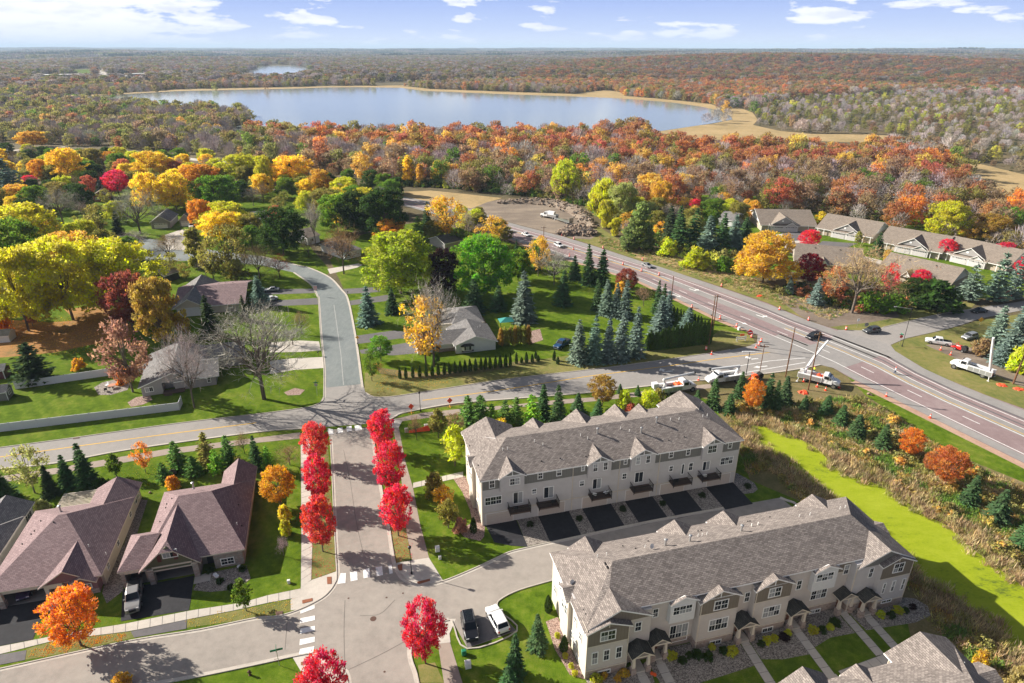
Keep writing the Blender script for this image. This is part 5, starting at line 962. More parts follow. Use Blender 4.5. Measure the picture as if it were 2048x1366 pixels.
# ------------------------------------------------------------------ smaller houses among the trees
def small_house(pl, pr, dp, label, wall, roof, z=2.7, rise=2.2, axis='x', door=None, wins=(), name='house', cat='house', fas=None):
    a, b = G(*pl), G(*pr); ang = math.atan2(b[1] - a[1], b[0] - a[0]); wd = math.hypot(b[0] - a[0], b[1] - a[1]); fr = Frame(a, ang); h = house(name, fr, label, cat); wallbox(h, 0, 0, wd, dp, z, wall); fas = fas or trim_w
    if axis == 'y':
        roof_slab('roof', gable_poly(0, wd, 0, dp, z, z + rise, 'y', 0.4), h, roof, 0.18, fas); part('gable_wall', gable_wall(0.05, wd - .05, 0.01, z, z + rise - .05).mesh('gable_wall', wall), h)
    elif axis == 'hip': roof_slab('roof', hip_poly(0, wd, 0, dp, z, z + rise, wd * .35, wd * .65), h, roof, 0.18, fas)
    else:
        roof_slab('roof', gable_poly(0, wd, 0, dp, z, z + rise, 'x', 0.4), h, roof, 0.18, fas)
        for x in (0.01, wd - 0.13): part('gable_wall', MB().prism([(0.05, z - .02), (dp - .05, z - .02), (dp / 2, z + rise - .1)], x, x + 0.12, axis='x').mesh('gable_wall', wall), h)
    if door: garage_door(h, wd * door[0], wd * door[1], -0.02, 0.03, 2.2, trim_w, lights=True)
    for f in wins: window(h, wd * f, -0.01, 0.9, 1.7, 1.3, 2, 1)
    return h
small_house((304, 458), (342, 456), 14, 'grey house with white double garage door behind the small bare tree', sid_grey, sh_grey, 3.0, 2.4, 'y', (0.15, 0.85))
small_house((361, 453), (386, 452), 12, 'grey gabled garage next to the pale driveway among yellow trees', sid_grey, sh_grey, 3.0, 2.4, 'y', (0.1, 0.9))
small_house((188, 404), (218, 402), 10, 'red brick house with white windows below the crimson maple', sid_brick, sh_tan, 3.2, 2.0, 'y', None, (0.15, 0.62))
small_house((128, 480), (200, 470), 11, 'low tan roof showing between yellow-green trees', sid_tan, sh_tan, 2.6, 2.0)
small_house((332, 566), (360, 556), 6, 'open dark shed with brown roof beside the long lawn', door_k, sh_tan, 2.6, 1.4)
small_house((690, 520), (722, 512), 16, 'pale house with hipped grey roof left of the big green tree', sid_white, sh_grey, 2.8, 2.2, 'hip', None, (0.2,))
small_house((616, 490), (640, 484), 12, 'small white house behind the dark round maple', sid_white, sh_tan, 3.0, 2.0, 'x', None, (0.2,))
small_house((505, 452), (540, 447), 12, 'blue-grey roof among trees behind the dark maple', sid_grey, sh_grey, 2.8, 2.0)
small_house((1436, 450), (1466, 455), 12, 'grey-roofed house hidden behind spruces left of the paired homes', sid_white, sh_grey, 3.0, 2.2)
small_house((890, 500), (925, 492), 10, 'dark low house roof behind the maroon shaded hedge', sid_grey, sh_dark, 2.6, 1.8)
small_house((-30, 610), (32, 604), 9, 'grey house corner at the left edge behind the orange tree', sid_grey, sh_grey, 2.8, 2.0)
F10 = Frame((-141.0, 152.0), R(13)); sh = house('garden_shed', F10, 'long white shed under fallen leaves at the left edge', 'shed'); wallbox(sh, 0, 0, 10.5, 3.6, 2.0, sid_white); roof_slab('roof', gable_poly(0, 10.5, 0, 3.6, 2.0, 3.1, 'x', 0.2), sh, sh_dark, 0.12, trim_w); part('gable_wall', MB().prism([(0.05, 1.98), (3.55, 1.98), (1.8, 3.0)], 10.4, 10.49, axis='x').mesh('gable_wall', sid_white), sh)
F11 = Frame(G(-30, 806), R(16)); sh = house('garden_shed', F11, 'charcoal garden shed with white square window in front of the fence', 'shed'); wallbox(sh, 0, 0, 4.4, 3.0, 2.2, bat_dark); roof_slab('roof', gable_poly(0, 4.4, 0, 3.0, 2.2, 3.3, 'x', 0.25), sh, sh_grey, 0.12, trim_w); part('gable_wall', MB().prism([(0.05, 2.18), (2.95, 2.18), (1.5, 3.2)], 4.3, 4.39, axis='x').mesh('gable_wall', bat_dark), sh); window(sh, 4.41, 0.85, 0.8, 1.3, 1.3, 2, 2, rz=math.pi / 2, pane=door_k)
for x, y in ((4.36, -0.06), (4.36, 2.94)): part('corner_board', MB().box(x, y, 0, x + 0.1, y + 0.1, 2.2).mesh('corner_board', trim_w), sh)
F12 = Frame(G(-60, 765), R(16)); sh = house('playhouse', F12, 'small white playhouse with maroon wall and grey roof above the upper fence', 'playhouse'); wallbox(sh, 0, 0, 7.2, 3.2, 2.0, plain('maroon_wall', (0.12, 0.03, 0.035))); roof_slab('roof', gable_poly(0, 7.2, 0, 3.2, 2.3, 3.2, 'x', 0.25), sh, sh_grey, 0.12, trim_w)
for x in (0, 7.0): part('post', MB().box(x, -0.2, 0, x + 0.15, -0.05, 2.2).mesh('post', trim_w), sh)
# far buildings
def block(name, pp, h, label, m, cat='building', grp=None, dp=25):
    a, b = G(*pp[0]), G(*pp[1]); ang = math.atan2(b[1] - a[1], b[0] - a[0]); wd = math.hypot(b[0] - a[0], b[1] - a[1]); hz = float(hfun(*a)); e = empty(name, (a[0], a[1], hz - 2), ang, label, cat, grp)
    part('wall', MB().box(0, 0, 0, wd, dp, h + 2).mesh('wall', m), e); part('roof', MB().box(-1, -1, h + 2, wd + 1, dp + 1, h + 2.8).mesh('roof', trim_w), e)
    n = max(2, int(wd / 12)); wm = MB().box(0, -0.3, h * .45 + 2, wd / n * .6, -0.02, h * .8 + 2).mesh('window_band', glass_m)
    for i in range(n): part('window_band', wm, e, (wd * (i + .2) / n, 0, 0))
    return e
block('long_building', [(75, 158), (184, 156)], 8, 'long low pale building far left beyond the lake', sid_white, dp=40); block('long_building', [(255, 154), (300, 153)], 7, 'short low pale building right of the distant pale road', sid_white, dp=30)
px_sheet('distant_road', [(188, 128), (200, 128), (222, 157), (204, 157)], 30, conc_m)
wt = G(1549, 99.5); wtz = float(hfun(*wt)); e = empty('water_tower', (wt[0], wt[1], wtz - 6), 0, 'pale water tower on the horizon beside the distant houses', 'water tower')
part('tank', MB().lathe([(2, 62), (24, 70), (32, 80), (31, 90), (20, 100), (4, 104)], 14).mesh('tank', trim_w), e); part('column', MB().lathe([(16, 0), (7, 12), (6, 62)], 10).mesh('column', trim_w), e)
hm = [MB().box(0, 0, 0, 13, 9, 6).mesh('far_house_wall', m) for m in (sid_white, sid_cream, sid_grey)]
hr = MB(); 
for P in gable_poly(0, 13, 0, 9, 6, 9.5, 'x', 0.5): hr.poly(P)
hrm = hr.mesh('far_house_roof', sh_grey)
rh = random.Random(3)
def far_house(px_, py_, s, lbl, grp):
    x, y = G(px_, py_); e = empty('distant_house', (x, y, float(hfun(x, y)) - 0.5), rh.uniform(-0.5, 0.5), lbl, 'house', grp); e.scale = (s, s, s); part('wall', rh.choice(hm), e); part('roof', hrm, e)
for i in range(52): far_house(rh.uniform(1555, 1712), rh.uniform(104.2, 108.5), rh.uniform(1.5, 2.1), 'pale house of the distant hilltop neighbourhood on the right', 'distant hilltop houses')
for i in range(8): far_house(1532 + i * 9, 104.6, 3.0, 'long pale roof beside the distant water tower', 'pale roofs by the water tower')
for i in range(40): far_house(rh.uniform(5, 180), rh.uniform(122, 137), rh.uniform(1.0, 1.3), 'house among red trees far left beyond the lake', 'distant houses on the left')
# ------------------------------------------------------------------ white vinyl fences, panel by panel
def vinyl_fence(a, b, label, h=1.85, pl=2.45):
    d = math.hypot(b[0] - a[0], b[1] - a[1]); n = max(1, round(d / pl)); st = d / n; ang = math.atan2(b[1] - a[1], b[0] - a[0]); r = empty('vinyl_fence', a, ang, label, 'fence', 'white vinyl fences')
    pm = MB().box(0.07, -0.02, 0.06, st - 0.07, 0.02, h - 0.1).box(0.07, -0.045, h - 0.16, st - 0.07, 0.045, h - 0.02).box(0.07, -0.045, 0.04, st - 0.07, 0.045, 0.18).mesh('panel', vinyl_m)
    om = MB().box(-0.065, -0.065, 0, 0.065, 0.065, h + 0.05).hexa([(-.08, -.08, h + .05), (.08, -.08, h + .05), (.08, .08, h + .05), (-.08, .08, h + .05)], [(-.01, -.01, h + .13), (.01, -.01, h + .13), (.01, .01, h + .13), (-.01, .01, h + .13)]).mesh('post', vinyl_m)
    for i in range(n): part('panel', pm, r, (i * st, 0, 0))
    for i in range(n + 1): part('post', om, r, (i * st, 0, 0))
vinyl_m = siding('white_vinyl', (0.62, 0.63, 0.66), 0.2, True, 0.04, 0.1)
vinyl_fence((-116.8, 107.0), (-70.4, 119.5), 'long white vinyl fence along the grass beside the collector road'); vinyl_fence((-70.4, 119.5), (-71.1, 122.2), 'short white fence return beside the bare tree trunk'); vinyl_fence((-111.5, 128.7), (-86.0, 138.6), 'white vinyl fence between the back gardens, behind the charcoal shed')
# ------------------------------------------------------------------ trees: prototypes
leaf_m = foliage('leaves'); leafi_m = foliage('woodland_leaves', True); needle_m = foliage('needles', False, 0.12)
bark_m = mottled('bark', [(0.075, 0.06, 0.05), (0.13, 0.105, 0.085), (0.20, 0.165, 0.14)], (0.6, 3.0, 14.0), 0.95, 0.4, stretch=(1, 1, 0.3))
twig_m = foliage('twigs', False, 0.0); 
NR = np.random.default_rng(11)
def unit(v): return v / (np.linalg.norm(v, axis=-1, keepdims=True) + 1e-9)
def diamonds(C, A, B_, ln, wd):
    """leaf-shaped faces: centre, long axis, cross axis"""
    n = len(C); A = A * ln[:, None]; B_ = B_ * wd[:, None]
    V = np.stack([C - A, C + B_ - A * 0.15, C + A, C - B_ - A * 0.15], 1).reshape(-1, 3); return V
def quad_mesh(name, V, m, var, clump=None):
    n = len(V) // 4; me = bpy.data.meshes.new(name)
    me.vertices.add(len(V)); me.vertices.foreach_set('co', V.astype(np.float32).ravel())
    me.loops.add(n * 4); me.loops.foreach_set('vertex_index', np.arange(n * 4, dtype=np.int32))
    me.polygons.add(n); me.polygons.foreach_set('loop_start', np.arange(0, n * 4, 4, dtype=np.int32)); me.polygons.foreach_set('loop_total', np.full(n, 4, np.int32))
    me.materials.append(m); me.update(calc_edges=True)
    for nm, d in (('var', var), ('clump', clump if clump is not None else np.full(n, 0.5))):
        a = me.attributes.new(nm, 'FLOAT', 'FACE'); a.data.foreach_set('value', np.asarray(d, np.float32))
    return me
def tri_tubes(segs, name, m, sides=4):
    b = MB()
    for a, c, r0, r1 in segs: b.tube(a, c, r0, r1, sides, cap=False)
    return b.mesh(name, m)
PROF = {
    'round': lambda t: np.sqrt(np.clip(1 - (2 * t - 1) ** 2, 0, 1)),
    'oval': lambda t: np.clip(np.sin(np.pi * np.clip(t, 0, 1) ** 0.72), 0, 1) ** 0.75,
    'broad': lambda t: np.clip(1 - np.abs((t - 0.42) / 0.6) ** 2.6, 0, 1) ** 0.6,
    'vase': lambda t: np.clip(np.sin(np.pi * np.clip(t, 0, 1) ** 1.25), 0, 1) ** 0.6,
    'column': lambda t: np.clip(np.sin(np.pi * np.clip(t, 0.0, 1) ** 0.6), 0, 1) ** 0.6,
    'dome': lambda t: np.clip(1 - t ** 2.2, 0, 1) ** 0.55,
}
def leafy(seed, H, Wd, base, prof='round', ncl=80, npc=55, leaf=0.26, fan=0.5, spread=0.13, limbs=14, gap=0.0, droop=0.0, m=None, lump=0.16):
    g = np.random.default_rng(seed); P = PROF[prof]; R_ = Wd / 2 - spread * Wd * 0.75; H -= spread * Wd * 0.5; Hc = H - base
    c = np.empty((0, 3)); ph = g.uniform(0, 6.28, 5)
    while len(c) < ncl:
        t = g.uniform(0.02, 0.97, 200); an = g.uniform(0, 2 * np.pi, 200); r = P(t) * g.uniform(0.02, 1, 200) ** 0.42
        r *= 1 + lump * np.sin(2 * an + ph[0] + 4 * t) + lump * 0.8 * np.sin(3 * an + ph[1] - 5 * t) + lump * 0.5 * np.sin(7 * t + ph[2])
        q = np.stack([r * np.cos(an) * R_, r * np.sin(an) * R_, base + t * Hc], 1); keep = g.random(200) > gap * (0.5 + 0.5 * np.sin(2 * an + ph[3] + 3 * t)); c = np.vstack([c, q[keep]])
    c = c[:ncl]; cen = np.array([0, 0, base + Hc * 0.3]); cr = spread * Wd * g.uniform(0.75, 1.35, ncl)
    n = ncl * npc; ci = np.repeat(np.arange(ncl), npc)
    d = g.normal(0, 1, (n, 3)); d = unit(d) * (g.random(n) ** 0.4)[:, None]
    C = c[ci] + d * cr[ci][:, None] * np.array([1, 1, 0.8])
    outw = unit(C - cen + np.array([0, 0, fan * 2.0]) * Wd * 0.12)
    A = unit(outw * fan * 1.6 + g.normal(0, 0.75, (n, 3)) - np.array([0, 0, droop]))
    nb = unit(outw * 0.9 + np.array([0, 0, 0.5]) + g.normal(0, 0.8, (n, 3)))
    B_ = unit(np.cross(A, nb)); ln = leaf * g.uniform(0.6, 1.4, n) * (1 + droop); wd = ln * g.uniform(0.4, 0.62, n) / (1 + droop)
    C[:, 2] = np.maximum(C[:, 2], 0.15)
    crown = quad_mesh('crown', diamonds(C, A, B_, ln, wd), m or leaf_m, g.random(n), np.clip(g.random(ncl) * 0.8 + 0.1, 0, 1)[ci])
    segs = []; tr = max(0.07, H * 0.018); top = np.array([g.normal(0, .02) * H, g.normal(0, .02) * H, base + Hc * 0.55]); fork = np.array([0, 0, max(base * 0.9, H * 0.12)])
    segs.append(((0, 0, 0), tuple(fork), tr, tr * 0.8)); segs.append((tuple(fork), tuple(top), tr * 0.8, tr * 0.25))
    for k in g.choice(ncl, min(limbs, ncl), replace=False):
        s = fork + (top - fork) * g.uniform(0, 0.7); e = c[k]; mid = (s + e) / 2 + np.array([0, 0, -0.06 * H]) * g.uniform(0, 1)
        segs.append((tuple(s), tuple(mid), tr * 0.42, tr * 0.3)); segs.append((tuple(mid), tuple(e), tr * 0.3, tr * 0.1))
    return crown, tri_tubes(segs, 'trunk', bark_m, 5)
def bare(seed, H, Wd, base, depth=4, kids=(7, 5, 4, 4), up=0.5, tw=0.016, leaves=0):
    """leafless tree: tapered trunk and limbs, then a haze of thin twigs"""
    g = np.random.default_rng(seed); segs = []; tw_v = []; tw_f = []
    tr = max(0.08, H * 0.02)
    def grow(p, d, ln, r, lev):
        e = p + d * ln
        if lev <= 1:
            mid = (p + e) / 2 + g.normal(0, 0.05, 3) * ln; segs.append((tuple(p), tuple(mid), r, r * 0.8)); segs.append((tuple(mid), tuple(e), r * 0.8, r * 0.55))
        elif lev == 2: segs.append((tuple(p), tuple(e), r, r * 0.5))
        else:
            sd = unit(np.cross(d, g.normal(0, 1, 3))) * max(r, tw); tw_v.extend([p - sd, p + sd, e + sd * 0.35, e - sd * 0.35])
        if lev >= depth: return
        for i in range(kids[lev]):
            t = g.uniform(0.35, 1.0) if i else 1.0; q = p + (e - p) * t
            ax = g.normal(0, 1, 3); dd = unit(d * (0.75 if i == 0 else 0.45) + unit(ax - d * (ax @ d)) * g.uniform(0.35, 0.85) + np.array([0, 0, 0.22 * up]))
            grow(q, dd, ln * g.uniform(0.52, 0.8), max(r * g.uniform(0.42, 0.6), tw), lev + 1)
    grow(np.zeros(3), np.array([0, 0, 1.0]), base, tr, 0) if False else None
    segs.append(((0, 0, 0), (0, 0, base), tr, tr * 0.8))
    for i in range(kids[0]):
        a = 2 * np.pi * (i + g.uniform(-.3, .3)) / kids[0]; el = g.uniform(0.45, 1.3); d = np.array([math.cos(a) * math.cos(el), math.sin(a) * math.cos(el), math.sin(el)])
        z = base * g.uniform(0.85, 1.0) if i < 3 else base + (H - base) * g.uniform(0.02, 0.25); grow(np.array([0, 0, z]), d, (H - base) * g.uniform(0.34, 0.46) , tr * 0.5, 1)
    segs.append(((0, 0, base), (0, 0, base + (H - base) * 0.4), tr * 0.75, tr * 0.35)); grow(np.array([0, 0, base + (H - base) * 0.35]), np.array([0.08, 0, 1.0]), (H - base) * 0.3, tr * 0.35, 1)
    V = np.array(tw_v); allp = np.vstack([V, np.array([s[1] for s in segs])]); k = Wd / 2 / np.percentile(np.hypot(allp[:, 0], allp[:, 1]), 97); kz = (H - base) / (np.percentile(allp[:, 2], 99.5) - base)
    def fit(p): p = np.asarray(p, float); z = p[..., 2]; return np.stack([p[..., 0] * k, p[..., 1] * k, np.where(z > base, base + (z - base) * kz, z)], -1)
    V = fit(V); segs = [(tuple(fit(a)), tuple(fit(b)), r0, r1) for a, b, r0, r1 in segs]
    n = len(V) // 4; tw = quad_mesh('twigs', V, twig_m, g.random(n), g.random(n)); return tw, tri_tubes(segs, 'trunk', bark_m, 5)
def conifer(seed, H, Wd, base=0.3, levels=18, per=12, pw=0.85, droop=0.25, dens=5, size=0.22, loose=0.0, m=None):
    g = np.random.default_rng(seed); C = []; A = []; ln = []; va = []; cl = []
    for i in range(levels):
        t = (i + g.uniform(-.3, .3) * (1 + loose)) / levels; z = base + max(t, 0) * (H - base); rr = Wd / 2 * (1 - max(t, 0)) ** pw * 1.04 + 0.04
        nb = max(4, int(per * (0.4 + 0.6 * (1 - t))))
        for j in range(nb):
            a = 2 * np.pi * (j + g.uniform(-.4, .4)) / nb + i * 1.3; L_ = rr * g.uniform(0.72 - 0.3 * loose, 1.08); q = g.random()
            dirv = np.array([math.cos(a), math.sin(a), 0]); side = np.array([-math.sin(a), math.cos(a), 0])
            for k in range(dens):
                s = (k + 0.6) / dens; p = dirv * L_ * s + np.array([0, 0, z - droop * L_ * s + 0.14 * L_ * s * s])
                for sg in (-1, 1):
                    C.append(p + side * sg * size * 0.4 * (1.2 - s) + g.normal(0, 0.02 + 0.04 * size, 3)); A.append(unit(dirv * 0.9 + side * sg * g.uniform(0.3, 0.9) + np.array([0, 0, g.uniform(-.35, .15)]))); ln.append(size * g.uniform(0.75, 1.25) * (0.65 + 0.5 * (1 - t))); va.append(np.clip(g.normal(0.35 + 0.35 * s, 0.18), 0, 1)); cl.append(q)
    for k in range(14): C.append(np.array([0, 0, H - 0.35 - 0.05 * k]) + g.normal(0, .05, 3)); A.append(unit(np.array([*g.normal(0, 0.35, 2), 1.0]))); ln.append(size * 0.9); va.append(g.random()); cl.append(0.6)
    C = np.array(C); A = np.array(A); ln = np.array(ln); B_ = unit(np.cross(A, np.array([0, 0, 1.0]) + g.normal(0, .55, C.shape)))
    C[:, 2] = np.maximum(C[:, 2], 0.12)
    crown = quad_mesh('crown', diamonds(C, A, B_, ln, ln * 0.42), m or needle_m, np.array(va), np.array(cl))
    return crown, tri_tubes([((0, 0, 0), (0, 0, H * 0.93), max(0.06, H * 0.015), 0.02)], 'trunk', bark_m, 5)
def columnar(seed, H, Wd, n=700, size=0.16):
    g = np.random.default_rng(seed); t = g.random(n) ** 0.9; an = g.uniform(0, 2 * np.pi, n); r = Wd / 2 * np.clip(np.sin(np.pi * np.clip(t * 0.93 + 0.07, 0, 1) ** 0.62), 0, 1) ** 0.7 * (0.55 + 0.45 * g.random(n) ** 0.4)
    C = np.stack([r * np.cos(an), r * np.sin(an), t * (H - size)], 1); A = unit(np.stack([0.3 * np.cos(an), 0.3 * np.sin(an), np.ones(n)], 1) + g.normal(0, .2, (n, 3)))
    nb = np.stack([np.cos(an), np.sin(an), np.full(n, .3)], 1) + g.normal(0, .4, (n, 3)); ln = size * g.uniform(.7, 1.4, n)
    return quad_mesh('crown', diamonds(C, A, unit(np.cross(A, nb)), ln, ln * .45), needle_m, g.random(n), g.random(n)), tri_tubes([((0, 0, 0), (0, 0, H * 0.6), 0.05, 0.02)], 'trunk', bark_m, 4)
PRO = {}          # kind -> list of (crown mesh, trunk mesh, height, width, crown material group)
def pro(kind, fn, n, H, Wd, *a, **k): PRO[kind] = [(*fn(100 * len(PRO) + s + 5, H, Wd, *a, **k), H, Wd) for s in range(n)]
pro('M', leafy, 4, 7.5, 6.4, 1.5, 'round', 210, 42, 0.135, 1.2, 0.07, 26, lump=0.08, gap=0.4)
pro('B', leafy, 4, 14.0, 15.0, 2.6, 'broad', 170, 75, 0.30, 0.45, 0.075, 22, gap=0.4)
pro('O', leafy, 3, 13.0, 12.0, 2.6, 'vase', 60, 30, 0.34, 0.4, 0.10, 26, gap=0.9)
pro('N', bare, 3, 13.0, 13.0, 3.2, 5, (9, 5, 4, 4, 3), 0.5, 0.02)
pro('S', conifer, 4, 9.0, 4.0, 0.2, 22, 15, 0.8, 0.3, 5, 0.34, 0.4)
pro('P', conifer, 3, 8.0, 5.4, 0.4, 17, 13, 0.62, -0.05, 5, 0.42, 0.8)
pro('A', columnar, 2, 3.0, 1.0)
pro('W', leafy, 2, 13.0, 11.0, 1.0, 'round', 90, 50, 0.34, -0.2, 0.12, 10, droop=1.3, gap=0.3)
pro('L', leafy, 2, 12.0, 5.0, 0.6, 'column', 80, 45, 0.32, 0.8, 0.16, 8)
pro('Y', leafy, 2, 4.5, 2.8, 1.0, 'oval', 45, 30, 0.17, 0.6, 0.14, 10, gap=0.3)
pro('H', leafy, 3, 2.6, 3.0, 0.1, 'dome', 50, 34, 0.17, 0.6, 0.13, 8, lump=0.1)
tree_names = {'M': 'maple_tree', 'B': 'shade_tree', 'O': 'thinning_tree', 'N': 'bare_tree', 'S': 'spruce_tree', 'P': 'pine_tree', 'A': 'arborvitae', 'W': 'willow_tree', 'L': 'poplar_tree', 'Y': 'young_tree', 'H': 'shrub'}
# colours of the crowns themselves
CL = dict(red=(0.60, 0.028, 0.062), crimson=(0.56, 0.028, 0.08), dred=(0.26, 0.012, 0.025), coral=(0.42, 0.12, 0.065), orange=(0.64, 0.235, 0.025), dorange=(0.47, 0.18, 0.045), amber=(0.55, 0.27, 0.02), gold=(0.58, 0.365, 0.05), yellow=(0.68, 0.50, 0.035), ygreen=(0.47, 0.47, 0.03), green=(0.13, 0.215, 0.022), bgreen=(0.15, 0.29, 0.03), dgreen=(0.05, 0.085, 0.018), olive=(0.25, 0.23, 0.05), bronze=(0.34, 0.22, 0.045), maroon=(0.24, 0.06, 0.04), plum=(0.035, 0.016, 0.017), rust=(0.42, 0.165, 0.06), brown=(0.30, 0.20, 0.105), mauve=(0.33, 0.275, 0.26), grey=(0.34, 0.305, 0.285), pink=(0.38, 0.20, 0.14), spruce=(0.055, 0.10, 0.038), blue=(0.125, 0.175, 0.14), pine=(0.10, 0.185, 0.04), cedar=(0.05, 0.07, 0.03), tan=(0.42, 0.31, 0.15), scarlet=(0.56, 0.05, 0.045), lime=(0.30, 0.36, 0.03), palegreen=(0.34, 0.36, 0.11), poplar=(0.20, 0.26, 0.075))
def hue_vary(c, r): k = r.uniform(0.9, 1.1); return (min(1, c[0] * k * r.uniform(.95, 1.05)), min(1, c[1] * k * r.uniform(.93, 1.07)), min(1, c[2] * k * r.uniform(.9, 1.1)), 1.0)
tr_r = random.Random(5)
def put_tree(kind, x, y, H, Wd, col, label, group=None, rz=None, extra=None):
    cm, tm, h0, w0 = tr_r.choice(PRO[kind]); r = empty(tree_names[kind], (x, y, 0), tr_r.uniform(0, 6.28) if rz is None else rz, label, 'shrub' if kind == 'H' else 'tree', group)
    Wd *= tr_r.uniform(.92, 1.1); r.scale = (Wd / w0, Wd / w0, H / h0); r.rotation_euler = (tr_r.gauss(0, .022), tr_r.gauss(0, .022), r.rotation_euler[2]); c = part('crown' if kind != 'N' else 'twigs', cm, r); c.color = hue_vary(CL[col], tr_r); t = part('trunk', tm, r); 
    return r
def tree(kind, px_, yb, yt, w, col, label, group=None):
    x, y = G(px_, yb); H = hgt(px_, yb, yt); d = dep(y, H * .5); return put_tree(kind, x, y, H, max(0.5, w * d / F_PX), col, label, group)
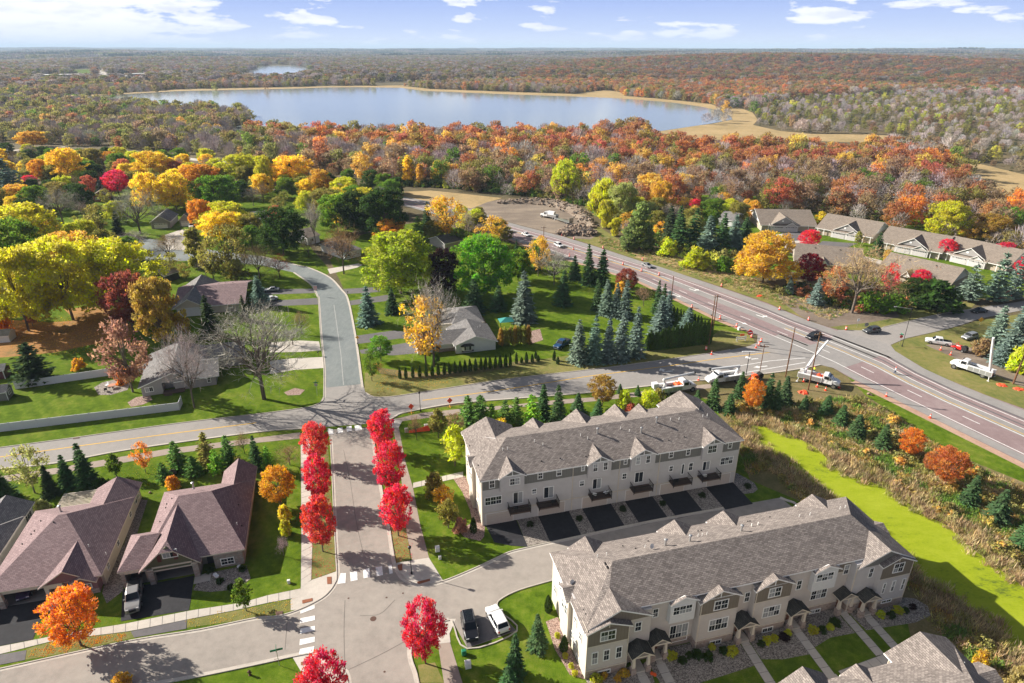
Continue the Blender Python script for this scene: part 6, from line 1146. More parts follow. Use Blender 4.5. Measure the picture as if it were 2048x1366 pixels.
TREES = [
 # street maples and the near corner
 ('M',637,926,845,60,'scarlet','red maple by the far crosswalk, left row of the street, farthest'), ('M',641,1010,910,66,'red','red maple in the left row of the street, middle one'), ('M',646,1103,996,72,'scarlet','red maple in the left row of the street, nearest the crosswalk'),
 ('M',765,905,818,64,'red','red maple in the right row of the street, farthest by the collector road'), ('M',780,988,886,68,'red','red maple in the right row of the street, middle one'), ('M',797,1072,971,74,'red','red maple in the right row of the street, beside the lamp post'),
 ('M',851,1327,1200,98,'crimson','large crimson maple beside the two parked cars'), ('M',655,1440,1318,112,'red','red maple cut off by the bottom edge beside the crosswalk corner'),
 ('M',163,1291,1182,122,'orange','bright orange maple on the boulevard before the corner plum-roofed house'), ('M',562,1012,932,78,'amber','orange gold maple between the plum-roofed house and the sidewalk'),
 ('H',570,1042,1010,30,'yellow','yellow shrub under the orange gold maple'), ('H',571,1070,1041,30,'ygreen','yellow green shrub, second below the orange gold maple'), ('N',568,1112,1074,34,'mauve','small leafless pale shrub tree in the shaded side yard'),
 ('Y',493,1222,1158,38,'green','small leafy green pear tree on the boulevard beside the entry bed'), ('H',245,1376,1350,40,'gold','gold shrub at the bottom edge below the orange maple'),
 ('S',1075,1296,1228,44,'spruce','dark spruce on the lawn right of the white car'), ('S',1029,1352,1268,46,'spruce','spruce on the lawn just below the white car'), ('S',1018,1412,1326,66,'spruce','spruce cut off by the bottom edge near the parking pad'),
 ('A',1097,1223,1190,17,'dgreen','dark arborvitae at the rear corner of the front townhouses'), ('A',1127,1302,1270,16,'dgreen','dark arborvitae at the side of the front townhouses'), ('A',947,1064,1034,15,'dgreen','dark arborvitae at the front corner of the rear townhouses'),
 # lawn left of the rear townhouses
 ('Y',910,932,848,56,'ygreen','multi-stemmed yellow green tree touching the rear townhouse end wall'), ('H',870,992,944,44,'olive','dark olive shrub tree at the front walk'), ('Y',888,1015,974,48,'gold','gold small tree below the front walk, upper one'), ('Y',897,1056,1000,50,'olive','gold olive small tree below the front walk, lower one'),
 ('N',834,880,828,34,'brown','leafless young tree at the orange safety fence'), ('Y',877,876,816,46,'olive','thin olive young tree right of the orange safety fence'), ('O',910,866,826,48,'brown','brown thinning tree behind the yellow green multi-stem'),
 ('H',922,1064,1036,32,'pink','pinkish shrub in the rock bed by the rear townhouses'),
 # screen between collector trail and rear townhouses
 ('P',936,850,790,46,'pine','green pine at the trail bend, left of its taller twin'), ('P',962,854,788,48,'pine','bright green pine left of the rear townhouse roof'), ('P',1010,852,798,38,'pine','green pine above the rear townhouse left gable'), ('H',1000,872,838,44,'yellow','yellow shrub behind the rear townhouse left gable'), ('P',985,858,806,40,'bgreen','bright green pine between two green pines at the trail'), ('H',1140,850,822,44,'green','green bush under the tallest dark spruce'), ('H',1222,846,814,40,'green','green bush right of the bronze maple foot'), ('S',1392,812,778,28,'spruce','small spruce beside the right rear gable'), ('P',1033,848,792,36,'pine','dense green pine fourth along the trail'), ('P',1065,856,786,46,'bgreen','bright green broad pine behind the small rear gable'), ('S',1084,836,766,40,'spruce','tall dark spruce between two bright pines'), ('S',1115,856,768,48,'spruce','tallest dark spruce behind the rear townhouse roof'), ('S',1156,826,784,32,'spruce','small spruce right of the tallest dark spruce'), ('S',1194,842,797,38,'spruce','dark spruce under the bronze maple'),
 ('M',1204,812,753,60,'bronze','bronze orange maple standing by the collector road'), ('H',1246,824,780,40,'ygreen','yellow green shrub tree left of the yellow willow'), ('H',1294,826,778,46,'ygreen','bright yellow green willow shrub behind the roof'), ('H',1263,834,806,34,'coral','pink red shrub peeking over the townhouse ridge'), ('S',1240,786,767,16,'spruce','tiny spruce left of the bucket trucks'), ('S',1275,790,770,16,'spruce','tiny spruce just left of the first bucket truck'), ('H',1314,812,776,36,'olive','olive shrub below the first bucket truck'), ('H',1341,820,794,44,'green','low green shrub under the first bucket truck'),
 ('S',1425,816,755,36,'spruce','pale green spruce before the second bucket truck'), ('S',1457,826,786,32,'spruce','short spruce behind the right townhouse peak'), ('S',1478,798,742,34,'spruce','slim spruce beside the orange trencher'), ('M',1504,822,760,48,'orange','orange red maple among the spruces by the trencher'), ('S',1531,816,744,40,'spruce','spruce right of the orange red maple'), ('S',1547,820,757,34,'spruce','spruce left of the leaning bucket truck, left of two'), ('S',1568,808,750,38,'spruce','spruce left of the leaning bucket truck, right of two'),
 ('S',1606,822,790,26,'spruce','small spruce below the utility pole with the red mats'), ('S',1650,828,788,32,'spruce','small spruce below the leaning bucket truck'), ('S',1680,850,808,36,'spruce','spruce on the cattail bank, third from the road'), ('S',1711,874,828,40,'spruce','spruce on the cattail bank, fourth from the road'), ('S',1763,897,848,46,'spruce','spruce on the bank left of the first orange maple'),
 ('M',1815,914,858,56,'orange','orange maple on the bank, smaller and farther of two'), ('M',1889,970,897,80,'dorange','large orange maple on the bank above the pond'), ('M',1857,944,906,36,'rust','red brown small maple touching the large orange maple'),
 ('S',1935,1010,950,50,'spruce','dense green spruce below the large orange maple'), ('S',1990,1042,978,54,'spruce','dense green spruce near the right edge above the pond'), ('S',2044,1094,1026,56,'spruce','green spruce cut by the right edge above the pond'), ('H',1958,1334,1302,34,'gold','gold shrub in the shade beyond the nearest roof'), ('H',2034,1380,1328,50,'tan','tan gold shrub at the bottom right corner'),
 # screen along the left part of the trail
 ('O',70,986,893,80,'palegreen','pale yellow green birch-like tree before the collector road'), ('S',139,974,908,40,'spruce','dark spruce left of a taller one behind the corner house'), ('S',180,976,884,54,'spruce','tall dark spruce behind the corner plum-roofed house'), ('Y',234,954,906,36,'green','small round green tree on the lawn behind the houses'), ('O',292,946,882,40,'orange','thin orange young tree by the trail'), ('P',359,938,880,44,'pine','green pine behind the boulder, left of the group'), ('P',388,950,912,42,'pine','low green pine in front of the group'), ('P',415,932,864,42,'olive','olive gold pine in the group by the trail'), ('P',461,926,870,40,'pine','green pine over the plum-roofed wing ridge'), ('N',490,908,862,34,'brown','thin leafless tree by the trail'), ('S',515,938,870,34,'spruce','dark spruce at the trail right of the wing ridge'), ('P',537,938,892,34,'bgreen','bright green small pine by the dark spruce'), ('N',580,930,892,56,'brown','brown twiggy shrub near the sidewalk corner'), ('S',12,1004,928,66,'spruce','dark spruce at the left edge by the collector road'), ('H',85,1024,1000,34,'palegreen','pale small shrub by the pergola'), ('H',347,978,952,30,'amber','amber shrub in front of the boulder'), ('S',104,990,930,44,'cedar','dark spruce between the birch-like tree and the left dark spruce'), ('H',205,985,958,40,'dgreen','dark bush left of the tall plum wing'), ('P',330,962,925,34,'pine','green pine left of the boulder'), ('P',436,946,898,38,'bgreen','bright green pine low in the trail group'), ('H',480,940,915,36,'olive','olive bush by the wing ridge'), ('H',268,995,978,22,'ygreen','yellow green shrub at the wing wall'),
 # gardens left of the upper street
 ('N',528,798,603,215,'grey','great leafless tree with wide crown on the corner lawn'), ('N',389,816,656,104,'grey','leafless pale tree at the end of the white fence'), ('O',266,784,640,140,'pink','pinkish thinning tree in the fenced garden'), ('P',70,764,684,80,'cedar','sparse dark pine in the garden above the fence'), ('M',268,664,542,116,'maroon','maroon and orange oak on the leafy lawn'), ('B',332,694,552,108,'bronze','olive bronze round tree beside the maroon oak'),
 ('B',147,640,474,190,'ygreen','tall yellow green tree with visible trunk on the leafy lawn'), ('B',58,662,492,150,'ygreen','yellow green tree at the left edge of the leafy lawn'), ('B',240,612,480,172,'ygreen','yellow green tree above the maroon oak'), ('B',158,560,462,128,'gold','gold crown behind the tall trunked tree'), ('B',40,560,438,140,'green','green round tree at the left edge'), ('B',55,510,408,142,'ygreen','olive yellow tree at the left edge above the green one'),
 ('H',8,668,616,44,'orange','orange shrub tree at the left edge'), ('Y',66,652,618,34,'rust','rust small tree under the yellow tree'), ('H',160,738,715,30,'amber','orange shrub behind the upper white fence'), ('H',245,765,735,34,'orange','orange shrub by the round patio'),
 ('N',127,448,374,82,'grey','grey leafless round tree, upper left'), ('B',163,428,366,54,'dgreen','dark green round tree beside the brick house'), ('B',78,424,371,58,'green','green tree left of the grey leafless one'), ('B',38,414,369,74,'gold','gold tree at the left edge, upper'), ('M',239,392,339,56,'crimson','crimson maple above the brick house'), ('M',182,394,350,34,'coral','coral maple left of the small blue spruce'), ('S',204,392,359,24,'blue','small blue spruce above the brick house'), ('N',281,467,374,94,'grey','large grey leafless tree left of the grey gabled houses'), ('O',200,470,408,74,'olive','olive thinning tree below the brick house'), ('S',238,470,420,30,'cedar','dark spruce left of the grey gabled houses'),
 ('B',305,420,344,64,'yellow','yellow tree behind the large grey leafless tree'), ('B',354,422,344,80,'yellow','yellow tree above the grey gabled garage'), ('B',405,392,328,88,'amber','amber yellow broad tree in the upper left rows'), ('B',436,420,350,96,'green','green round tree between yellow ones, upper left'), ('B',142,368,295,84,'yellow','big bright yellow tree near the gravel track, left'), ('B',86,368,318,46,'amber','pale amber tree touching the big bright yellow one'), ('B',307,356,302,74,'yellow','bright yellow tree just below the gravel track'), ('M',250,354,317,40,'rust','rust orange tree left of the bright yellow one'), ('M',354,352,321,34,'coral','red orange tree right of the bright yellow one'), ('B',490,364,308,92,'ygreen','yellow green broad tree below the track end'), ('B',193,338,296,44,'olive','olive tree right of the big bright yellow one'), ('B',194,364,328,46,'dgreen','dark green tree above the coral maple'), ('P',22,396,312,80,'blue','large blue green pine at the left edge'), ('M',222,334,302,34,'amber','amber tree by the gravel track'), ('M',62,376,350,34,'crimson','red tree right of the large pine'), ('B',68,296,262,60,'gold','gold tree alone at the far left'),
 ('B',405,460,398,58,'amber','amber tree beside the grey gabled garage'), ('B',455,466,404,92,'ygreen','yellow green tree right of the amber one'), ('B',450,484,424,96,'yellow','yellow tree in front of the yellow green one'), ('L',397,536,450,48,'olive','olive narrow tree left of the forked olive one'), ('O',463,554,446,100,'olive','half bare olive tree with forked trunk'), ('N',340,522,468,60,'brown','small bare spreading tree at the street bend'), ('N',272,500,462,76,'mauve','low bare tree before the grey gabled house'), ('N',492,546,490,40,'brown','slim bare tree near the dark maple'),
 # around the upper street
 ('N',520,558,488,68,'brown','brown bare tree at the near edge of the street bend'), ('O',428,562,476,68,'olive','olive thinning tree left of the forked half bare one'), ('B',505,474,428,66,'olive','olive green tree behind the street bend'),
 ('B',587,374,311,92,'yellow','yellow domed tree above the dark maple'), ('B',532,380,310,46,'ygreen','tall yellow green tree left of the yellow dome'), ('B',640,392,338,50,'gold','gold tree right of the yellow dome'), ('B',692,398,354,64,'ygreen','yellow green tree behind the dark trees'), ('B',655,424,376,64,'olive','olive tree left of the dark trees'), ('B',772,476,376,116,'dgreen','massive dark green tree by the highway bend'), ('B',676,466,388,84,'green','green tree left of the massive dark one'), ('B',718,470,380,76,'dgreen','dark green tree in the middle of the dark group'), ('B',785,486,438,76,'amber','amber tree behind the big green one'), ('B',567,508,414,106,'dgreen','dark round maple with bronze sheen by the street bend'), ('M',553,446,411,34,'coral','red treetop behind the dark round maple'), ('N',632,494,398,42,'grey','tall slim bare tree by the white garage'), ('N',688,548,440,84,'brown','bare vase-shaped tree in the inner curve of the street'), ('N',560,556,506,64,'maroon','reddish brown twiggy bush tree at the street edge'), ('S',522,612,550,46,'blue','blue spruce by the two grey driveways'), ('S',424,672,588,50,'cedar','dark spruce before the maroon roof'), ('S',488,640,590,26,'cedar','small dark spruce before the maroon roof'),
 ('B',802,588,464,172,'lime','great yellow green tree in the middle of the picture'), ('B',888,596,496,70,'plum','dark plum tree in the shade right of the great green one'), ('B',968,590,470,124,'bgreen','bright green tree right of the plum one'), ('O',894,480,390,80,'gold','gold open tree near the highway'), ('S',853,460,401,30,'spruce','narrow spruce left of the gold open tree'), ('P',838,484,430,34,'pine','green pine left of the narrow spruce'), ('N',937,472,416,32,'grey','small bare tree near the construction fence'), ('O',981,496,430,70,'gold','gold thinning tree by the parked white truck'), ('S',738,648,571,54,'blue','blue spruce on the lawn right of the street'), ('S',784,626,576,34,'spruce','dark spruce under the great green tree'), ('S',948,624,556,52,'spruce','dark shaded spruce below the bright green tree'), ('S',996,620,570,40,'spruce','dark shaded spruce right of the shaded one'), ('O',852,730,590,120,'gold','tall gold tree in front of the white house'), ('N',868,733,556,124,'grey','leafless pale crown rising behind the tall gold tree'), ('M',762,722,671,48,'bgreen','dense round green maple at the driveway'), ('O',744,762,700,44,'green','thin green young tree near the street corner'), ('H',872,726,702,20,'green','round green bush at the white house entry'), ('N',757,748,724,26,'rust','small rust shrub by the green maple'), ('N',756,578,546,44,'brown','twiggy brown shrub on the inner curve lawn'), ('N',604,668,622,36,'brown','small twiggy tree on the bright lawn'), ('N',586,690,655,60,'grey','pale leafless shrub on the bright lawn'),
 ('S',1047,642,538,60,'blue','large pale blue spruce left of the shaded lawn'), ('S',1125,610,538,42,'spruce','spruce standing in the sunlit lawn strip'), ('S',1149,558,510,32,'spruce','small spruce by the highway left of two tall ones'), ('S',1177,568,486,40,'spruce','tall spruce by the highway, left of the pair'), ('S',1202,570,496,40,'spruce','tall spruce by the highway, right of the pair'), ('M',1252,584,538,50,'maroon','bronze red tree among the blue spruces'), ('H',1240,592,562,30,'gold','gold shrub among the blue spruces'), ('S',1213,628,557,38,'blue','blue spruce in the cluster, leftmost'), ('S',1229,632,564,34,'blue','blue spruce in the cluster, second'), ('S',1248,636,557,42,'blue','blue spruce in the cluster, third and tallest'), ('S',1195,620,554,30,'spruce','green spruce left of the blue cluster'), ('N',1287,612,572,38,'brown','brown twiggy bush between spruce groups'), ('S',1312,626,558,26,'spruce','narrow spruce by the highway'), ('S',1322,636,566,30,'spruce','narrow spruce right of its twin by the highway'), ('S',1332,650,580,40,'blue','blue spruce above the arborvitae hedge, left'), ('S',1320,672,590,54,'blue','blue spruce behind the arborvitae hedge'), ('S',1374,662,614,50,'blue','blue spruce above the arborvitae hedge, right'),
 ('N',1108,570,496,70,'grey','grey olive bare tree before the highway'), ('O',1076,552,468,52,'gold','gold tree with a utility pole behind it'), ('B',1036,562,498,66,'green','green tree right of the bright green one'),
 ('S',1157,724,638,46,'blue','blue spruce by the blue truck, leftmost of the front row'), ('S',1187,724,630,46,'blue','blue spruce second in the front row'), ('S',1213,722,630,42,'blue','blue spruce third in the front row'), ('S',1238,720,616,50,'blue','blue spruce fourth in the front row'), ('S',1269,712,613,50,'blue','blue spruce at the right end of the front row'),
 # right side and the paired homes
 ('M',1615,502,459,44,'red','red maple before the second paired home'), ('M',1613,572,507,60,'dred','dark red maple left of the bare ivy-trunked tree'), ('M',1890,516,478,44,'red','red maple at the corner of the third paired home'), ('O',1773,592,524,40,'red','thin red tree before the right front home'), ('M',1836,588,539,38,'crimson','crimson maple before the right front home'), ('M',2003,528,484,52,'red','red maple at the right edge behind tall spruces'), ('M',2042,566,510,46,'red','red maple cut by the right edge'), ('O',1552,420,352,70,'coral','coral red tree behind the first paired home'), ('B',1525,567,464,134,'gold','wide gold oak with dark trunk by the highway'), ('N',1704,626,478,156,'brown','huge leafless tree with ivy-wrapped trunk'), ('O',1660,606,530,64,'rust','rust thinning tree left of the huge leafless one'), ('S',1578,588,553,26,'blue','small blue spruce on the shaded lawn'), ('S',1631,610,553,36,'blue','blue spruce left of the rust thinning tree'), ('P',1935,602,526,50,'blue','tall pine with bare trunk, left of three'), ('P',1988,604,503,54,'blue','tall pine with bare trunk, middle of three'), ('P',2022,600,500,48,'blue','tall pine with bare trunk, right of three'), ('S',1752,510,464,34,'spruce','olive spruce between the paired homes'), ('H',1862,616,560,110,'dgreen','broad dark green bush by the side road'), ('H',1742,622,584,60,'green','green bush under the huge leafless tree'), ('H',1788,624,588,64,'green','green bush left of the broad dark one'), ('B',1822,606,556,50,'dgreen','dark tree between the red maple and the broad bush'), ('L',1638,456,420,24,'yellow','narrow yellow tree between paired homes'), ('B',1888,478,402,86,'ygreen','green and gold tree behind the third home'), ('B',1974,488,428,84,'bronze','bronze olive tree behind the last home'), ('B',1916,484,454,36,'gold','gold tree left of the bronze olive one'), ('Y',1714,490,462,16,'olive','tiny olive tree at the second garage'), ('Y',1772,526,498,24,'gold','small gold tree between front and back homes'),
 ('S',1986,694,608,54,'blue','blue spruce by the right pickup, left of two'), ('S',2016,724,602,76,'blue','large blue spruce by the right pickup, right of two'), ('S',1998,726,680,48,'blue','low blue spruce below the pair at the right'), ('H',1962,708,676,42,'brown','brown bush between the two right bucket vehicles'), ('H',2038,744,690,56,'ygreen','yellow green bush at the right edge'), ('H',2024,700,660,34,'maroon','maroon bush at the right edge'),
 # north side of the highway
 ('B',1130,400,318,58,'ygreen','yellow green tall tree right of the rubble lot'), ('W',1205,436,356,62,'ygreen','bright green willow, the larger, right of the lot'), ('W',1213,456,400,42,'ygreen','hanging green willow below the larger one'), ('W',1229,472,436,26,'ygreen','small green willow by the highway verge'), ('L',1278,500,404,64,'poplar','grey green poplar by the highway verge, tallest'), ('L',1256,502,450,42,'poplar','grey green poplar by the highway verge, lowest left'), ('L',1296,500,458,34,'poplar','small grey green poplar right of the tallest'), ('B',1242,446,364,62,'palegreen','pale yellow tree behind the willow'), ('B',1320,430,360,60,'gold','gold tree behind the spruces north of the highway'), ('B',1298,400,346,54,'gold','gold olive tree above the pale yellow one'), ('S',1336,486,408,46,'cedar','olive spruce, leftmost of the northern group'), ('S',1358,496,408,48,'spruce','tall spruce, second of the northern group'), ('S',1382,496,413,48,'spruce','tall spruce, third of the northern group'), ('S',1414,508,428,54,'blue','wide spruce, fourth of the northern group'), ('S',1441,504,424,46,'spruce','spruce, fifth of the northern group'), ('S',1466,500,428,50,'blue','spruce, sixth of the northern group'), ('S',1486,496,434,44,'spruce','spruce at the right end of the northern group'), ('H',1335,512,474,48,'ygreen','yellow green bush below the northern spruces, left'), ('H',1391,536,494,68,'ygreen','yellow green bush below the northern spruces, widest'), ('H',1446,544,512,40,'green','green bush near the gold oak'), ('M',1388,422,397,26,'crimson','crimson bush tree behind the northern spruces'), ('B',1420,440,398,42,'green','green tree behind the northern spruces'), ('B',1475,446,404,50,'olive','olive gold tree left of the first paired home'), ('B',1506,440,400,34,'gold','small gold tree left of the coral one'),
 ('L',818,368,310,28,'yellow','tall narrow yellow tree at the wood edge'), ('L',841,372,324,20,'gold','narrow gold tree at the wood edge, right of the yellow'), ('L',800,352,311,14,'red','narrow red tree at the wood edge, taller'), ('L',775,358,324,12,'coral','narrow red orange tree at the wood edge, shorter'), ('B',878,366,320,34,'gold','gold tree at the wood edge behind the lot'),
]
for t_ in TREES: tree(*t_)
# hedges of arborvitae: each plant its own
def lerp(a, b, t): return a + (b - a) * t
xs = [1152, 1200, 1256, 1310, 1363, 1410, 1460, 1507, 1550, 1592, 1632, 1675, 1715, 1757, 1800, 1835, 1875, 1914, 1957, 1998, 2035]
ordn = ['first', 'second', 'third', 'fourth', 'fifth', 'sixth', 'seventh', 'eighth', 'ninth', 'tenth', 'eleventh', 'twelfth', 'thirteenth', 'fourteenth', 'fifteenth', 'sixteenth', 'seventeenth', 'eighteenth', 'nineteenth', 'twentieth', 'twenty-first', 'twenty-second', 'twenty-third', 'twenty-fourth', 'twenty-fifth', 'twenty-sixth']
for i, q in enumerate(xs): tree('A', 512 + q / 4, lerp(757, 732, i / 20), lerp(735, 705, i / 20), 7.5, 'dgreen', ordn[i] + ' arborvitae from the left in the row below the white house', 'row of small arborvitae')
for i, (q, b_, t_) in enumerate(((35, 510, 415), (75, 503, 455), (117, 500, 412), (162, 497, 430), (190, 468, 405), (208, 492, 440), (335, 482, 400), (365, 512, 450))): tree('A', 1024 + q / 4, 600 + b_ / 4, 600 + t_ / 4, 7, 'dgreen', ordn[i] + ' of the loose arborvitae right of the row', 'row of small arborvitae')
for i in range(26): tree('A', lerp(1294, 1417, i / 25), lerp(700, 687, i / 25), lerp(664, 640, i / 25) + rnd.uniform(-5, 4), 11, 'dgreen', ordn[i] + ' arborvitae from the left in the tall clipped hedge', 'tall arborvitae hedge')
for i in range(9): tree('A', lerp(1344, 1400, i / 8), lerp(652, 668, i / 8), lerp(612, 632, i / 8), 9, 'dgreen', ordn[i] + ' arborvitae from the left along the highway above the hedge', 'arborvitae along the highway')
for i in range(7): tree('H', lerp(1002, 1056, i / 6), lerp(692, 688, i / 6), lerp(655, 650, i / 6), 16, 'olive' if i % 3 else 'bronze', ordn[i] + ' shrub from the left in the olive hedge beside the white house', 'olive hedge')
# bushes in the townhouse beds
bed = [(x, -0.2 - rnd.random() * 0.9, rnd.choice(['ygreen', 'gold', 'dgreen'])) for x in (1.2, 2.4, 3.8, 4.9)] + [(x, 0.2 - rnd.random() * 1.4, rnd.choice(['ygreen', 'dgreen', 'dgreen', 'plum'])) for x in (11.6, 12.6, 13.7, 14.8, 16.0, 17.2, 18.3, 19.4)] + [(x, -0.3 - rnd.random() * 1.2, rnd.choice(['ygreen', 'dgreen', 'plum'])) for x in (23.5, 24.6, 25.8, 27.0, 27.9, 31.4, 32.6, 33.9, 35.2)] + [(x, -0.7 - rnd.random(), rnd.choice(['ygreen', 'dgreen', 'plum'])) for x in (42.0, 43.2, 44.6, 45.8, 47.2)]
cn = {'ygreen': 'yellow green', 'gold': 'gold', 'dgreen': 'dark green', 'plum': 'dark'}
for x, y, c in bed: q = F2.w(x, y); put_tree('H', *q, rnd.uniform(0.7, 1.1), rnd.uniform(1.0, 1.7), c, cn[c] + ' bush in the rock bed before the front townhouses', cn[c] + ' bushes in the front townhouse beds')
for x, y in ((-1.1, 2.0), (-1.3, 3.6), (-1.2, 5.1), (-1.3, 6.8), (-1.0, 0.9)): q = F2.w(x, y); put_tree('H', *q, 0.7, 0.9, 'ygreen', 'small yellow green bush along the end wall of the front townhouses', 'small bushes along the end wall')
for a in (7.4, 15.8, 23.3, 30.4, 38.0, 47.0): q = F1.w(a + rnd.uniform(-.3, .3), -1.6 - rnd.random()); put_tree('H', *q, rnd.uniform(0.7, 1.0), 1.4, 'cedar', 'dark clump in the rock strip between black driveways', 'clumps between the driveways')
for px_, py_ in ((420, 1145), (440, 1165), (462, 1178), (485, 1140)): q = G(px_, py_); put_tree('H', *q, 0.8, 1.3, 'dgreen', 'low dark bush in the rock bed at the stone front', 'bushes at the stone front')
# back gardens of the neighbourhood: more trees stand between the named ones
def spaced_fill(pp, sp, pal, label_of, gap=7.5, seed=1, szr=(.7, 1.05)):
    g_ = np.random.default_rng(seed); have = [tuple(o.location[:2]) for o in COL.objects if o.parent is None and o.type == 'EMPTY' and o.get('category') in ('tree', 'house', 'car', 'shed')]
    poly = plan(pp); A_ = np.array(poly); x0, y0 = A_.min(0); x1, y1 = A_.max(0); X, Y = np.meshgrid(np.arange(x0, x1, sp), np.arange(y0, y1, sp)); Pq = np.stack([X.ravel(), Y.ravel()], 1); Pq = Pq + g_.uniform(-.4, .4, Pq.shape) * sp; Pq = Pq[inside(Pq, poly)]
    for q in Pq:
        if min((q[0] - h[0]) ** 2 + (q[1] - h[1]) ** 2 for h in have) < gap * gap: continue
        k, c = pal[g_.integers(0, len(pal))]; s = g_.uniform(*szr); W0 = {'B': 12, 'N': 10, 'O': 10, 'S': 5, 'H': 5}[k] * s; H0 = {'B': 11.5, 'N': 10, 'O': 10, 'S': 11, 'H': 3.5}[k] * s
        put_tree(k, q[0], q[1], H0, W0, c, *label_of(k, c, q)); have.append(tuple(q))
CN = {'ygreen': 'yellow green', 'dgreen': 'dark green', 'mauve': 'mauve grey', 'bgreen': 'bright green'}
NAMED = [(PJ(o.location[0], o.location[1]), o['label']) for o in COL.objects if o.parent is None and o.get('category') in ('tree', 'house') and o.get('label') and not o.get('group')]
def fill_label(where):
    def f(k, c, q):
        p_ = PJ(*q); (nx, ny), lb = min(NAMED, key=lambda n_: (n_[0][0] - p_[0]) ** 2 + 3 * (n_[0][1] - p_[1]) ** 2); dx, dy = p_[0] - nx, 2 * (p_[1] - ny)
        dr = ('right of' if dx > 0 else 'left of') if abs(dx) > abs(dy) else ('in front of' if dy > 0 else 'behind'); w = lb.split(',')[0].split()[:8]
        while w[-1] in ('the', 'of', 'by', 'and', 'with', 'in', 'at', 'a', 'to', 'on', 'left', 'right', 'behind', 'before', 'near', 'beside', 'two', 'its', 'great', 'dark', 'big', 'yellow', 'grey', 'small', 'between', 'white', 'corner', 'upper', 'street', 'above', 'below', 'bright', 'from', 'under'): w = w[:-1]
        return ('%s %s %s the %s' % (CN.get(c, c), {'B': 'broad tree', 'N': 'leafless tree', 'O': 'thinning tree', 'S': 'spruce', 'H': 'bush'}[k], dr, ' '.join(w)), 'smaller trees ' + where)
    return f
spaced_fill([(-60, 312), (200, 318), (420, 330), (560, 345), (700, 372), (800, 392), (815, 420), (760, 440), (640, 470), (560, 440), (460, 400), (300, 440), (100, 455), (-60, 470)], 13, [('B', 'yellow'), ('B', 'ygreen'), ('B', 'ygreen'), ('B', 'green'), ('N', 'mauve'), ('N', 'brown'), ('O', 'olive'), ('B', 'olive'), ('B', 'dgreen')], fill_label('in the far gardens left of the highway bend'), 7.0, 3)
spaced_fill([(-60, 480), (110, 480), (250, 485), (290, 500), (280, 560), (120, 600), (-60, 640)], 11, [('B', 'ygreen'), ('B', 'yellow'), ('B', 'green'), ('O', 'olive')], fill_label('in the garden rows at the left edge'), 8.0, 4)
spaced_fill([(300, 552), (380, 545), (520, 548), (575, 562), (520, 572), (400, 568), (310, 578)], 7, [('N', 'brown'), ('O', 'olive'), ('N', 'grey'), ('B', 'olive')], fill_label('along the near side of the street bend'), 5.5, 8, (.6, .9))
spaced_fill([(480, 470), (560, 480), (650, 515), (640, 530), (590, 522), (500, 500)], 7, [('N', 'brown'), ('B', 'green'), ('O', 'olive')], fill_label('on the far side of the street bend'), 6, 9, (.6, .9))
spaced_fill([(860, 430), (960, 440), (1060, 500), (1120, 530), (1060, 560), (950, 520), (860, 480)], 8, [('B', 'olive'), ('N', 'grey'), ('B', 'ygreen'), ('S', 'spruce'), ('B', 'green')], fill_label('between the green trees and the highway'), 5.0, 5, (.5, .75))
spaced_fill([(1210, 440), (1330, 430), (1440, 415), (1500, 408), (1500, 440), (1420, 470), (1300, 490), (1240, 480)], 8, [('B', 'olive'), ('B', 'ygreen'), ('B', 'green'), ('N', 'mauve'), ('B', 'palegreen'), ('O', 'gold')], fill_label('among the spruces north of the highway'), 5.5, 6, (.6, .95))
spaced_fill([(1530, 575), (1640, 580), (1700, 600), (1860, 610), (1960, 596), (1940, 575), (1800, 560), (1700, 570), (1600, 560)], 6, [('N', 'brown'), ('H', 'green'), ('H', 'dgreen'), ('O', 'rust'), ('B', 'olive'), ('H', 'olive')], fill_label('between the paired homes and the side road'), 4.5, 7, (.5, .8))
# twig crowns carry a scatter of last leaves on some bare trees
# ------------------------------------------------------------------ woodland
NEARB = [(-900, 300), (-200, 300), (0, 286), (130, 292), (300, 302), (420, 316), (520, 330), (640, 345), (700, 358), (800, 372), (862, 377), (930, 384), (1004, 391), (1090, 399), (1150, 408), (1200, 420), (1240, 430), (1300, 424), (1400, 412), (1440, 408), (1500, 418), (1560, 427), (1640, 432), (1720, 446), (1818, 470), (1900, 486), (1972, 500), (2048, 515), (2300, 520), (2900, 560)]
BELT = [(500, 275), (620, 258), (820, 250), (1000, 248), (1200, 258), (1330, 268), (1500, 287), (1660, 298), (1790, 318), (1900, 345), (1990, 400), (1900, 392), (1780, 368), (1640, 352), (1500, 350), (1350, 345), (1200, 330), (1080, 322), (950, 320), (820, 312), (700, 306), (600, 300), (540, 292)]
SHRUBZ = [(1480, 262), (1515, 215), (1600, 196), (1750, 190), (2100, 200), (2500, 240), (2500, 420), (2060, 350), (1900, 318), (1800, 300), (1778, 288), (1806, 272), (1560, 262)]
HILLZ = [(1030, 178), (1050, 150), (1180, 132), (1350, 124), (1600, 124), (1800, 132), (2200, 140), (2200, 185), (1750, 188), (1500, 205), (1400, 205), (1250, 190), (1150, 185)]
gw = np.random.default_rng(21)
def grid_pts(d0, d1, sp):
    n = int(2 * d1 * 0.98 / sp); xs_ = (np.arange(n) - n / 2) * sp; ys_ = np.arange(0, d1, sp); X, Y = np.meshgrid(xs_, ys_); P = np.stack([X.ravel(), Y.ravel()], 1); d = np.hypot(P[:, 0], P[:, 1])
    P = P[(d >= d0) & (d < d1) & (np.abs(P[:, 0]) < P[:, 1] * 0.86 + 60)]; return P + gw.uniform(-0.46, 0.46, P.shape) * sp
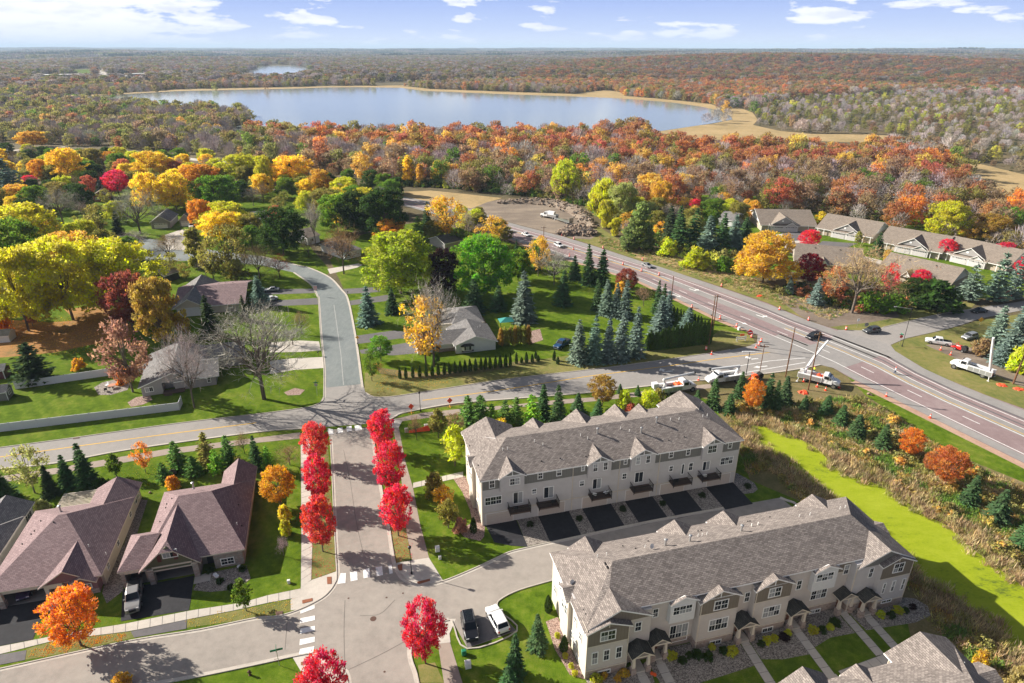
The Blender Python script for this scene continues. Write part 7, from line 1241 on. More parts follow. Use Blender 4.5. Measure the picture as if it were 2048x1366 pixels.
def proj_arr(P):
    c = P[:, 1] * math.cos(PITCH) + CAM_H * math.sin(PITCH); v = P[:, 1] * math.sin(PITCH) - CAM_H * math.cos(PITCH); return np.stack([1024 + F_PX * P[:, 0] / c, 683 - F_PX * v / c], 1)
PALW = {k: np.array([*CL[k]]) for k in CL}
def zone_pal(Q):
    z = np.full(len(Q), 0); z[Q[:, 1] < 190] = 1; z[inside(Q, HILLZ)] = 2; z[inside(Q, SHRUBZ)] = 3; z[(Q[:, 0] < 560) & (Q[:, 1] >= 190)] = 4; z[inside(Q, BELT)] = 5; z[Q[:, 1] < 122] = 6; return z
PALS = {0: [('mauve', .48), ('brown', .15), ('rust', .08), ('gold', .05), ('olive', .13), ('green', .07), ('orange', .06)], 1: [('olive', .31), ('mauve', .24), ('brown', .20), ('cedar', .19), ('rust', .06)], 2: [('rust', .28), ('dorange', .08), ('bronze', .10), ('brown', .28), ('olive', .16), ('mauve', .10)], 3: [('mauve', .36), ('cedar', .20), ('olive', .22), ('brown', .14), ('ygreen', .08)], 4: [('mauve', .42), ('olive', .27), ('brown', .13), ('green', .10), ('cedar', .04), ('gold', .02), ('rust', .02)], 5: [('dorange', .22), ('rust', .24), ('coral', .07), ('bronze', .14), ('gold', .06), ('olive', .11), ('mauve', .16)], 6: [('olive', .32), ('cedar', .22), ('mauve', .26), ('brown', .20)]}
def vnoise(P, s, seed):
    g = np.random.default_rng(seed); k = g.normal(0, 1, (10, 2)) / s; ph = g.uniform(0, 6.28, 10); return np.sin(P @ k.T * 2 * np.pi + ph).mean(1) * 1.8
def build_points(P, size_rng, far=False):
    Q = proj_arr(P); ok = (Q[:, 0] > -700) & (Q[:, 0] < 2750)
    yb = np.interp(Q[:, 0], [p[0] for p in NEARB], [p[1] for p in NEARB]); ok &= Q[:, 1] < yb
    for poly in (LAKE, LAKE2, [(480, 150), (550, 150), (630, 138), (640, 146), (600, 156), (540, 160), (475, 158)], LAKE3, MARSH, MARSH2, FIELD_R, [(1300, 262), (1806, 270), (1835, 298), (1650, 309), (1524, 303), (1424, 302), (1330, 292), (1290, 284)], [(1900, 322), (2250, 380), (2300, 455), (2060, 432), (1985, 412), (1930, 362)], FIELD_FAR, FIELD_FAR2, *FARF, LOT, GRASS_FAR, [(188, 127), (200, 127), (224, 158), (202, 158)], [(70, 150), (300, 149), (300, 162), (70, 162)], [(140, 139), (185, 137), (190, 148), (150, 150)], [(180, 241), (240, 234), (264, 240), (215, 255), (188, 254)], [(-60, 293), (130, 288), (135, 298), (-60, 306)], [(222, 296), (345, 306), (455, 320), (455, 331), (340, 319), (222, 308)], [(690, 370), (835, 396), (1004, 396), (1004, 420), (800, 420)]):
        ok &= ~inside(Q, poly)
    z = zone_pal(Q); dens = np.select([z == 3, z == 1, z == 4], [0.62, 0.92, 0.9], 1.0)
    ok &= gw.random(len(P)) < dens * (1 - 0.5 * (vnoise(P, 260, 3) > 0.9) * (z != 5) - 0.8 * (vnoise(P * np.array([0.35, 1]), 300, 31) > 0.62) * ((z == 1) | (z == 6) | (z == 2)))
    P, Q, z = P[ok], Q[ok], z[ok]; n = len(P); key = np.empty(n, object); nz = vnoise(P, 55 if not far else 400, 5)
    for k, pal in PALS.items():
        m_ = z == k
        if not m_.any(): continue
        names = [p[0] for p in pal]; w = np.array([p[1] for p in pal]); cw = np.cumsum(w / w.sum())
        u = np.clip(0.5 * gw.random(m_.sum()) + 0.5 * (0.5 + 0.5 * np.clip(nz[m_], -1, 1)) , 0, 0.999); u = np.where(gw.random(m_.sum()) < 0.55, gw.random(m_.sum()), u); key[m_] = np.array(names, object)[np.searchsorted(cw, u)]
    sz = gw.uniform(*size_rng, n); sz[z == 3] *= 0.62; hz = hfun(P[:, 0], P[:, 1]); return P, Q, z, key, sz, hz
def lowleaf(seed, ncl=36, npc=24, leaf=0.52, m=None): return leafy(seed, 11.0, 11.0, 1.0, 'broad', ncl, npc, leaf, 0.5, 0.13, 0, lump=0.12, m=m)[0]
def lowbare(seed, m):
    g = np.random.default_rng(seed); n = 420; t = g.random(n) ** 0.7; an = g.uniform(0, 6.28, n); r = 5.2 * np.sqrt(np.clip(1 - (1.7 * t - 0.75) ** 2, 0.02, 1)) * g.random(n) ** 0.5
    C = np.stack([r * np.cos(an), r * np.sin(an), 1.5 + t * 8.0], 1); A = unit(C - np.array([0, 0, 1.0]) + g.normal(0, 2.0, (n, 3))); B_ = unit(np.cross(A, g.normal(0, 1, (n, 3)))); ln = g.uniform(0.8, 2.0, n)
    return quad_mesh('crown', diamonds(C, A, B_, ln, np.full(n, 0.085)), m, g.random(n), g.random(n))
def copse(seed):
    g = np.random.default_rng(seed); n = 900; c = g.uniform(-70, 70, (70, 2)); ci = g.integers(0, 70, n); hh = g.uniform(7, 13, 70); d = unit(g.normal(0, 1, (n, 3))); C = np.stack([c[ci, 0], c[ci, 1], hh[ci] - 5.5], 1) + d * np.array([6.5, 6.5, 5.0]); A = unit(np.cross(d, g.normal(0, 1, (n, 3)))); return quad_mesh('crown', diamonds(C, A, unit(np.cross(A, d)), np.full(n, 3.6), np.full(n, 2.8)), leafi_m, g.random(n), g.random(70)[ci])
lib = bpy.data.collections.new('woodland_parts')
LIB = []
def libadd(me): o = bpy.data.objects.new('woodland_crown', me); lib.objects.link(o); LIB.append(o); return len(LIB) - 1
twigi_m = foliage('woodland_twigs', True, 0.0)
# collections hand their children out in name order, so the order of making is the order of picking
i_leaf = [libadd(lowleaf(300 + k, m=leafi_m)) for k in range(5)]; i_bare = [libadd(lowbare(320 + k, twigi_m)) for k in range(3)]; i_con = [libadd(conifer(330 + k, 10.0, 6.0, 0.3, 9, 8, 0.7, 0.2, 3, 0.55, 0.3, m=leafi_m)[0]) for k in range(2)]; i_cop = [libadd(copse(340 + k)) for k in range(3)]
LIGHTC = {'mauve', 'grey'}
def gn_scatter(name, P, hz, idx, tint, scl, rot, coll, kind='stuff'):
    me = bpy.data.meshes.new(name); n = len(P); me.vertices.add(n); me.vertices.foreach_set('co', np.c_[P, hz].astype(np.float32).ravel()); me.update()
    a = me.attributes.new('tint', 'FLOAT_COLOR', 'POINT'); a.data.foreach_set('color', np.c_[tint, np.ones(n)].astype(np.float32).ravel())
    a = me.attributes.new('scl', 'FLOAT_VECTOR', 'POINT'); a.data.foreach_set('vector', scl.astype(np.float32).ravel())
    a = me.attributes.new('rot', 'FLOAT_VECTOR', 'POINT'); a.data.foreach_set('vector', np.c_[np.zeros((n, 2)), rot].astype(np.float32).ravel())
    a = me.attributes.new('idx', 'INT', 'POINT'); a.data.foreach_set('value', idx.astype(np.int32))
    o = link(name, me); o['kind'] = kind
    ng = bpy.data.node_groups.new(name, 'GeometryNodeTree'); ng.interface.new_socket('Geometry', in_out='INPUT', socket_type='NodeSocketGeometry'); ng.interface.new_socket('Geometry', in_out='OUTPUT', socket_type='NodeSocketGeometry')
    gi = ng.nodes.new('NodeGroupInput'); go = ng.nodes.new('NodeGroupOutput'); ci = ng.nodes.new('GeometryNodeCollectionInfo'); ci.inputs['Collection'].default_value = coll; ci.inputs['Separate Children'].default_value = True; ci.inputs['Reset Children'].default_value = True
    ip = ng.nodes.new('GeometryNodeInstanceOnPoints'); ip.inputs['Pick Instance'].default_value = True
    def na(nm, dt): q = ng.nodes.new('GeometryNodeInputNamedAttribute'); q.data_type = dt; q.inputs['Name'].default_value = nm; return q.outputs['Attribute']
    ng.links.new(gi.outputs[0], ip.inputs['Points']); ng.links.new(ci.outputs[0], ip.inputs['Instance']); ng.links.new(na('idx', 'INT'), ip.inputs['Instance Index']); ng.links.new(na('rot', 'FLOAT_VECTOR'), ip.inputs['Rotation']); ng.links.new(na('scl', 'FLOAT_VECTOR'), ip.inputs['Scale']); ng.links.new(ip.outputs[0], go.inputs[0])
    o.modifiers.new('scatter', 'NODES').node_group = ng; return o
def pick_idx(key):
    r = gw.random(len(key)); out_ = np.zeros(len(key), int)
    for i, k in enumerate(key): out_[i] = (i_bare[int(r[i] * 3)] if k in LIGHTC else i_con[int(r[i] * 2)] if k == 'cedar' else i_leaf[int(r[i] * 5)])
    return out_
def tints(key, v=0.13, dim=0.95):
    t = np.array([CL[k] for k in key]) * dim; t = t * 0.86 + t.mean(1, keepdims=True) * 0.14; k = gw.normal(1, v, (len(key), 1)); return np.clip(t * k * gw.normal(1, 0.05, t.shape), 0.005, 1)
# the nearest and largest woodland trees are trees of their own
P, Q_, z_, key, sz, hz = build_points(grid_pts(225, 1500, 8.3), (0.6, 1.35))
d_ = np.hypot(P[:, 0], P[:, 1]); vis = (Q_[:, 0] > 10) & (Q_[:, 0] < 2038); order = np.argsort(np.where(vis, d_ / sz, 1e9))[:190]
WL = {'mauve': 'leafless mauve grey', 'brown': 'brown', 'rust': 'rust', 'gold': 'gold', 'olive': 'olive', 'green': 'green', 'orange': 'orange', 'dorange': 'orange', 'cedar': 'dark cedar', 'ygreen': 'yellow green', 'bronze': 'bronze', 'coral': 'coral'}
wood_pro = {'leaf': [lowleaf(400 + k, 60, 34, 0.36) for k in range(4)], 'bare': [bare(420 + k, 11, 10, 2.0, 4, (6, 4, 4, 3), tw=0.028)[0] for k in range(3)], 'con': [conifer(430, 10, 6, 0.3, 12, 9, 0.7, 0.2, 4, 0.45, 0.3)[0]]}
wtrunk = tri_tubes([((0, 0, 0), (0, 0, 6.0), 0.22, 0.08)], 'trunk', bark_m, 5)
for i in order:
    k = key[i]; kind = 'bare' if k in LIGHTC else 'con' if k == 'cedar' else 'leaf'; x = Q_[i, 0]
    where = 'left of the lake' if x < 560 else 'behind the dark trees at the highway bend' if x < 830 else 'behind the rubble lot' if x < 1180 else 'behind the northern spruces' if x < 1480 else 'behind the paired homes' if x < 1800 else 'at the far right beyond the homes'
    r = empty('woodland_tree', (P[i, 0], P[i, 1], 0), rnd.uniform(0, 6.28), '%s tree in the wood %s' % (WL[k], where), 'tree', '%s trees %s' % (WL[k], where)); s = sz[i] * (1.0 if kind != 'con' else 0.8); r.scale = (s, s, s * rnd.uniform(.9, 1.15))
    c = part('crown', rnd.choice(wood_pro[kind]), r); c.color = hue_vary([v * .86 + sum(CL[k]) / 3 * .1 for v in CL[k]], rnd); part('trunk', wtrunk, r)
rest = np.ones(len(P), bool); rest[order] = False
P1, key1, sz1, hz1 = P[rest], key[rest], sz[rest], hz[rest]
gn_scatter('woodland', P1, hz1, pick_idx(key1), tints(key1), np.c_[sz1, sz1, sz1 * gw.uniform(.85, 1.15, len(sz1))], gw.uniform(0, 6.28, len(sz1)), lib)
P2, Q2, z2_, key2, sz2, hz2 = build_points(grid_pts(1500, 5200, 21), (1.3, 2.2), True); key2 = np.where(key2 == 'mauve', 'mauve', key2)
idx2 = np.array([i_leaf[int(v * 5)] if k != 'cedar' else i_con[int(v * 2)] for k, v in zip(key2, gw.random(len(key2)))])
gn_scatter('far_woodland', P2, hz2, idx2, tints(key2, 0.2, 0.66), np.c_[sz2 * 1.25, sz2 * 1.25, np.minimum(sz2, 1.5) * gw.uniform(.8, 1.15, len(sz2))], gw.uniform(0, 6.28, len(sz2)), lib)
P3, Q3, z3_, key3, sz3, hz3 = build_points(grid_pts(5200, 24000, 120), (0.9, 1.4), True)
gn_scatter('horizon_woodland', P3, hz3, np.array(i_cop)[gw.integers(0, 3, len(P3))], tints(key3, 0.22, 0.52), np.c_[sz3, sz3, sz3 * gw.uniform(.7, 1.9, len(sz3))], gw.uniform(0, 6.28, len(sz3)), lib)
# undergrowth under the near wood edge, and shrubs through the wet bank
# ------------------------------------------------------------------ vehicles
def paint(name, c, metal=0.0): 
    if name in MATS: return MATS[name]
    m, t, o = newmat(name); b = bsdf(t, o, c, 0.28, metal, 0.5); b.inputs['Coat Weight'].default_value = 0.6; b.inputs['Coat Roughness'].default_value = 0.08; MATS[name] = m; return m
pt_w = paint('white_car_paint', (0.70, 0.70, 0.70)); pt_k = paint('black_car_paint', (0.012, 0.012, 0.014)); pt_g = paint('grey_car_paint', (0.25, 0.24, 0.23), 0.4); pt_s = paint('silver_car_paint', (0.42, 0.43, 0.44), 0.5); pt_d = paint('dark_grey_car_paint', (0.07, 0.08, 0.09), 0.3); pt_b = paint('blue_car_paint', (0.02, 0.06, 0.14)); pt_o = paint('orange_paint_coat', (0.75, 0.10, 0.015)); pt_r = paint('red_paint_coat', (0.62, 0.02, 0.015))
tyre_m = plain('tyre', (0.018, 0.018, 0.018), 0.9); rim_m = plain('rim', (0.35, 0.35, 0.36), 0.35, 0.8); lamp_m = plain('headlight_glass', (0.7, 0.7, 0.7), 0.15); tail_m = plain('taillight_glass', (0.35, 0.01, 0.01), 0.2); cglass = glassy('car_glass', (0.012, 0.015, 0.018), 0.04); org_m = plain('safety_orange', (0.85, 0.085, 0.03), 0.6); refl_m = plain('reflective_white', (0.8, 0.8, 0.8), 0.4); hiv_m = plain('safety_yellow', (0.6, 0.62, 0.03), 0.7); yel_m = plain('sign_yellow', (0.75, 0.36, 0.01), 0.5); grn_m = plain('sign_green', (0.01, 0.16, 0.08), 0.5); sred_m = plain('sign_red', (0.55, 0.012, 0.02), 0.5); pole_m = mottled('pole_wood', [(0.10, 0.05, 0.03), (0.17, 0.085, 0.045), (0.25, 0.14, 0.08)], (0.5, 2, 9), 0.9, 0.2, stretch=(1, 1, .15)); skin_m = plain('skin', (0.45, 0.25, 0.17), 0.6); jean_m = plain('denim', (0.05, 0.07, 0.12), 0.8)
def loft(st, ring):
    b = MB(); R_ = [ring(*q) for q in st]; n = len(R_[0])
    for r in R_: b.v += r
    for i in range(len(R_) - 1):
        for k in range(n): b.f.append((i * n + k, i * n + (k + 1) % n, (i + 1) * n + (k + 1) % n, (i + 1) * n + k)); b.mi.append(0)
    b.f.append(tuple(range(n - 1, -1, -1))); e = (len(R_) - 1) * n; b.f.append(tuple(range(e, e + n))); b.mi += [0, 0]; return b
def bring(x, hw, z0, z1): return [(x, -hw * .88, z0), (x, -hw, z0 + .3 * (z1 - z0)), (x, -hw * .98, z1 - .1), (x, -hw * .86, z1), (x, hw * .86, z1), (x, hw * .98, z1 - .1), (x, hw, z0 + .3 * (z1 - z0)), (x, hw * .88, z0)]
def cring(x, hb, ht, zb, zr): return [(x, -hb, zb), (x, -ht, zr - .05), (x, -ht * .86, zr), (x, ht * .86, zr), (x, ht, zr - .05), (x, hb, zb)]
wheel_cache = {}
def wheel(par, x, y, r=0.36, w=0.24):
    if r not in wheel_cache:
        t = MB().tube((0, -w / 2, 0), (0, w / 2, 0), r, n=14).mesh('tyre', tyre_m); k = MB().tube((0, -w / 2 - .012, 0), (0, w / 2 + .012, 0), r * .62, n=12).mesh('rim', rim_m); wheel_cache[r] = (t, k)
    t, k = wheel_cache[r]; o = part('wheel', t, par, (x, y, r)); part('rim', k, o)
def seat_on(root, front, rear, z=0.0):
    """stand a vehicle (nose at +x) between two ground points"""
    f_, r_ = G(*front), G(*rear); root.location = ((f_[0] + r_[0]) / 2, (f_[1] + r_[1]) / 2, z); root.rotation_euler = (0, 0, math.atan2(f_[1] - r_[1], f_[0] - r_[0]))
def car(name, front, rear, pm, label, cat='car', kind='suv', rails=False):
    r = empty(name, (0, 0, 0), 0, label, cat); seat_on(r, front, rear, 0.06)
    Lh, hw, zr, hood, ra, rb_, re = {'suv': (2.35, .95, 1.70, 1.02, .45, -1.75, -2.22), 'car': (2.3, .91, 1.44, .88, .25, -.95, -1.75), 'pickup': (2.95, 1.0, 1.90, 1.16, .75, -.75, -.95)}[kind]
    part('body', loft([(-Lh, hw * .86, .42, hood - .12), (-Lh + .12, hw * .97, .30, hood), (-.5, hw, .26, hood + .03), (ra + .75, hw, .26, hood), (Lh - .5, hw * .97, .28, hood - .1), (Lh - .12, hw * .9, .32, hood - .2), (Lh, hw * .78, .42, hood - .36)], bring).mesh('body', pm), r)
    f0 = ra + .75; zb = hood - .04
    part('cabin', loft([(f0, hw * .9, hw * .86, zb - .05, zb + .02), (ra, hw * .92, hw * .76, zb, zr - .03), (ra - .6, hw * .93, hw * .78, zb, zr), (rb_, hw * .93, hw * .77, zb, zr - .03), (re, hw * .9, hw * .8, zb - .04, zb + .02)], cring).mesh('cabin', pm), r)
    def glass(nm, q): part(nm, MB().poly(q).poly([(p[0], p[1], p[2] - .004) for p in q[::-1]]).mesh(nm, cglass), r)
    e = .02; w = hw
    def fl(t, s): # point on the screen plane
        return (f0 + (ra - f0) * t + e, s * (w * .86 * (1 - t) + w * .72 * t) * .93, zb + .02 + (zr - .05 - zb) * t + e)
    glass('windshield', [fl(.12, -1), fl(.12, 1), fl(.95, 1), fl(.95, -1)])
    def rl(t, s): return (re + (rb_ - re) * t - e, s * (w * .84 * (1 - t) + w * .72 * t) * .93, zb + .02 + (zr - .05 - zb) * t + e)
    glass('rear_window', [rl(.2, 1), rl(.2, -1), rl(.92, -1), rl(.92, 1)])
    for s in (-1, 1):
        def sd(x, t): return (x, s * (w * .925 * (1 - t) + w * .775 * t + .012), zb + .06 + (zr - .16 - zb) * t)
        xs_ = [f0 - .45, (ra + rb_) / 2 + .02, (ra + rb_) / 2 - .05, rb_ + .05]
        for a, c, at, ct in ((xs_[0], xs_[1], ra - .1, xs_[1]), (xs_[2], xs_[3] - (.3 if kind != 'pickup' else 0), xs_[2], xs_[3])):
            q = [sd(a, 0.02), sd(at, 1), sd(ct, 1), sd(c, 0.02)]; glass('side_window', q if s > 0 else q[::-1])
        part('headlight', MB().box(Lh - .22, s * hw * .62 - .17, hood - .36, Lh - .06, s * hw * .62 + .17, hood - .2).mesh('headlight', lamp_m), r); part('taillight', MB().box(-Lh - .02, s * hw * .76 - .1, hood - .35, -Lh + .1, s * hw * .76 + .1, hood - .08).mesh('taillight', tail_m), r)
        part('mirror', MB().box(f0 - .55, s * (hw + .02) - .1, zb + .02, f0 - .4, s * (hw + .02) + .1, zb + .2).mesh('mirror', pm), r)
        if rails: part('roof_rail', MB().box(rb_ + .1, s * hw * .68 - .02, zr, ra - .3, s * hw * .68 + .02, zr + .06).mesh('roof_rail', rim_m), r)
    part('grille', MB().box(Lh - .03, -hw * .42, .5, Lh + .012, hw * .42, hood - .32).mesh('grille', tyre_m), r); part('bumper', MB().box(Lh - .12, -hw * .8, .32, Lh + .05, hw * .8, .48).mesh('bumper', tyre_m if kind != 'pickup' else rim_m), r); part('bumper', MB().box(-Lh - .05, -hw * .85, .36, -Lh + .1, hw * .85, .52).mesh('bumper', tyre_m if kind != 'pickup' else rim_m), r)
    if rails: part('sunroof', MB().box(ra - 1.0, -.42, zr - .012, ra - .25, .42, zr + .012).box(ra - 1.9, -.42, zr - .012, ra - 1.15, .42, zr + .012).mesh('sunroof', cglass), r)
    if kind == 'pickup': part('bed_liner', MB().box(-Lh + .15, -hw * .8, hood - .02, re - .12, hw * .8, hood + .055).mesh('bed_liner', tyre_m), r)
    wb = {'suv': 1.4, 'car': 1.35, 'pickup': 1.8}[kind]
    for x in (-wb, wb):
        for s in (-1, 1): wheel(r, x, s * (hw - .1), .36 if kind != 'pickup' else .41)
    return r
car('parked_car', (945.5, 1288), (933.5, 1230), pt_k, 'black car with roof rails and glass roof parked on the pad', 'car', 'suv', True)
car('parked_car', (982, 1221), (1008, 1270), pt_w, 'white car parked nose-out on the pad beside the black one', 'car', 'suv')
car('parked_pickup', (267.5, 1229), (273, 1171), pt_g, 'grey pickup truck in front of the olive gabled garage', 'pickup truck', 'pickup')
car('parked_pickup', (1113, 699), (1134, 686), pt_b, 'dark blue pickup on the lawn beside the blue spruces', 'pickup truck', 'pickup')
car('car', (1611, 681), (1642, 672), pt_k, 'black off-road car crossing the highway junction', 'car', 'suv')
car('car', (1726, 667), (1759, 663), pt_d, 'dark grey car waiting at the side road mouth', 'car', 'suv')
car('car', (1944, 626), (1969, 624), pt_k, 'black car far up the side road', 'car', 'car')
car('car', (1305, 538), (1284, 530), pt_s, 'silver car driving on the far side of the highway', 'car', 'car')
car('car', (1127, 498), (1108, 489), pt_w, 'white car on the highway near lane by the barrels', 'car', 'suv')
car('car', (1058, 474), (1046, 469), pt_w, 'small white car half hidden by trees on the highway', 'car', 'car')
car('car', (1022, 467), (1008, 459), pt_w, 'white pickup on the highway half hidden by gold leaves', 'pickup truck', 'pickup')
car('parked_pickup', (1850, 684), (1901, 692), pt_w, 'white pickup parked on the grass with a red machine behind', 'pickup truck', 'pickup')
car('parked_car', (1923, 681), (1953, 674), pt_s, 'silver and blue van half hidden by the brown bush', 'van', 'suv')
car('parked_car', (536, 583), (552, 582), pt_s, 'silver car on the upper grey driveway', 'car', 'car'); car('parked_car', (534, 604), (548, 600), pt_w, 'white car behind the blue spruce on the lower grey driveway', 'car', 'car')
car('parked_car', (383, 458), (384, 451), pt_w, 'white van on the pale driveway', 'van', 'suv'); car('parked_car', (50, 1193), (54, 1172), paint('purple_car_paint', (0.06, 0.03, 0.09)), 'dark purple car inside the open corner garage', 'car', 'car')
def truck(front, rear, label, boom, cargo=True, Lh=3.9, flip=1):
    """white utility truck: cab with bonnet, side lockers, turret and boom; boom = list of world points or local points"""
    r = empty('utility_truck', (0, 0, 0), 0, label, 'utility truck', 'utility trucks at the junction'); seat_on(r, front, rear); r.scale = (1.15,) * 3
    part('chassis', MB().box(-Lh, -.45, .55, Lh - .2, .45, .85).mesh('chassis', tyre_m), r)
    part('bonnet', loft([(Lh - 1.75, 1.0, .7, 1.75), (Lh - .6, .92, .7, 1.6), (Lh - .1, .8, .75, 1.35), (Lh, .7, .8, 1.15)], bring).mesh('bonnet', pt_w), r)
    part('cab', loft([(Lh - 3.1, 1.1, .95, .8, 2.45), (Lh - 2.3, 1.12, .97, .8, 2.55), (Lh - 1.6, 1.1, .9, .8, 2.05), (Lh - 1.3, 1.08, .95, .8, 1.72)], cring).mesh('cab', pt_w), r)
    part('windshield', MB().poly([(Lh - 1.38, -.82, 1.82), (Lh - 1.38, .82, 1.82), (Lh - 2.02, .78, 2.42), (Lh - 2.02, -.78, 2.42)]).mesh('windshield', cglass), r)
    for s in (-1, 1):
        part('side_window', MB().box(Lh - 2.85, s * 1.0 - .1, 1.7, Lh - 2.0, s * 1.0 + .1, 2.25).mesh('side_window', cglass), r); part('headlight', MB().box(Lh - .25, s * .68 - .14, 1.0, Lh - .02, s * .68 + .14, 1.25).mesh('headlight', lamp_m), r)
        lk = part('locker', MB().box(-Lh + .1, s * .92 - .28, .8, Lh - 3.2, s * .92 + .28, 1.75).mesh('locker', pt_w), r)
        for k in range(4): x0 = -Lh + .2 + k * (2 * Lh - 3.5) / 4; part('locker_door', MB().box(x0, s * 1.21 - .012, .86, x0 + (2 * Lh - 3.5) / 4 - .1, s * 1.21 + .012, 1.68).mesh('locker_door', pt_s), lk)
        wheel(r, Lh - .95, s * .95, .5, .3); wheel(r, -Lh + 1.6, s * .95, .5, .3); part('outrigger', MB().tube((-Lh + .5, s * 1.0, .9), (-Lh + .3, s * 1.6, .08), .07, n=4).box(-Lh + .1, s * 1.6 - .2, .0, -Lh + .5, s * 1.6 + .2, .07).mesh('outrigger', pt_w), r)
        part('mirror', MB().box(Lh - 1.75, s * 1.25 - .1, 1.75, Lh - 1.65, s * 1.25 + .1, 2.15).mesh('mirror', tyre_m), r)
    part('bed', MB().box(-Lh + .1, -.65, .85, Lh - 3.2, .65, 1.05).mesh('bed', deck_m), r); part('equipment', MB().box(-.5, -.5, 1.05, .5, .4, 1.5).tube((-2.4, .3, 1.15), (-.8, .35, 1.2), .12, n=6).box(-1.6, -.5, 1.05, -1.0, 0, 1.4).mesh('equipment', tyre_m), r)
    if cargo: part('cable_reel', MB().box(.55, -.65, 1.1, 1.1 - .1, .6, 1.95).tube((-.1, -.6, 1.55), (-.1, .5, 1.55), .42, n=10).mesh('cable_reel', pt_o), r)
    tx = boom['turret']; part('turret', MB().lathe([(.5, 1.0), (.42, 1.4), (.3, 1.6), (.3, 2.2)], 10, (tx, 0, 0)).mesh('turret', pt_w), r)
    B_ = boom['pts']
    for i in range(len(B_) - 1): part('boom', MB().tube(B_[i], B_[i + 1], boom['r'][i], boom['r'][i + 1] if i + 1 < len(boom['r']) else boom['r'][i] * .8, 6).mesh('boom', pt_w), r)
    if boom.get('tip'): a = B_[-1]; part('boom_tip', MB().tube(a, (a[0] + .25, a[1], a[2] + .05), boom['r'][-1] * 1.25, n=6).mesh('boom_tip', tyre_m), r)
    if boom.get('bucket'): x, y, z = boom['bucket']; part('bucket', MB().hexa([(x - .45, y - .45, z), (x + .45, y - .45, z), (x + .45, y + .45, z), (x - .45, y + .45, z)], [(x - .55, y - .55, z + 1.05), (x + .55, y - .55, z + 1.05), (x + .55, y + .55, z + 1.05), (x - .55, y + .55, z + 1.05)]).mesh('bucket', pt_w), r)
    return r
truck((1390, 777), (1314, 789), 'white bucket truck with folded boom parked along the collector road', dict(turret=-2.6, pts=[(-2.6, 0, 2.1), (-3.0, .1, 3.0), (3.6, .15, 3.5)], r=[.2, .24, .2], tip=True, bucket=(-4.6, .3, 1.4)))
truck((1407, 770), (1486, 758), 'white digger truck with auger boom behind the pale green spruce', dict(turret=-2.8, pts=[(-2.8, 0, 2.0), (-3.2, 0, 3.1), (3.4, 0, 3.3)], r=[.3, .3, .26], tip=True), False)
truck((1672, 775), (1600, 757), 'white bucket truck with raised boom leaning over the highway corner', dict(turret=-2.7, pts=[(-2.7, 0, 2.1), (-1.9, 1.6, 4.4), (-.3, 4.4, 7.6)], r=[.28, .28, .2], tip=False))
truck((1905, 733), (1980, 757), 'white bucket truck with upright boom on the right verge', dict(turret=-2.9, pts=[(-2.9, 0, 2.0), (-2.6, 1.4, 6.0), (-2.3, 2.2, 9.2)], r=[.3, .3, .24]), False)
truck((1087, 434), (1110, 438), 'white tanker truck standing on the gravel lot', dict(turret=-1.5, pts=[(-2.5, 0, 2.0), (.4, 0, 2.0)], r=[.9, .9]), False, 3.8)
e = empty('flatbed_trailer', (0, 0, 0), 0, 'long flat trailer behind the white tanker truck on the lot', 'trailer'); seat_on(e, (1112, 440), (1142, 449)); part('bed', MB().box(-5, -1.2, .8, 5, 1.2, 1.0).mesh('bed', pt_s), e); part('ramp', MB().box(-5.2, -1.2, .8, -5.0, 1.2, 2.8).mesh('ramp', pt_g), e)
for x in (-3.5, -2.4):
    for s in (-1, 1): wheel(e, x, s * 1.0, .42)
def machine(front, rear, label, m, cat):
    r = empty('trencher', (0, 0, 0), 0, label, cat); seat_on(r, front, rear); part('engine_cover', loft([(-.9, .5, .6, 1.3), (.1, .55, .6, 1.45), (.5, .5, .6, 1.1)], bring).mesh('engine_cover', m), r); part('frame', MB().box(-1.6, -.45, .45, 1.4, .45, .6).box(1.0, -.3, .6, 1.4, .3, .9).mesh('frame', m), r); part('reel', MB().tube((1.0, -.5, 1.0), (1.0, .5, 1.0), .75, n=12).mesh('reel', tyre_m), r); part('roll_bar', MB().tube((-.9, -.5, .6), (-.9, -.5, 1.9), .05).tube((-.9, .5, .6), (-.9, .5, 1.9), .05).tube((-.9, -.5, 1.9), (-.9, .5, 1.9), .05).mesh('roll_bar', m), r); part('arm', MB().tube((-1.4, 0, .8), (-2.2, 0, .3), .12).mesh('arm', m), r)
    for x in (-.9, .9):
        for s in (-1, 1): wheel(r, x, s * .6, .36)
machine((1524, 757), (1498, 762), 'orange trencher beside the slim spruce', pt_o, 'trencher'); machine((1934, 707), (1904, 696), 'red trencher machine behind the white pickup', pt_r, 'trencher')
e = empty('excavator', (0, 0, 0), 0, 'small red excavator with bent arm far up the side road', 'excavator'); seat_on(e, (2010, 600), (1984, 603)); part('cab', MB().hexa([(-1, -.8, .8), (.9, -.8, .8), (.9, .8, .8), (-1, .8, .8)], [(-.9, -.7, 2.2), (.5, -.7, 2.4), (.5, .7, 2.4), (-.9, .7, 2.2)]).mesh('cab', pt_r), e); part('boom', MB().tube((.8, 0, 1.4), (3.4, 0, 3.6), .24, .18).mesh('boom', pt_r), e); part('stick', MB().tube((3.4, 0, 3.6), (4.6, 0, 1.2), .16, .12).mesh('stick', pt_r), e); part('bucket', MB().box(4.3, -.4, .5, 5.0, .4, 1.2).mesh('bucket', tyre_m), e)
for s in (-1, 1): part('track', MB().box(-1.3, s * .8 - .25, 0, 1.3, s * .8 + .25, .75).mesh('track', tyre_m), e)
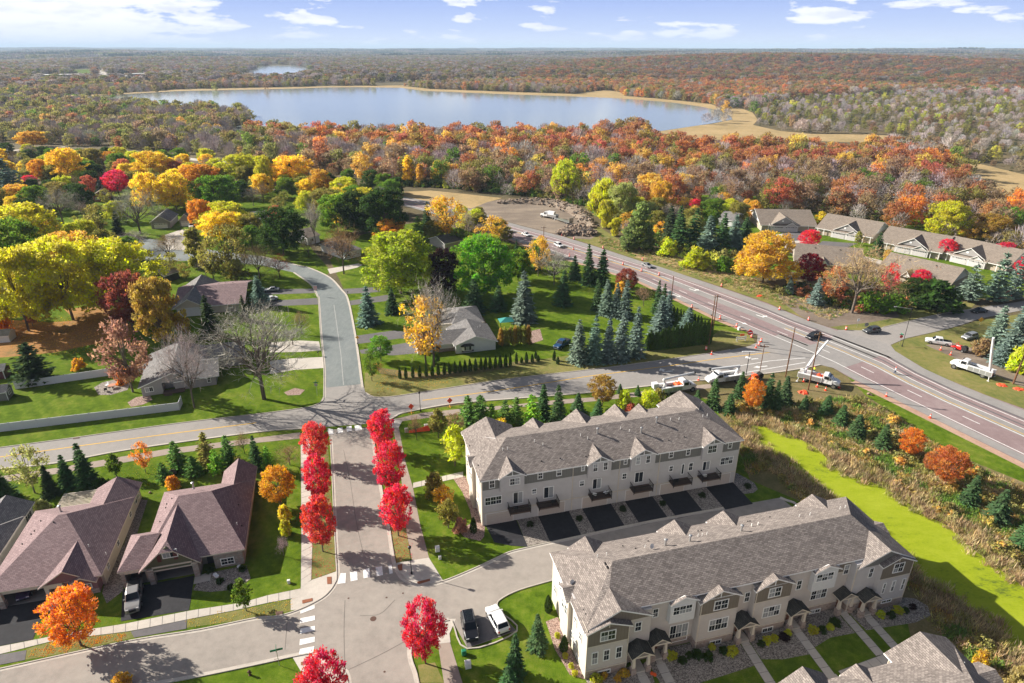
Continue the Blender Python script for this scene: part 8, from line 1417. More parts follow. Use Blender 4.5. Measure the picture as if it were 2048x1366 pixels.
# ------------------------------------------------------------------ poles, lamps, signs
def util_pole(b_, yt, label, arm=True, r=.16, rake=0):
    x, y = G(*b_); h = hgt(b_[0], b_[1], yt); e = empty('utility_pole', (x, y, 0), 0, label, 'utility pole'); part('pole', MB().tube((0, 0, 0), (rake, 0, h), r, r * .7, 8).mesh('pole', pole_m), e)
    if arm:
        part('crossarm', MB().box(-1.1 + rake, -.07, h - .7, 1.1 + rake, .07, h - .55).mesh('crossarm', pole_m), e)
        for q in (-1, -.4, .4, 1): part('insulator', MB().lathe([(.05, 0), (.07, .08), (.03, .16)], 6, (q + rake, 0, h - .55)).mesh('insulator', metal_g), e)
    return e
util_pole((1571, 753), 655, 'slim tan utility pole left of the leaning bucket truck', False); util_pole((1616, 780), 664, 'brown utility pole in front of the raised boom truck'); util_pole((1417.5, 689), 590, 'dark utility pole at the hedge corner, left of two', False); util_pole((1423, 681), 589, 'orange brown utility pole at the hedge corner, right of two'); util_pole((1342, 602), 552, 'utility pole between the spruces and the highway', False); util_pole((1087, 494), 452, 'utility pole among gold leaves by the highway'); util_pole((2026, 768), 668, 'leaning orange brown utility pole at the right edge', False, .2, .4); util_pole((1519, 747), 688, 'thin dark pole beside the turn lanes', True, .1)
def lamp_post(b_, yt, label):
    x, y = G(*b_); h = hgt(b_[0], b_[1], yt); e = empty('lamp_post', (x, y, 0), 0, label, 'street lamp', 'black lamp posts'); part('post', MB().lathe([(.16, 0), (.16, .25), (.08, .5), (.06, 1.0), (.055, h - .55)], 8).mesh('post', metal_k), e); part('lamp_head', MB().lathe([(.1, h - .55), (.22, h - .4), (.26, h - .12), (.05, h)], 8).mesh('lamp_head', metal_k), e); part('globe', MB().lathe([(.12, h - .5), (.17, h - .36), (.14, h - .24)], 8).mesh('globe', refl_m), e)
lamp_post((823.4, 1148), 1092, 'black lamp post at the concrete corner by the tactile pads'); lamp_post((841, 823), 783, 'black lamp post at the collector road bend of the trail'); lamp_post((1804, 693), 616, 'tall grey street light at the side road corner')
x, y = G(1804, 693); e = COL.objects[-1].parent; hq = hgt(1804, 693, 618); part('lamp_arm', MB().tube((0, 0, hq), (-3.5, .8, hq + .3), .06).box(-4.1, .7, hq + .22, -3.4, 1.0, hq + .36).mesh('lamp_arm', metal_g), e)
x, y = G(1492, 750); hq = hgt(1492, 750, 704); e = empty('signal_light', (x, y, 0), 0, 'dark pole carrying a white light bar by the orange trencher', 'street lamp'); part('post', MB().tube((0, 0, 0), (0, 0, hq), .1, .07, 8).mesh('post', metal_k), e); part('light_bar', MB().box(-1.7, .3, hq - .1, 1.3, -.0, hq + .1).mesh('light_bar', pt_w), e)
def sign(b_, yt, shape, m, label, cat='road sign', sz=.38, rz=0.0, extra=None):
    x, y = G(*b_); h = hgt(b_[0], b_[1], yt); e = empty('road_sign', (x, y, 0), rz, label, cat); part('post', MB().tube((0, 0, 0), (0, 0, h), .035, n=5).mesh('post', metal_g), e); zc_ = h - sz
    pts = {'diamond': [(-sz, 0), (0, -sz), (sz, 0), (0, sz)], 'oct': [(sz * math.cos(a + .3927), sz * math.sin(a + .3927)) for a in np.arange(8) * math.pi / 4], 'round': [(sz * math.cos(a), sz * math.sin(a)) for a in np.arange(16) * math.pi / 8], 'rect': [(-sz * .8, -sz), (sz * .8, -sz), (sz * .8, sz), (-sz * .8, sz)]}[shape]
    part('sign_face', MB().prism([(p[0], p[1] + zc_) for p in pts], -.07, -.04, axis='y').mesh('sign_face', m), e)
    if extra == 'bar': part('sign_bar', MB().box(-sz * .7, -.085, zc_ - sz * .16, sz * .7, -.071, zc_ + sz * .16).mesh('sign_bar', refl_m), e)
    if extra == 'blade': part('name_blade', MB().box(-.55, -.02, h, .55, .02, h + .22).mesh('name_blade', grn_m), e); part('name_blade', MB().box(-.02, -.5, h + .24, .02, .5, h + .46).mesh('name_blade', grn_m), e)
    return e
sign((716, 686), 671, 'diamond', yel_m, 'yellow diamond warning sign at the white house driveway', sz=.5); sign((1958, 652), 634, 'diamond', yel_m, 'yellow diamond warning sign beside the side road', sz=.75)
sign((1497, 684), 660, 'round', sred_m, 'red round no entry sign with white bar among the barrels', sz=.7, extra='bar'); sign((1713, 656), 637, 'rect', refl_m, 'small white sign on a post at the side road mouth', sz=.4); sign((1731, 658), 645, 'oct', metal_g, 'grey back of an octagonal sign by the dark grey car', sz=.6)
sign((635, 792), 766, 'oct', metal_g, 'back of a stop sign with green name blades at the street corner', sz=.42, extra='blade'); sign((1281, 720), 697, 'rect', refl_m, 'narrow pale sign on the verge before the spruces', sz=.22)
sign((1798, 690), 670, 'oct', sred_m, 'red stop sign under a green blade at the side road corner', sz=.42, extra='blade')
x, y = G(559, 1331); e = empty('street_name_sign', (x, y, 0), .3, 'green street name sign on a thin post at the local road', 'street sign'); part('post', MB().tube((0, 0, 0), (0, 0, 2.9), .04, n=5).mesh('post', metal_g), e); part('name_blade', MB().box(-.75, -.02, 2.55, .75, .02, 2.85).mesh('name_blade', grn_m), e); part('name_blade', MB().box(-.02, -.5, 2.9, .02, .5, 3.12).mesh('name_blade', grn_m), e)
for b_, yt, lb in (((823, 826), 800, 'orange fold-up work sign by the far lamp post'), ((900, 814), 800, 'orange fold-up work sign on yellow feet beside the trail')):
    x, y = G(*b_); e = empty('work_sign', (x, y, 0), .3, lb, 'work sign'); part('stand', MB().tube((-.6, 0, .05), (.6, 0, .05), .05).tube((0, -.5, .05), (0, .5, .05), .05).tube((0, 0, .05), (0, 0, 1.0), .04).mesh('stand', yel_m), e); part('sign_face', MB().prism([(-.62, 1.6), (0, .9), (.62, 1.6), (0, 2.3)], -.04, -.01, axis='y').mesh('sign_face', org_m), e)
# drums and cones: one of each built, the others copied
drum0 = empty('traffic_drum', (0, 0, 0), 0, '', 'traffic drum', 'orange and white traffic drums'); part('body', MB().lathe([(.29, .06), (.28, .35), (.26, .36), (.25, .68), (.23, .69), (.22, 1.0), (.1, 1.03)], 10).mesh('body', org_m), drum0)
for z0, r_ in ((.4, .272), (.74, .25)): part('reflective_band', MB().lathe([(r_, z0), (r_ - .01, z0 + .15)], 10).mesh('reflective_band', refl_m), drum0)
part('base', MB().lathe([(.42, 0), (.42, .05), (.3, .07)], 10).mesh('base', tyre_m), drum0)
dl = [((1383.5, 616), 'on the shoulder left of the hedge'), ((1440, 638), 'nearest right of the utility poles'), ((1473, 654), 'on the corner grass above the white stone'), ((1499, 667), 'behind the no entry sign'), ((1503, 675), 'just right of the no entry sign'), ((1522, 684), 'upper of the pair at the corner curb'), ((1518, 691), 'lower of the pair at the corner curb'), ((1412, 700), 'below the utility poles'), ((1559, 620), 'on the far shoulder, middle'), ((1139, 513), 'beside the white car on the highway'), ((1443, 573), 'on the far verge near the gold oak'), ((1285, 521), 'on the far shoulder near the silver car'), ((1692, 660), 'left of the small white sign'), ((1617, 641), 'on the far shoulder by the dirt verge'), ((1147, 500), 'on the orange centre line, first'), ((1214, 522), 'on the orange centre line, second'), ((1246, 530), 'on the orange centre line, third'), ((1283, 543), 'on the orange centre line, fourth'), ((1318, 551), 'on the orange centre line, fifth'), ((1124, 471), 'at the far curb, first'), ((1148, 479), 'at the far curb, second'), ((1206, 497), 'at the far curb, third')]
for i, (p_, t_) in enumerate(dl):
    o = drum0 if i == 0 else copy_tree(drum0); o.location = (*G(*p_), .04); o['label'] = 'orange and white traffic drum ' + t_
cone0 = empty('traffic_cone', (0, 0, 0), 0, '', 'traffic cone', 'orange traffic cones'); part('body', MB().lathe([(.17, .04), (.03, .8)], 8).mesh('body', org_m), cone0); part('reflective_band', MB().lathe([(.115, .36), (.09, .52)], 8).mesh('reflective_band', refl_m), cone0); part('base', MB().box(-.22, -.22, 0, .22, .22, .04).mesh('base', org_m), cone0)
for i, (p_, t_) in enumerate([((1423, 709), 'on the road below the utility poles'), ((1512, 696), 'at the corner curb below the drums'), ((1544, 754), 'left of the slim tan pole'), ((1772, 793), 'on the near shoulder, first'), ((1860, 836), 'on the near shoulder, second'), ((1678, 776), 'at the nose of the raised boom truck'), ((1651, 781), 'before the wheel of the raised boom truck'), ((1634, 774), 'beside the raised boom truck'), ((1607, 764), 'at the tail of the raised boom truck'), ((1881, 700), 'beside the white pickup'), ((1901, 710), 'before the red trencher'), ((1397, 761), 'between the two parked utility trucks')]):
    o = cone0 if i == 0 else copy_tree(cone0); o.location = (*G(*p_), .05); o.scale = (1.25,) * 3; o['label'] = 'orange traffic cone ' + t_
x, y = G(1482, 682); e = empty('road_barricade', (x, y, 0), .25, 'white barred road barricade with orange plate on the corner grass', 'barricade')
for z0 in (.4, .95): part('rail', MB().box(-1.5, -.03, z0, 1.5, .03, z0 + .28).mesh('rail', refl_m), e)
for x0 in (-1.2, 1.2): part('leg', MB().box(x0 - .04, -.4, 0, x0 + .04, .4, .08).box(x0 - .04, -.04, 0, x0 + .04, .04, 1.5).mesh('leg', metal_g), e)
part('plate', MB().box(-.5, -.05, 1.5, .7, -.02, 2.0).mesh('plate', org_m), e)
# folded orange mats at the poles, mesh fence at the utility boxes
def mats(p_, label):
    x, y = G(*p_); g_ = random.Random(int(p_[0])); b = MB()
    for k in range(7): a = g_.uniform(0, 6.28); q = g_.uniform(.2, .9); c = (q * math.cos(a), q * math.sin(a) * .7); s = g_.uniform(.35, .6); b.hexa([(c[0] - s, c[1] - s, 0), (c[0] + s, c[1] - s, 0), (c[0] + s, c[1] + s, 0), (c[0] - s, c[1] + s, 0)], [(c[0] - s * .6, c[1] - s * .4, g_.uniform(.1, .3)), (c[0] + s * .5, c[1] - s * .5, g_.uniform(.05, .3)), (c[0] + s * .6, c[1] + s * .5, g_.uniform(.1, .35)), (c[0] - s * .5, c[1] + s * .5, g_.uniform(.1, .3))])
    o = b.build('safety_mesh_heap', org_m); o.location = (x, y, 0); tag(o, label, 'mesh heap')
mats((1608, 785), 'heap of red orange safety mesh at the brown pole foot'); mats((2004, 770), 'heap of red mesh by the leaning pole, left part'); mats((2036, 778), 'orange heap by the leaning pole, right part'); mats((1520, 592), 'red orange mesh lying on the far verge')
fa, fb = G(818, 866), G(860, 862); e = empty('safety_fence', fa, math.atan2(fb[1] - fa[1], fb[0] - fa[0]), 'sagging orange safety fence around the utility boxes on the lawn', 'fence'); fl_ = math.hypot(fb[0] - fa[0], fb[1] - fa[1])
part('mesh_sheet', MB().hexa([(0, -.03, .05), (fl_, -.03, .05), (fl_, .03, .05), (0, .03, .05)], [(0, .1, .5), (fl_, .25, 1.15), (fl_, .3, 1.15), (0, .15, .5)]).mesh('mesh_sheet', org_m), e); part('mesh_sheet', MB().hexa([(fl_, 0, .05), (fl_ + .3, 2.5, .05), (fl_ + .3, 2.55, .05), (fl_, .06, .05)], [(fl_, .1, 1.2), (fl_ + .2, 2.5, 1.3), (fl_ + .2, 2.55, 1.3), (fl_, .16, 1.2)]).mesh('mesh_sheet', org_m), e)
for q in (0, fl_ * .5, fl_): part('stake', MB().tube((q, .1, 0), (q, .1, 1.2), .03, n=4).mesh('stake', metal_g), e)
fa, fb = G(896, 466), G(928, 472); e = empty('safety_fence', fa, math.atan2(fb[1] - fa[1], fb[0] - fa[0]), 'orange barrier fence between gold trees and the highway', 'fence'); fl_ = math.hypot(fb[0] - fa[0], fb[1] - fa[1])
for z0 in (.3, .8): part('rail', MB().box(0, -.05, z0, fl_, .05, z0 + .3).mesh('rail', org_m), e)
for q in range(5): part('post', MB().box(fl_ * q / 4 - .08, -.06, 0, fl_ * q / 4 + .08, .06, 1.2).mesh('post', refl_m), e)
for p_, s, m_, lb in (((813, 864), .8, conc_m, 'beige utility box by the sagging fence'), ((853, 858), 1.0, conc_m, 'beige utility box inside the sagging fence'), ((875, 1102), .8, pvc_m, 'grey utility pedestal on the shaded lawn, upper'), ((880, 1118), .5, pvc_m, 'small pale utility pedestal on the shaded lawn'), ((928, 1309), .7, grn_m, 'green pale utility pedestal below the parking pad'), ((936, 1334), .9, pvc_m, 'long grey utility pedestal below the parking pad'), ((578, 1166), .5, pvc_m, 'white flat box on the lawn beside the sidewalk'), ((1478, 660), .8, refl_m, 'white stone block on the corner grass')):
    x, y = G(*p_); e = empty('utility_box', (x, y, 0), .25, lb, 'utility box'); part('cabinet', MB().box(-s * .4, -s * .35, 0, s * .4, s * .35, s).mesh('cabinet', m_), e); part('lid', MB().hexa([(-s * .44, -s * .39, s), (s * .44, -s * .39, s), (s * .44, s * .39, s), (-s * .44, s * .39, s)], [(-s * .35, -s * .3, s + .08), (s * .35, -s * .3, s + .08), (s * .35, s * .3, s + .08), (-s * .35, s * .3, s + .08)]).mesh('lid', m_), e)
x, y = G(500, 1350); e = empty('fire_hydrant', (x, y, 0), 0, 'dark red fire hydrant on the bottom lawn', 'fire hydrant'); part('barrel', MB().lathe([(.18, 0), (.18, .06), (.13, .08), (.13, .55), (.18, .57), (.17, .68), (.06, .8), (.04, .86)], 10).mesh('barrel', iron_m), e); part('nozzle', MB().tube((-.28, 0, .45), (.28, 0, .45), .07, n=8).mesh('nozzle', iron_m), e)
def rock(p_, s, m, label, grp=None, z=0, seed=0, xy=None, name='boulder'):
    g_ = np.random.default_rng(seed); bm = bmesh.new(); bmesh.ops.create_icosphere(bm, subdivisions=2, radius=1.0); k = g_.normal(0, 1, (6, 3)); k /= np.linalg.norm(k, axis=1)[:, None]
    for v in bm.verts:
        c = np.array(v.co); f = 1 - sum(max(0, c @ q - .62) * .9 for q in k); v.co = Vector(c * f * np.array([1, .85, .65]) * s)
    me = bpy.data.meshes.new(name); bm.to_mesh(me); bm.free(); me.materials.append(m); x, y = xy or G(*p_); o = link(name, me); o.location = (x, y, z + s * .35); o.rotation_euler = (0, 0, g_.uniform(0, 6)); return tag(o, label, 'boulder', grp)
rk_m = mottled('boulder_stone', [(0.17, 0.12, 0.085), (0.29, 0.215, 0.16), (0.44, 0.35, 0.28)], (0.4, 1.5, 6), 0.9, 0.4); rk_d = mottled('dark_boulder', [(0.04, 0.035, 0.035), (0.10, 0.085, 0.08), (0.22, 0.19, 0.17)], (0.4, 1.5, 6), 0.9, 0.4)
rock((344, 948), 1.1, rk_d, 'dark boulder on the lawn behind the amber shrub', seed=1); rock((1739, 790), .6, rk_m, 'pale boulder on the bank by the near shoulder', seed=2); rock((300, 1000 - 14), .3, rk_m, 'small stone on the lawn behind the houses', seed=3)
# rubble ridges on the lot: earth mound, loose stone, and the large blocks one by one
pile = plan([(1000, 406), (1045, 405), (1090, 407), (1120, 412), (1150, 424), (1170, 440), (1186, 456)]); pile2 = plan([(1122, 470), (1145, 464), (1165, 466), (1188, 470)])
def mound(name, line, w, h):
    ln = smooth_line(line, 5); n = len(ln); v = []; f = []; K = 7; nn = np.random.default_rng(4)
    for i, p_ in enumerate(ln):
        d = Vector(ln[min(i + 1, n - 1)]) - Vector(ln[max(i - 1, 0)]); d.normalize(); e = math.sin(math.pi * (i + .5) / n) ** .4
        for k in range(K): s = (k / (K - 1) - .5) * 2; v.append((p_[0] - d.y * s * w * e, p_[1] + d.x * s * w * e, max(0, (1 - s * s) * h * e * nn.uniform(.75, 1.2)) - .02))
    for i in range(n - 1):
        for k in range(K - 1): f.append((i * K + k, i * K + k + 1, (i + 1) * K + k + 1, (i + 1) * K + k))
    me = bpy.data.meshes.new(name); me.from_pydata(v, [], f); me.materials.append(dirt_m); tag(link(name, me), kind='structure'); return ln
l1 = mound('rubble_mound', pile, 4.2, 2.2); l2 = mound('rubble_mound', pile2, 5.0, 2.8)
rr = random.Random(8); small = MB(); nb_ = 0
for ln, w, h, n in ((l1, 5.0, 2.2, 420), (l2, 6.0, 2.8, 280)):
    for k in range(n):
        i = rr.randrange(len(ln)); t = rr.uniform(-1, 1); d = Vector(ln[min(i + 1, len(ln) - 1)]) - Vector(ln[max(i - 1, 0)]); d.normalize(); e_ = math.sin(math.pi * (i + .5) / len(ln)) ** .4; q = (ln[i][0] - d.y * t * w * e_ + rr.uniform(-1, 1), ln[i][1] + d.x * t * w * e_ + rr.uniform(-1, 1)); z0 = max(0, (1 - t * t) * h * e_) - .15; s = rr.uniform(.25, .72) ** 1.4
        if k % 7 == 0: rock(None, rr.uniform(.45, .8), rk_m if rr.random() < .7 else rk_d, 'broken stone block on the rubble ridge of the gravel lot', 'blocks on the rubble ridges', z0, nb_, q); nb_ += 1
        else:
            c, sn = math.cos(k), math.sin(k); P8 = [(q[0] + s * (c * a - sn * b_) * rr.uniform(.7, 1.2), q[1] + s * (sn * a + c * b_), z0 + zz * s * rr.uniform(.6, 1.1)) for zz in (0, 1.1) for a, b_ in ((-1, -.7), (1, -.6), (.8, .7), (-.9, .6))]; small.hexa(P8[:4], P8[4:], 0 if rr.random() < .65 else 1)
tag(small.build('rubble', [rk_m, rk_d]), kind='stuff')
# ------------------------------------------------------------------ people at work
def person(p_, label, top, legs=jean_m, h=1.78, stride=.28, arm=.5, rz=0.0):
    s = h / 1.78; me = bpy.data.meshes.new('body'); J = [(0, 0, .95), (0, 0, 1.2), (0, 0, 1.42), (0, 0, 1.52), (0, 0, 1.66), (.1, 0, .9), (.12 + .02, -stride * .5, .5), (.13, -stride, .06), (.13, -stride - .16, .04), (-.1, 0, .9), (-.13, stride * .5, .5), (-.13, stride, .06), (-.13, stride - .16, .04), (.21, 0, 1.42), (.3, -.08, 1.15), (.33, -arm * .6, 1.0), (-.21, 0, 1.42), (-.3, .06, 1.15), (-.3, -arm * .3, .95)]
    E = [(0, 1), (1, 2), (2, 3), (3, 4), (0, 5), (5, 6), (6, 7), (7, 8), (0, 9), (9, 10), (10, 11), (11, 12), (2, 13), (13, 14), (14, 15), (2, 16), (16, 17), (17, 18)]; rad = [.15, .14, .16, .065, .1, .1, .075, .05, .045, .1, .075, .05, .045, .075, .055, .045, .075, .055, .045]
    me.from_pydata([(a * s, b_ * s, c * s) for a, b_, c in J], E, []); x, y = G(*p_); r = empty('person', (x, y, .05), rz, label, 'person'); o = link('body', me, r); me.materials.append(top); o.modifiers.new('skin', 'SKIN'); ss = o.modifiers.new('sub', 'SUBSURF'); ss.levels = 1; ss.render_levels = 1
    for v, q in zip(me.skin_vertices[0].data, rad): v.radius = (q * s, q * s)
    me.skin_vertices[0].data[0].use_root = True
    part('trousers', MB().tube((.1, 0, .95), (.14, -stride * .5, .5), .135, .1, 8).tube((.14, -stride * .5, .5), (.13, -stride, .1), .1, .075, 8).tube((-.1, 0, .95), (-.13, stride * .5, .5), .135, .1, 8).tube((-.13, stride * .5, .5), (-.13, stride, .1), .1, .075, 8).lathe([(.17, .86), (.18, 1.0)], 8).mesh('trousers', legs), r)
    part('face', MB().lathe([(.05, 1.52), (.085, 1.58), (.095, 1.66), (.07, 1.72)], 10).box(-.02, -.125, 1.6, .02, -.085, 1.65).mesh('face', skin_m), r); part('hard_hat', MB().lathe([(.14, 1.69), (.115, 1.72), (.1, 1.79), (.04, 1.83)], 10).mesh('hard_hat', org_m), r)
person((1789, 748), 'worker in white shirt and orange hat striding across the highway', refl_m, rz=1.2); person((1597, 757), 'worker in yellow vest and trousers behind the raised boom truck', hiv_m, hiv_m, stride=.1, rz=.5); person((1627, 747), 'worker in yellow vest at the raised boom', hiv_m, stride=.08, rz=2.0)
# ------------------------------------------------------------------ small things about the houses
def chair(par_fr, x, y, z, rz, label, m=None, grp=None):
    m = m or refl_m; q = par_fr.w(x, y); e = empty('patio_chair', (*q, z), par_fr.a + rz, label, 'chair', grp); part('seat', MB().box(-.3, -.3, .36, .3, .3, .44).mesh('seat', m), e); part('backrest', MB().hexa([(-.3, .26, .44), (.3, .26, .44), (.3, .32, .44), (-.3, .32, .44)], [(-.3, .4, 1.0), (.3, .4, 1.0), (.3, .46, 1.0), (-.3, .46, 1.0)]).mesh('backrest', m), e); lm = MB().box(-.03, -.03, 0, .03, .03, .37).mesh('leg', metal_k)
    for a in (-.25, .25):
        for b_ in (-.25, .25): part('leg', lm, e, (a, b_, 0))
for k, (x, rz, t_) in enumerate(((18.7, 2.6, 'third balcony, left'), (20.6, 3.6, 'third balcony, right'), (38.7, 2.8, 'sixth balcony'), (33.3, 3.2, 'fifth balcony'), (5.3, 3.0, 'first balcony'), (11.5, 3.4, 'second balcony'))): chair(F1, x, -.9, 2.87, rz, 'pale patio chair on the ' + t_ + ' of the rear townhouses', None if k < 3 else metal_k, 'balcony chairs')
x, y = G(225, 776); e = empty('patio_table', (x, y, .03), 0, 'round terracotta table on the circular stone patio', 'table'); part('table_top', MB().lathe([(.8, .68), (.8, .74)], 14).mesh('table_top', plain('terracotta', (0.42, 0.2, 0.13))), e); part('pedestal', MB().lathe([(.3, 0), (.08, .1), (.08, .68)], 8).mesh('pedestal', metal_k), e)
fq = Frame(G(225, 776), .2)
for a, b_, rz, t_ in ((-1.4, .9, -.6, 'upper left'), (1.5, .8, .7, 'right'), (-.9, -1.4, 3.6, 'lower')): chair(fq, a, b_, .03, rz, 'dark patio chair at the %s side of the round stone patio' % t_, metal_k if a > -1.3 else None, 'patio chairs')
for x, y, t_ in ((7.9, -1.1, 'left'), (8.2, -1.5, 'lower'), (11.1, -.3, 'right')): q = F3.w(x, y); o = MB().lathe([(.14, 0), (.3, .35), (.3, .42), (.24, .42), (.2, .3)], 10).build('flower_pot', refl_m); o.location = (*q, .04); tag(o, 'white flower pot before the stone front, %s one' % t_, 'flower pot', 'white flower pots')
for a, b_, t_ in ((8.15, -1.5, 'larger'), (8.4, -1.75, 'smaller')): q = F2.w(a, b_); o = MB().lathe([(.08, 0), (.2, .06), (.24, .17), (.2, .28), (.05, .31), (.03, .36)], 10).build('pumpkin', pt_o); o.location = (*q, .05); tag(o, t_ + ' orange pumpkin beside the first porch walk', 'pumpkin', 'porch pumpkins')
def mailbox(p_, label): x, y = G(*p_); e = empty('mailbox', (x, y, 0), 0, label, 'mailbox'); part('post', MB().box(-.05, -.05, 0, .05, .05, 1.0).mesh('post', wood_m), e); part('box', MB().prism([(-.12, 1.0), (.12, 1.0), (.12, 1.18), (0, 1.27), (-.12, 1.18)], -.28, .28, axis='y').mesh('box', metal_k), e)
mailbox((716, 694), 'dark mailbox at the white house driveway'); mailbox((696, 590), 'dark mailbox in the outer curve of the street'); mailbox((637, 712), 'dark mailbox between the two pale driveways'); mailbox((635, 488 + 48), 'dark mailbox at the top of the curve')
x, y = G(629, 592); e = empty('flagpole', (x, y, 0), 0, 'small flagpole with red and white flag by the upper street', 'flagpole'); part('pole', MB().tube((0, 0, 0), (0, 0, 3.6), .04, n=6).mesh('pole', pvc_m), e)
for k in range(6): part('flag_stripe', MB().box(.04, -.015, 2.2 + k * .2, 1.1, .015, 2.4 + k * .2).mesh('flag_stripe', sred_m if k % 2 == 0 else refl_m), e)
x, y = G(1012, 655); tq = empty('canopy', (x, y, 0), .25, 'teal canopy roof beside the white ranch house', 'canopy'); part('cover', MB().hexa([(-2, -1.6, 2.2), (2, -1.6, 2.2), (2, 1.6, 2.2), (-2, 1.6, 2.2)], [(-.1, -.1, 3.0), (.1, -.1, 3.0), (.1, .1, 3.0), (-.1, .1, 3.0)]).mesh('cover', plain('teal_cloth', (0.03, 0.22, 0.20))), tq)
for a in (-1.9, 1.9):
    for b_ in (-1.5, 1.5): part('post', MB().box(a - .05, b_ - .05, 0, a + .05, b_ + .05, 2.2).mesh('post', metal_k), tq)
x, y = G(240, 766); e = empty('storage_bin', F3.w(1.0, 4.6), F3.a, 'pale storage bins inside the open double garage', 'storage bins')
for k in range(3): part('bin', MB().box(k * .5, 0, 0.06, k * .5 + .42, .5, .6 + .3 * (k % 2)).mesh('bin', refl_m if k != 1 else metal_k), e)
# ------------------------------------------------------------------ wild growth: cattails, tall grass, fallen leaves
blade_m = foliage('grass_blades', True, 0.25)
def tuft(seed, n, h, w, thick, lean=.35):
    g = np.random.default_rng(seed); b_ = np.c_[g.normal(0, w, (n, 2)), np.zeros(n)]; d = unit(np.c_[g.normal(0, lean, (n, 2)), np.ones(n)]); hh = h * g.uniform(.5, 1.1, n); C = b_ + d * hh[:, None] * .5; B_ = unit(np.cross(d, g.normal(0, 1, (n, 3)))); return quad_mesh('tuft', diamonds(C, d, B_, hh * .5, np.full(n, thick)), blade_m, g.random(n), g.random(n))
glib = bpy.data.collections.new('wild_parts')
for k in range(3): glib.objects.link(bpy.data.objects.new('wild_a%d' % k, tuft(50 + k, 34, 1.15, .32, .035)))
for k in range(3): glib.objects.link(bpy.data.objects.new('wild_b%d' % k, tuft(60 + k, 46, .75, .36, .05, .7)))
for k in range(2): glib.objects.link(bpy.data.objects.new('wild_c%d' % k, leafy(70 + k, 1.3, 1.7, 0.05, 'dome', 16, 16, .17, .5, .16, 2, m=blade_m)[0]))
def scatter_poly(poly, sp): 
    A_ = np.array(poly); x0, y0 = A_.min(0); x1, y1 = A_.max(0); X, Y = np.meshgrid(np.arange(x0, x1, sp), np.arange(y0, y1, sp)); Pq = np.stack([X.ravel(), Y.ravel()], 1); Pq = Pq + gw.uniform(-.5, .5, Pq.shape) * sp; return Pq[inside(Pq, poly)]
bank = plan([(1480, 800), (1560, 815), (1640, 800), (1720, 795), (1790, 835), (1870, 890), (1950, 935), (2060, 985), (2300, 1100), (2300, 1500), (1950, 1480), (1880, 1340), (1800, 1200), (1640, 1020), (1560, 985), (1500, 960), (1475, 880), (1450, 820)])
Pb = scatter_poly(bank, .62); PONDW = plan(POND); pin = inside(Pb, PONDW)
def dist_edge(P_, poly):
    d = np.full(len(P_), 1e9)
    for i in range(len(poly)):
        a, b_ = np.array(poly[i]), np.array(poly[(i + 1) % len(poly)]); ab = b_ - a; t = np.clip(((P_ - a) @ ab) / (ab @ ab + 1e-9), 0, 1); d = np.minimum(d, np.hypot(*(P_ - a - t[:, None] * ab).T))
    return d
de = dist_edge(Pb, PONDW); keep = ((~pin) | ((de < 1.6) & (gw.random(len(Pb)) < .3))) & (gw.random(len(Pb)) < .92); b2 = np.array([F2.loc(q) for q in Pb]); keep &= ~((b2[:, 0] < 47.6) & (b2[:, 1] < 32)); keep &= ~((b2[:, 0] < 49.8) & (b2[:, 1] > -3.4) & (b2[:, 1] < 2.4)); f1 = np.array([F1.loc(q) for q in Pb]); keep &= ~((f1[:, 0] < 46.5) & (f1[:, 1] < 14))
Pb, de, b2 = Pb[keep], de[keep], b2[keep]; near = de < 3.2 + 2.2 * vnoise(Pb, 9, 12); nzz = vnoise(Pb, 7, 9)
kk = np.where(near, gw.integers(0, 3, len(Pb)), np.where(nzz > .45, gw.integers(6, 8, len(Pb)), gw.integers(3, 6, len(Pb)))); ck = np.where(near, np.where(gw.random(len(Pb)) < .62, 'tan', np.where(gw.random(len(Pb)) < .5, 'brown', 'olive')), np.select([nzz > .55, nzz > .1, nzz > -.3], [np.where(gw.random(len(Pb)) < .3, 'gold', 'olive'), 'olive', np.where(gw.random(len(Pb)) < .5, 'tan', 'bronze')], 'green'))
s_ = gw.uniform(.7, 1.35, len(Pb)); gn_scatter('bank_growth', Pb, np.zeros(len(Pb)), kk, tints(ck, .16), np.c_[s_, s_, s_ * gw.uniform(.7, 1.2, len(Pb))], gw.uniform(0, 6.28, len(Pb)), glib)
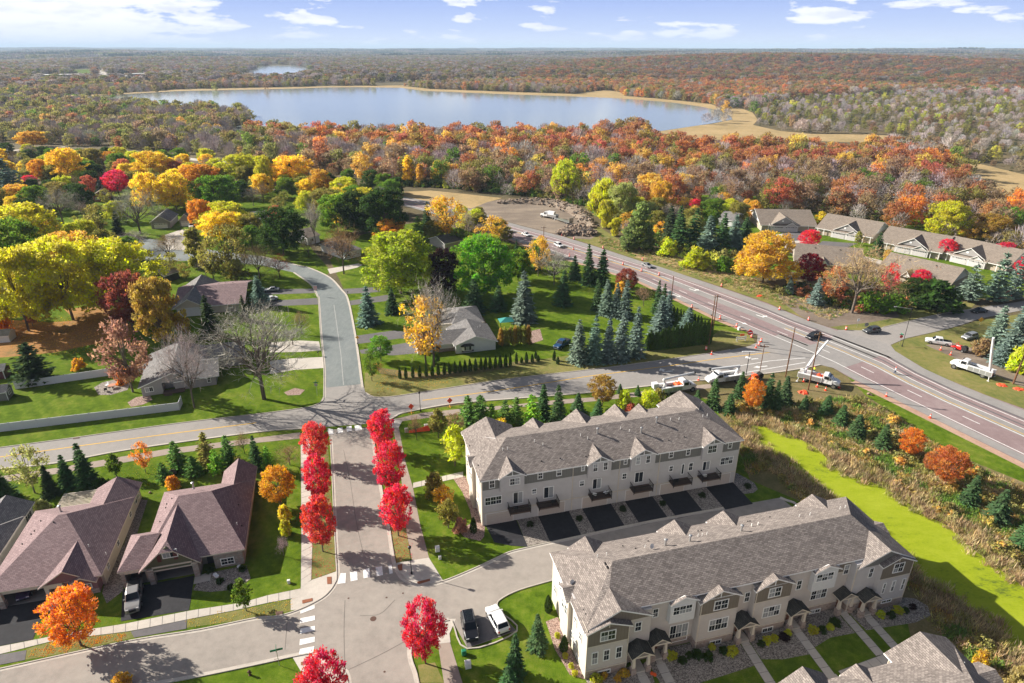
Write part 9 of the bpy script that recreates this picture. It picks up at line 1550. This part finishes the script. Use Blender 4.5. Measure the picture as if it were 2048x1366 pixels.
# short growth along the near verges of the wood, the lot and the highway
def verge_growth(name, pp, sp, cols, lo=.6, hi=1.2, kinds=(3, 8)):
    Pv = scatter_poly(plan(pp), sp); n = len(Pv); ck_ = np.array(cols, object)[gw.integers(0, len(cols), n)]; s = gw.uniform(lo, hi, n); gn_scatter(name, Pv, np.zeros(n), gw.integers(*kinds, n), tints(ck_, .16), np.c_[s, s, s * gw.uniform(.6, 1.2, n)], gw.uniform(0, 6.28, n), glib)
verge_growth('wood_edge_growth', [(790, 372), (900, 376), (1010, 388), (1100, 397), (1168, 412), (1210, 440), (1250, 470), (1330, 500), (1440, 540), (1500, 540), (1440, 480), (1300, 440), (1200, 415), (1100, 388), (900, 366)], 2.2, ['green', 'olive', 'green', 'dgreen', 'ygreen'], 1.6, 3.4, (6, 8))
verge_growth('verge_growth', [(1196, 470), (1240, 482), (1330, 502), (1430, 532), (1500, 556), (1600, 592), (1700, 622), (1660, 640), (1540, 600), (1434, 566), (1274, 514), (1200, 490)], 1.1, ['tan', 'olive', 'green', 'tan'], .5, 1.0, (3, 6))
verge_growth('home_side_growth', [(1540, 585), (1620, 600), (1720, 625), (1850, 618), (1900, 600), (1800, 575), (1700, 590), (1600, 575)], 1.5, ['green', 'olive', 'dgreen', 'rust'], .8, 2.4, (6, 8))
verge_growth('right_growth', [(1960, 690), (2060, 700), (2100, 760), (2040, 745), (1990, 725)], 1.3, ['olive', 'brown', 'ygreen'], .6, 1.3, (6, 8))
# fallen leaves: small loose faces on grass near the trees
def leaf_fall(name, pp, n, col, sz=.07):
    Pv = scatter_poly(plan(pp), 1.0); Pv = Pv[gw.integers(0, len(Pv), n)] + gw.uniform(-.6, .6, (n, 2)); C = np.c_[Pv, np.full(n, .05) + gw.uniform(0, .03, n)]; A = unit(np.c_[gw.normal(0, 1, (n, 2)), gw.normal(0, .2, n)]); o = link(name, quad_mesh(name, diamonds(C, A, unit(np.cross(A, np.c_[gw.normal(0, .25, (n, 2)), np.ones(n)])), np.full(n, sz) * gw.uniform(.7, 1.4, n), np.full(n, sz * .6)), leaf_m, gw.random(n), gw.random(n))); o.color = (*CL[col], 1); tag(o, kind='stuff')
leaf_fall('fallen_leaves', [(374, 1240), (470, 1222), (580, 1200), (581, 1222), (512, 1236), (374, 1256)], 330, 'gold'); leaf_fall('fallen_leaves', [(60, 1298), (107, 1283), (263, 1263), (266, 1272), (140, 1300), (60, 1314)], 900, 'orange'); leaf_fall('fallen_leaves', [(626, 900), (652, 900), (668, 1085), (670, 1140), (626, 1155)], 700, 'red'); leaf_fall('fallen_leaves', [(-20, 650), (180, 630), (290, 660), (230, 700), (40, 715)], 3500, 'amber', .13); leaf_fall('fallen_leaves', [(230, 940), (340, 925), (500, 900), (500, 940), (330, 970), (250, 980)], 600, 'gold'); leaf_fall('fallen_leaves', [(740, 740), (900, 740), (900, 770), (760, 785)], 900, 'amber', .1); leaf_fall('fallen_leaves', [(800, 995), (812, 1065), (822, 1118), (792, 1122), (780, 1050)], 400, 'red')
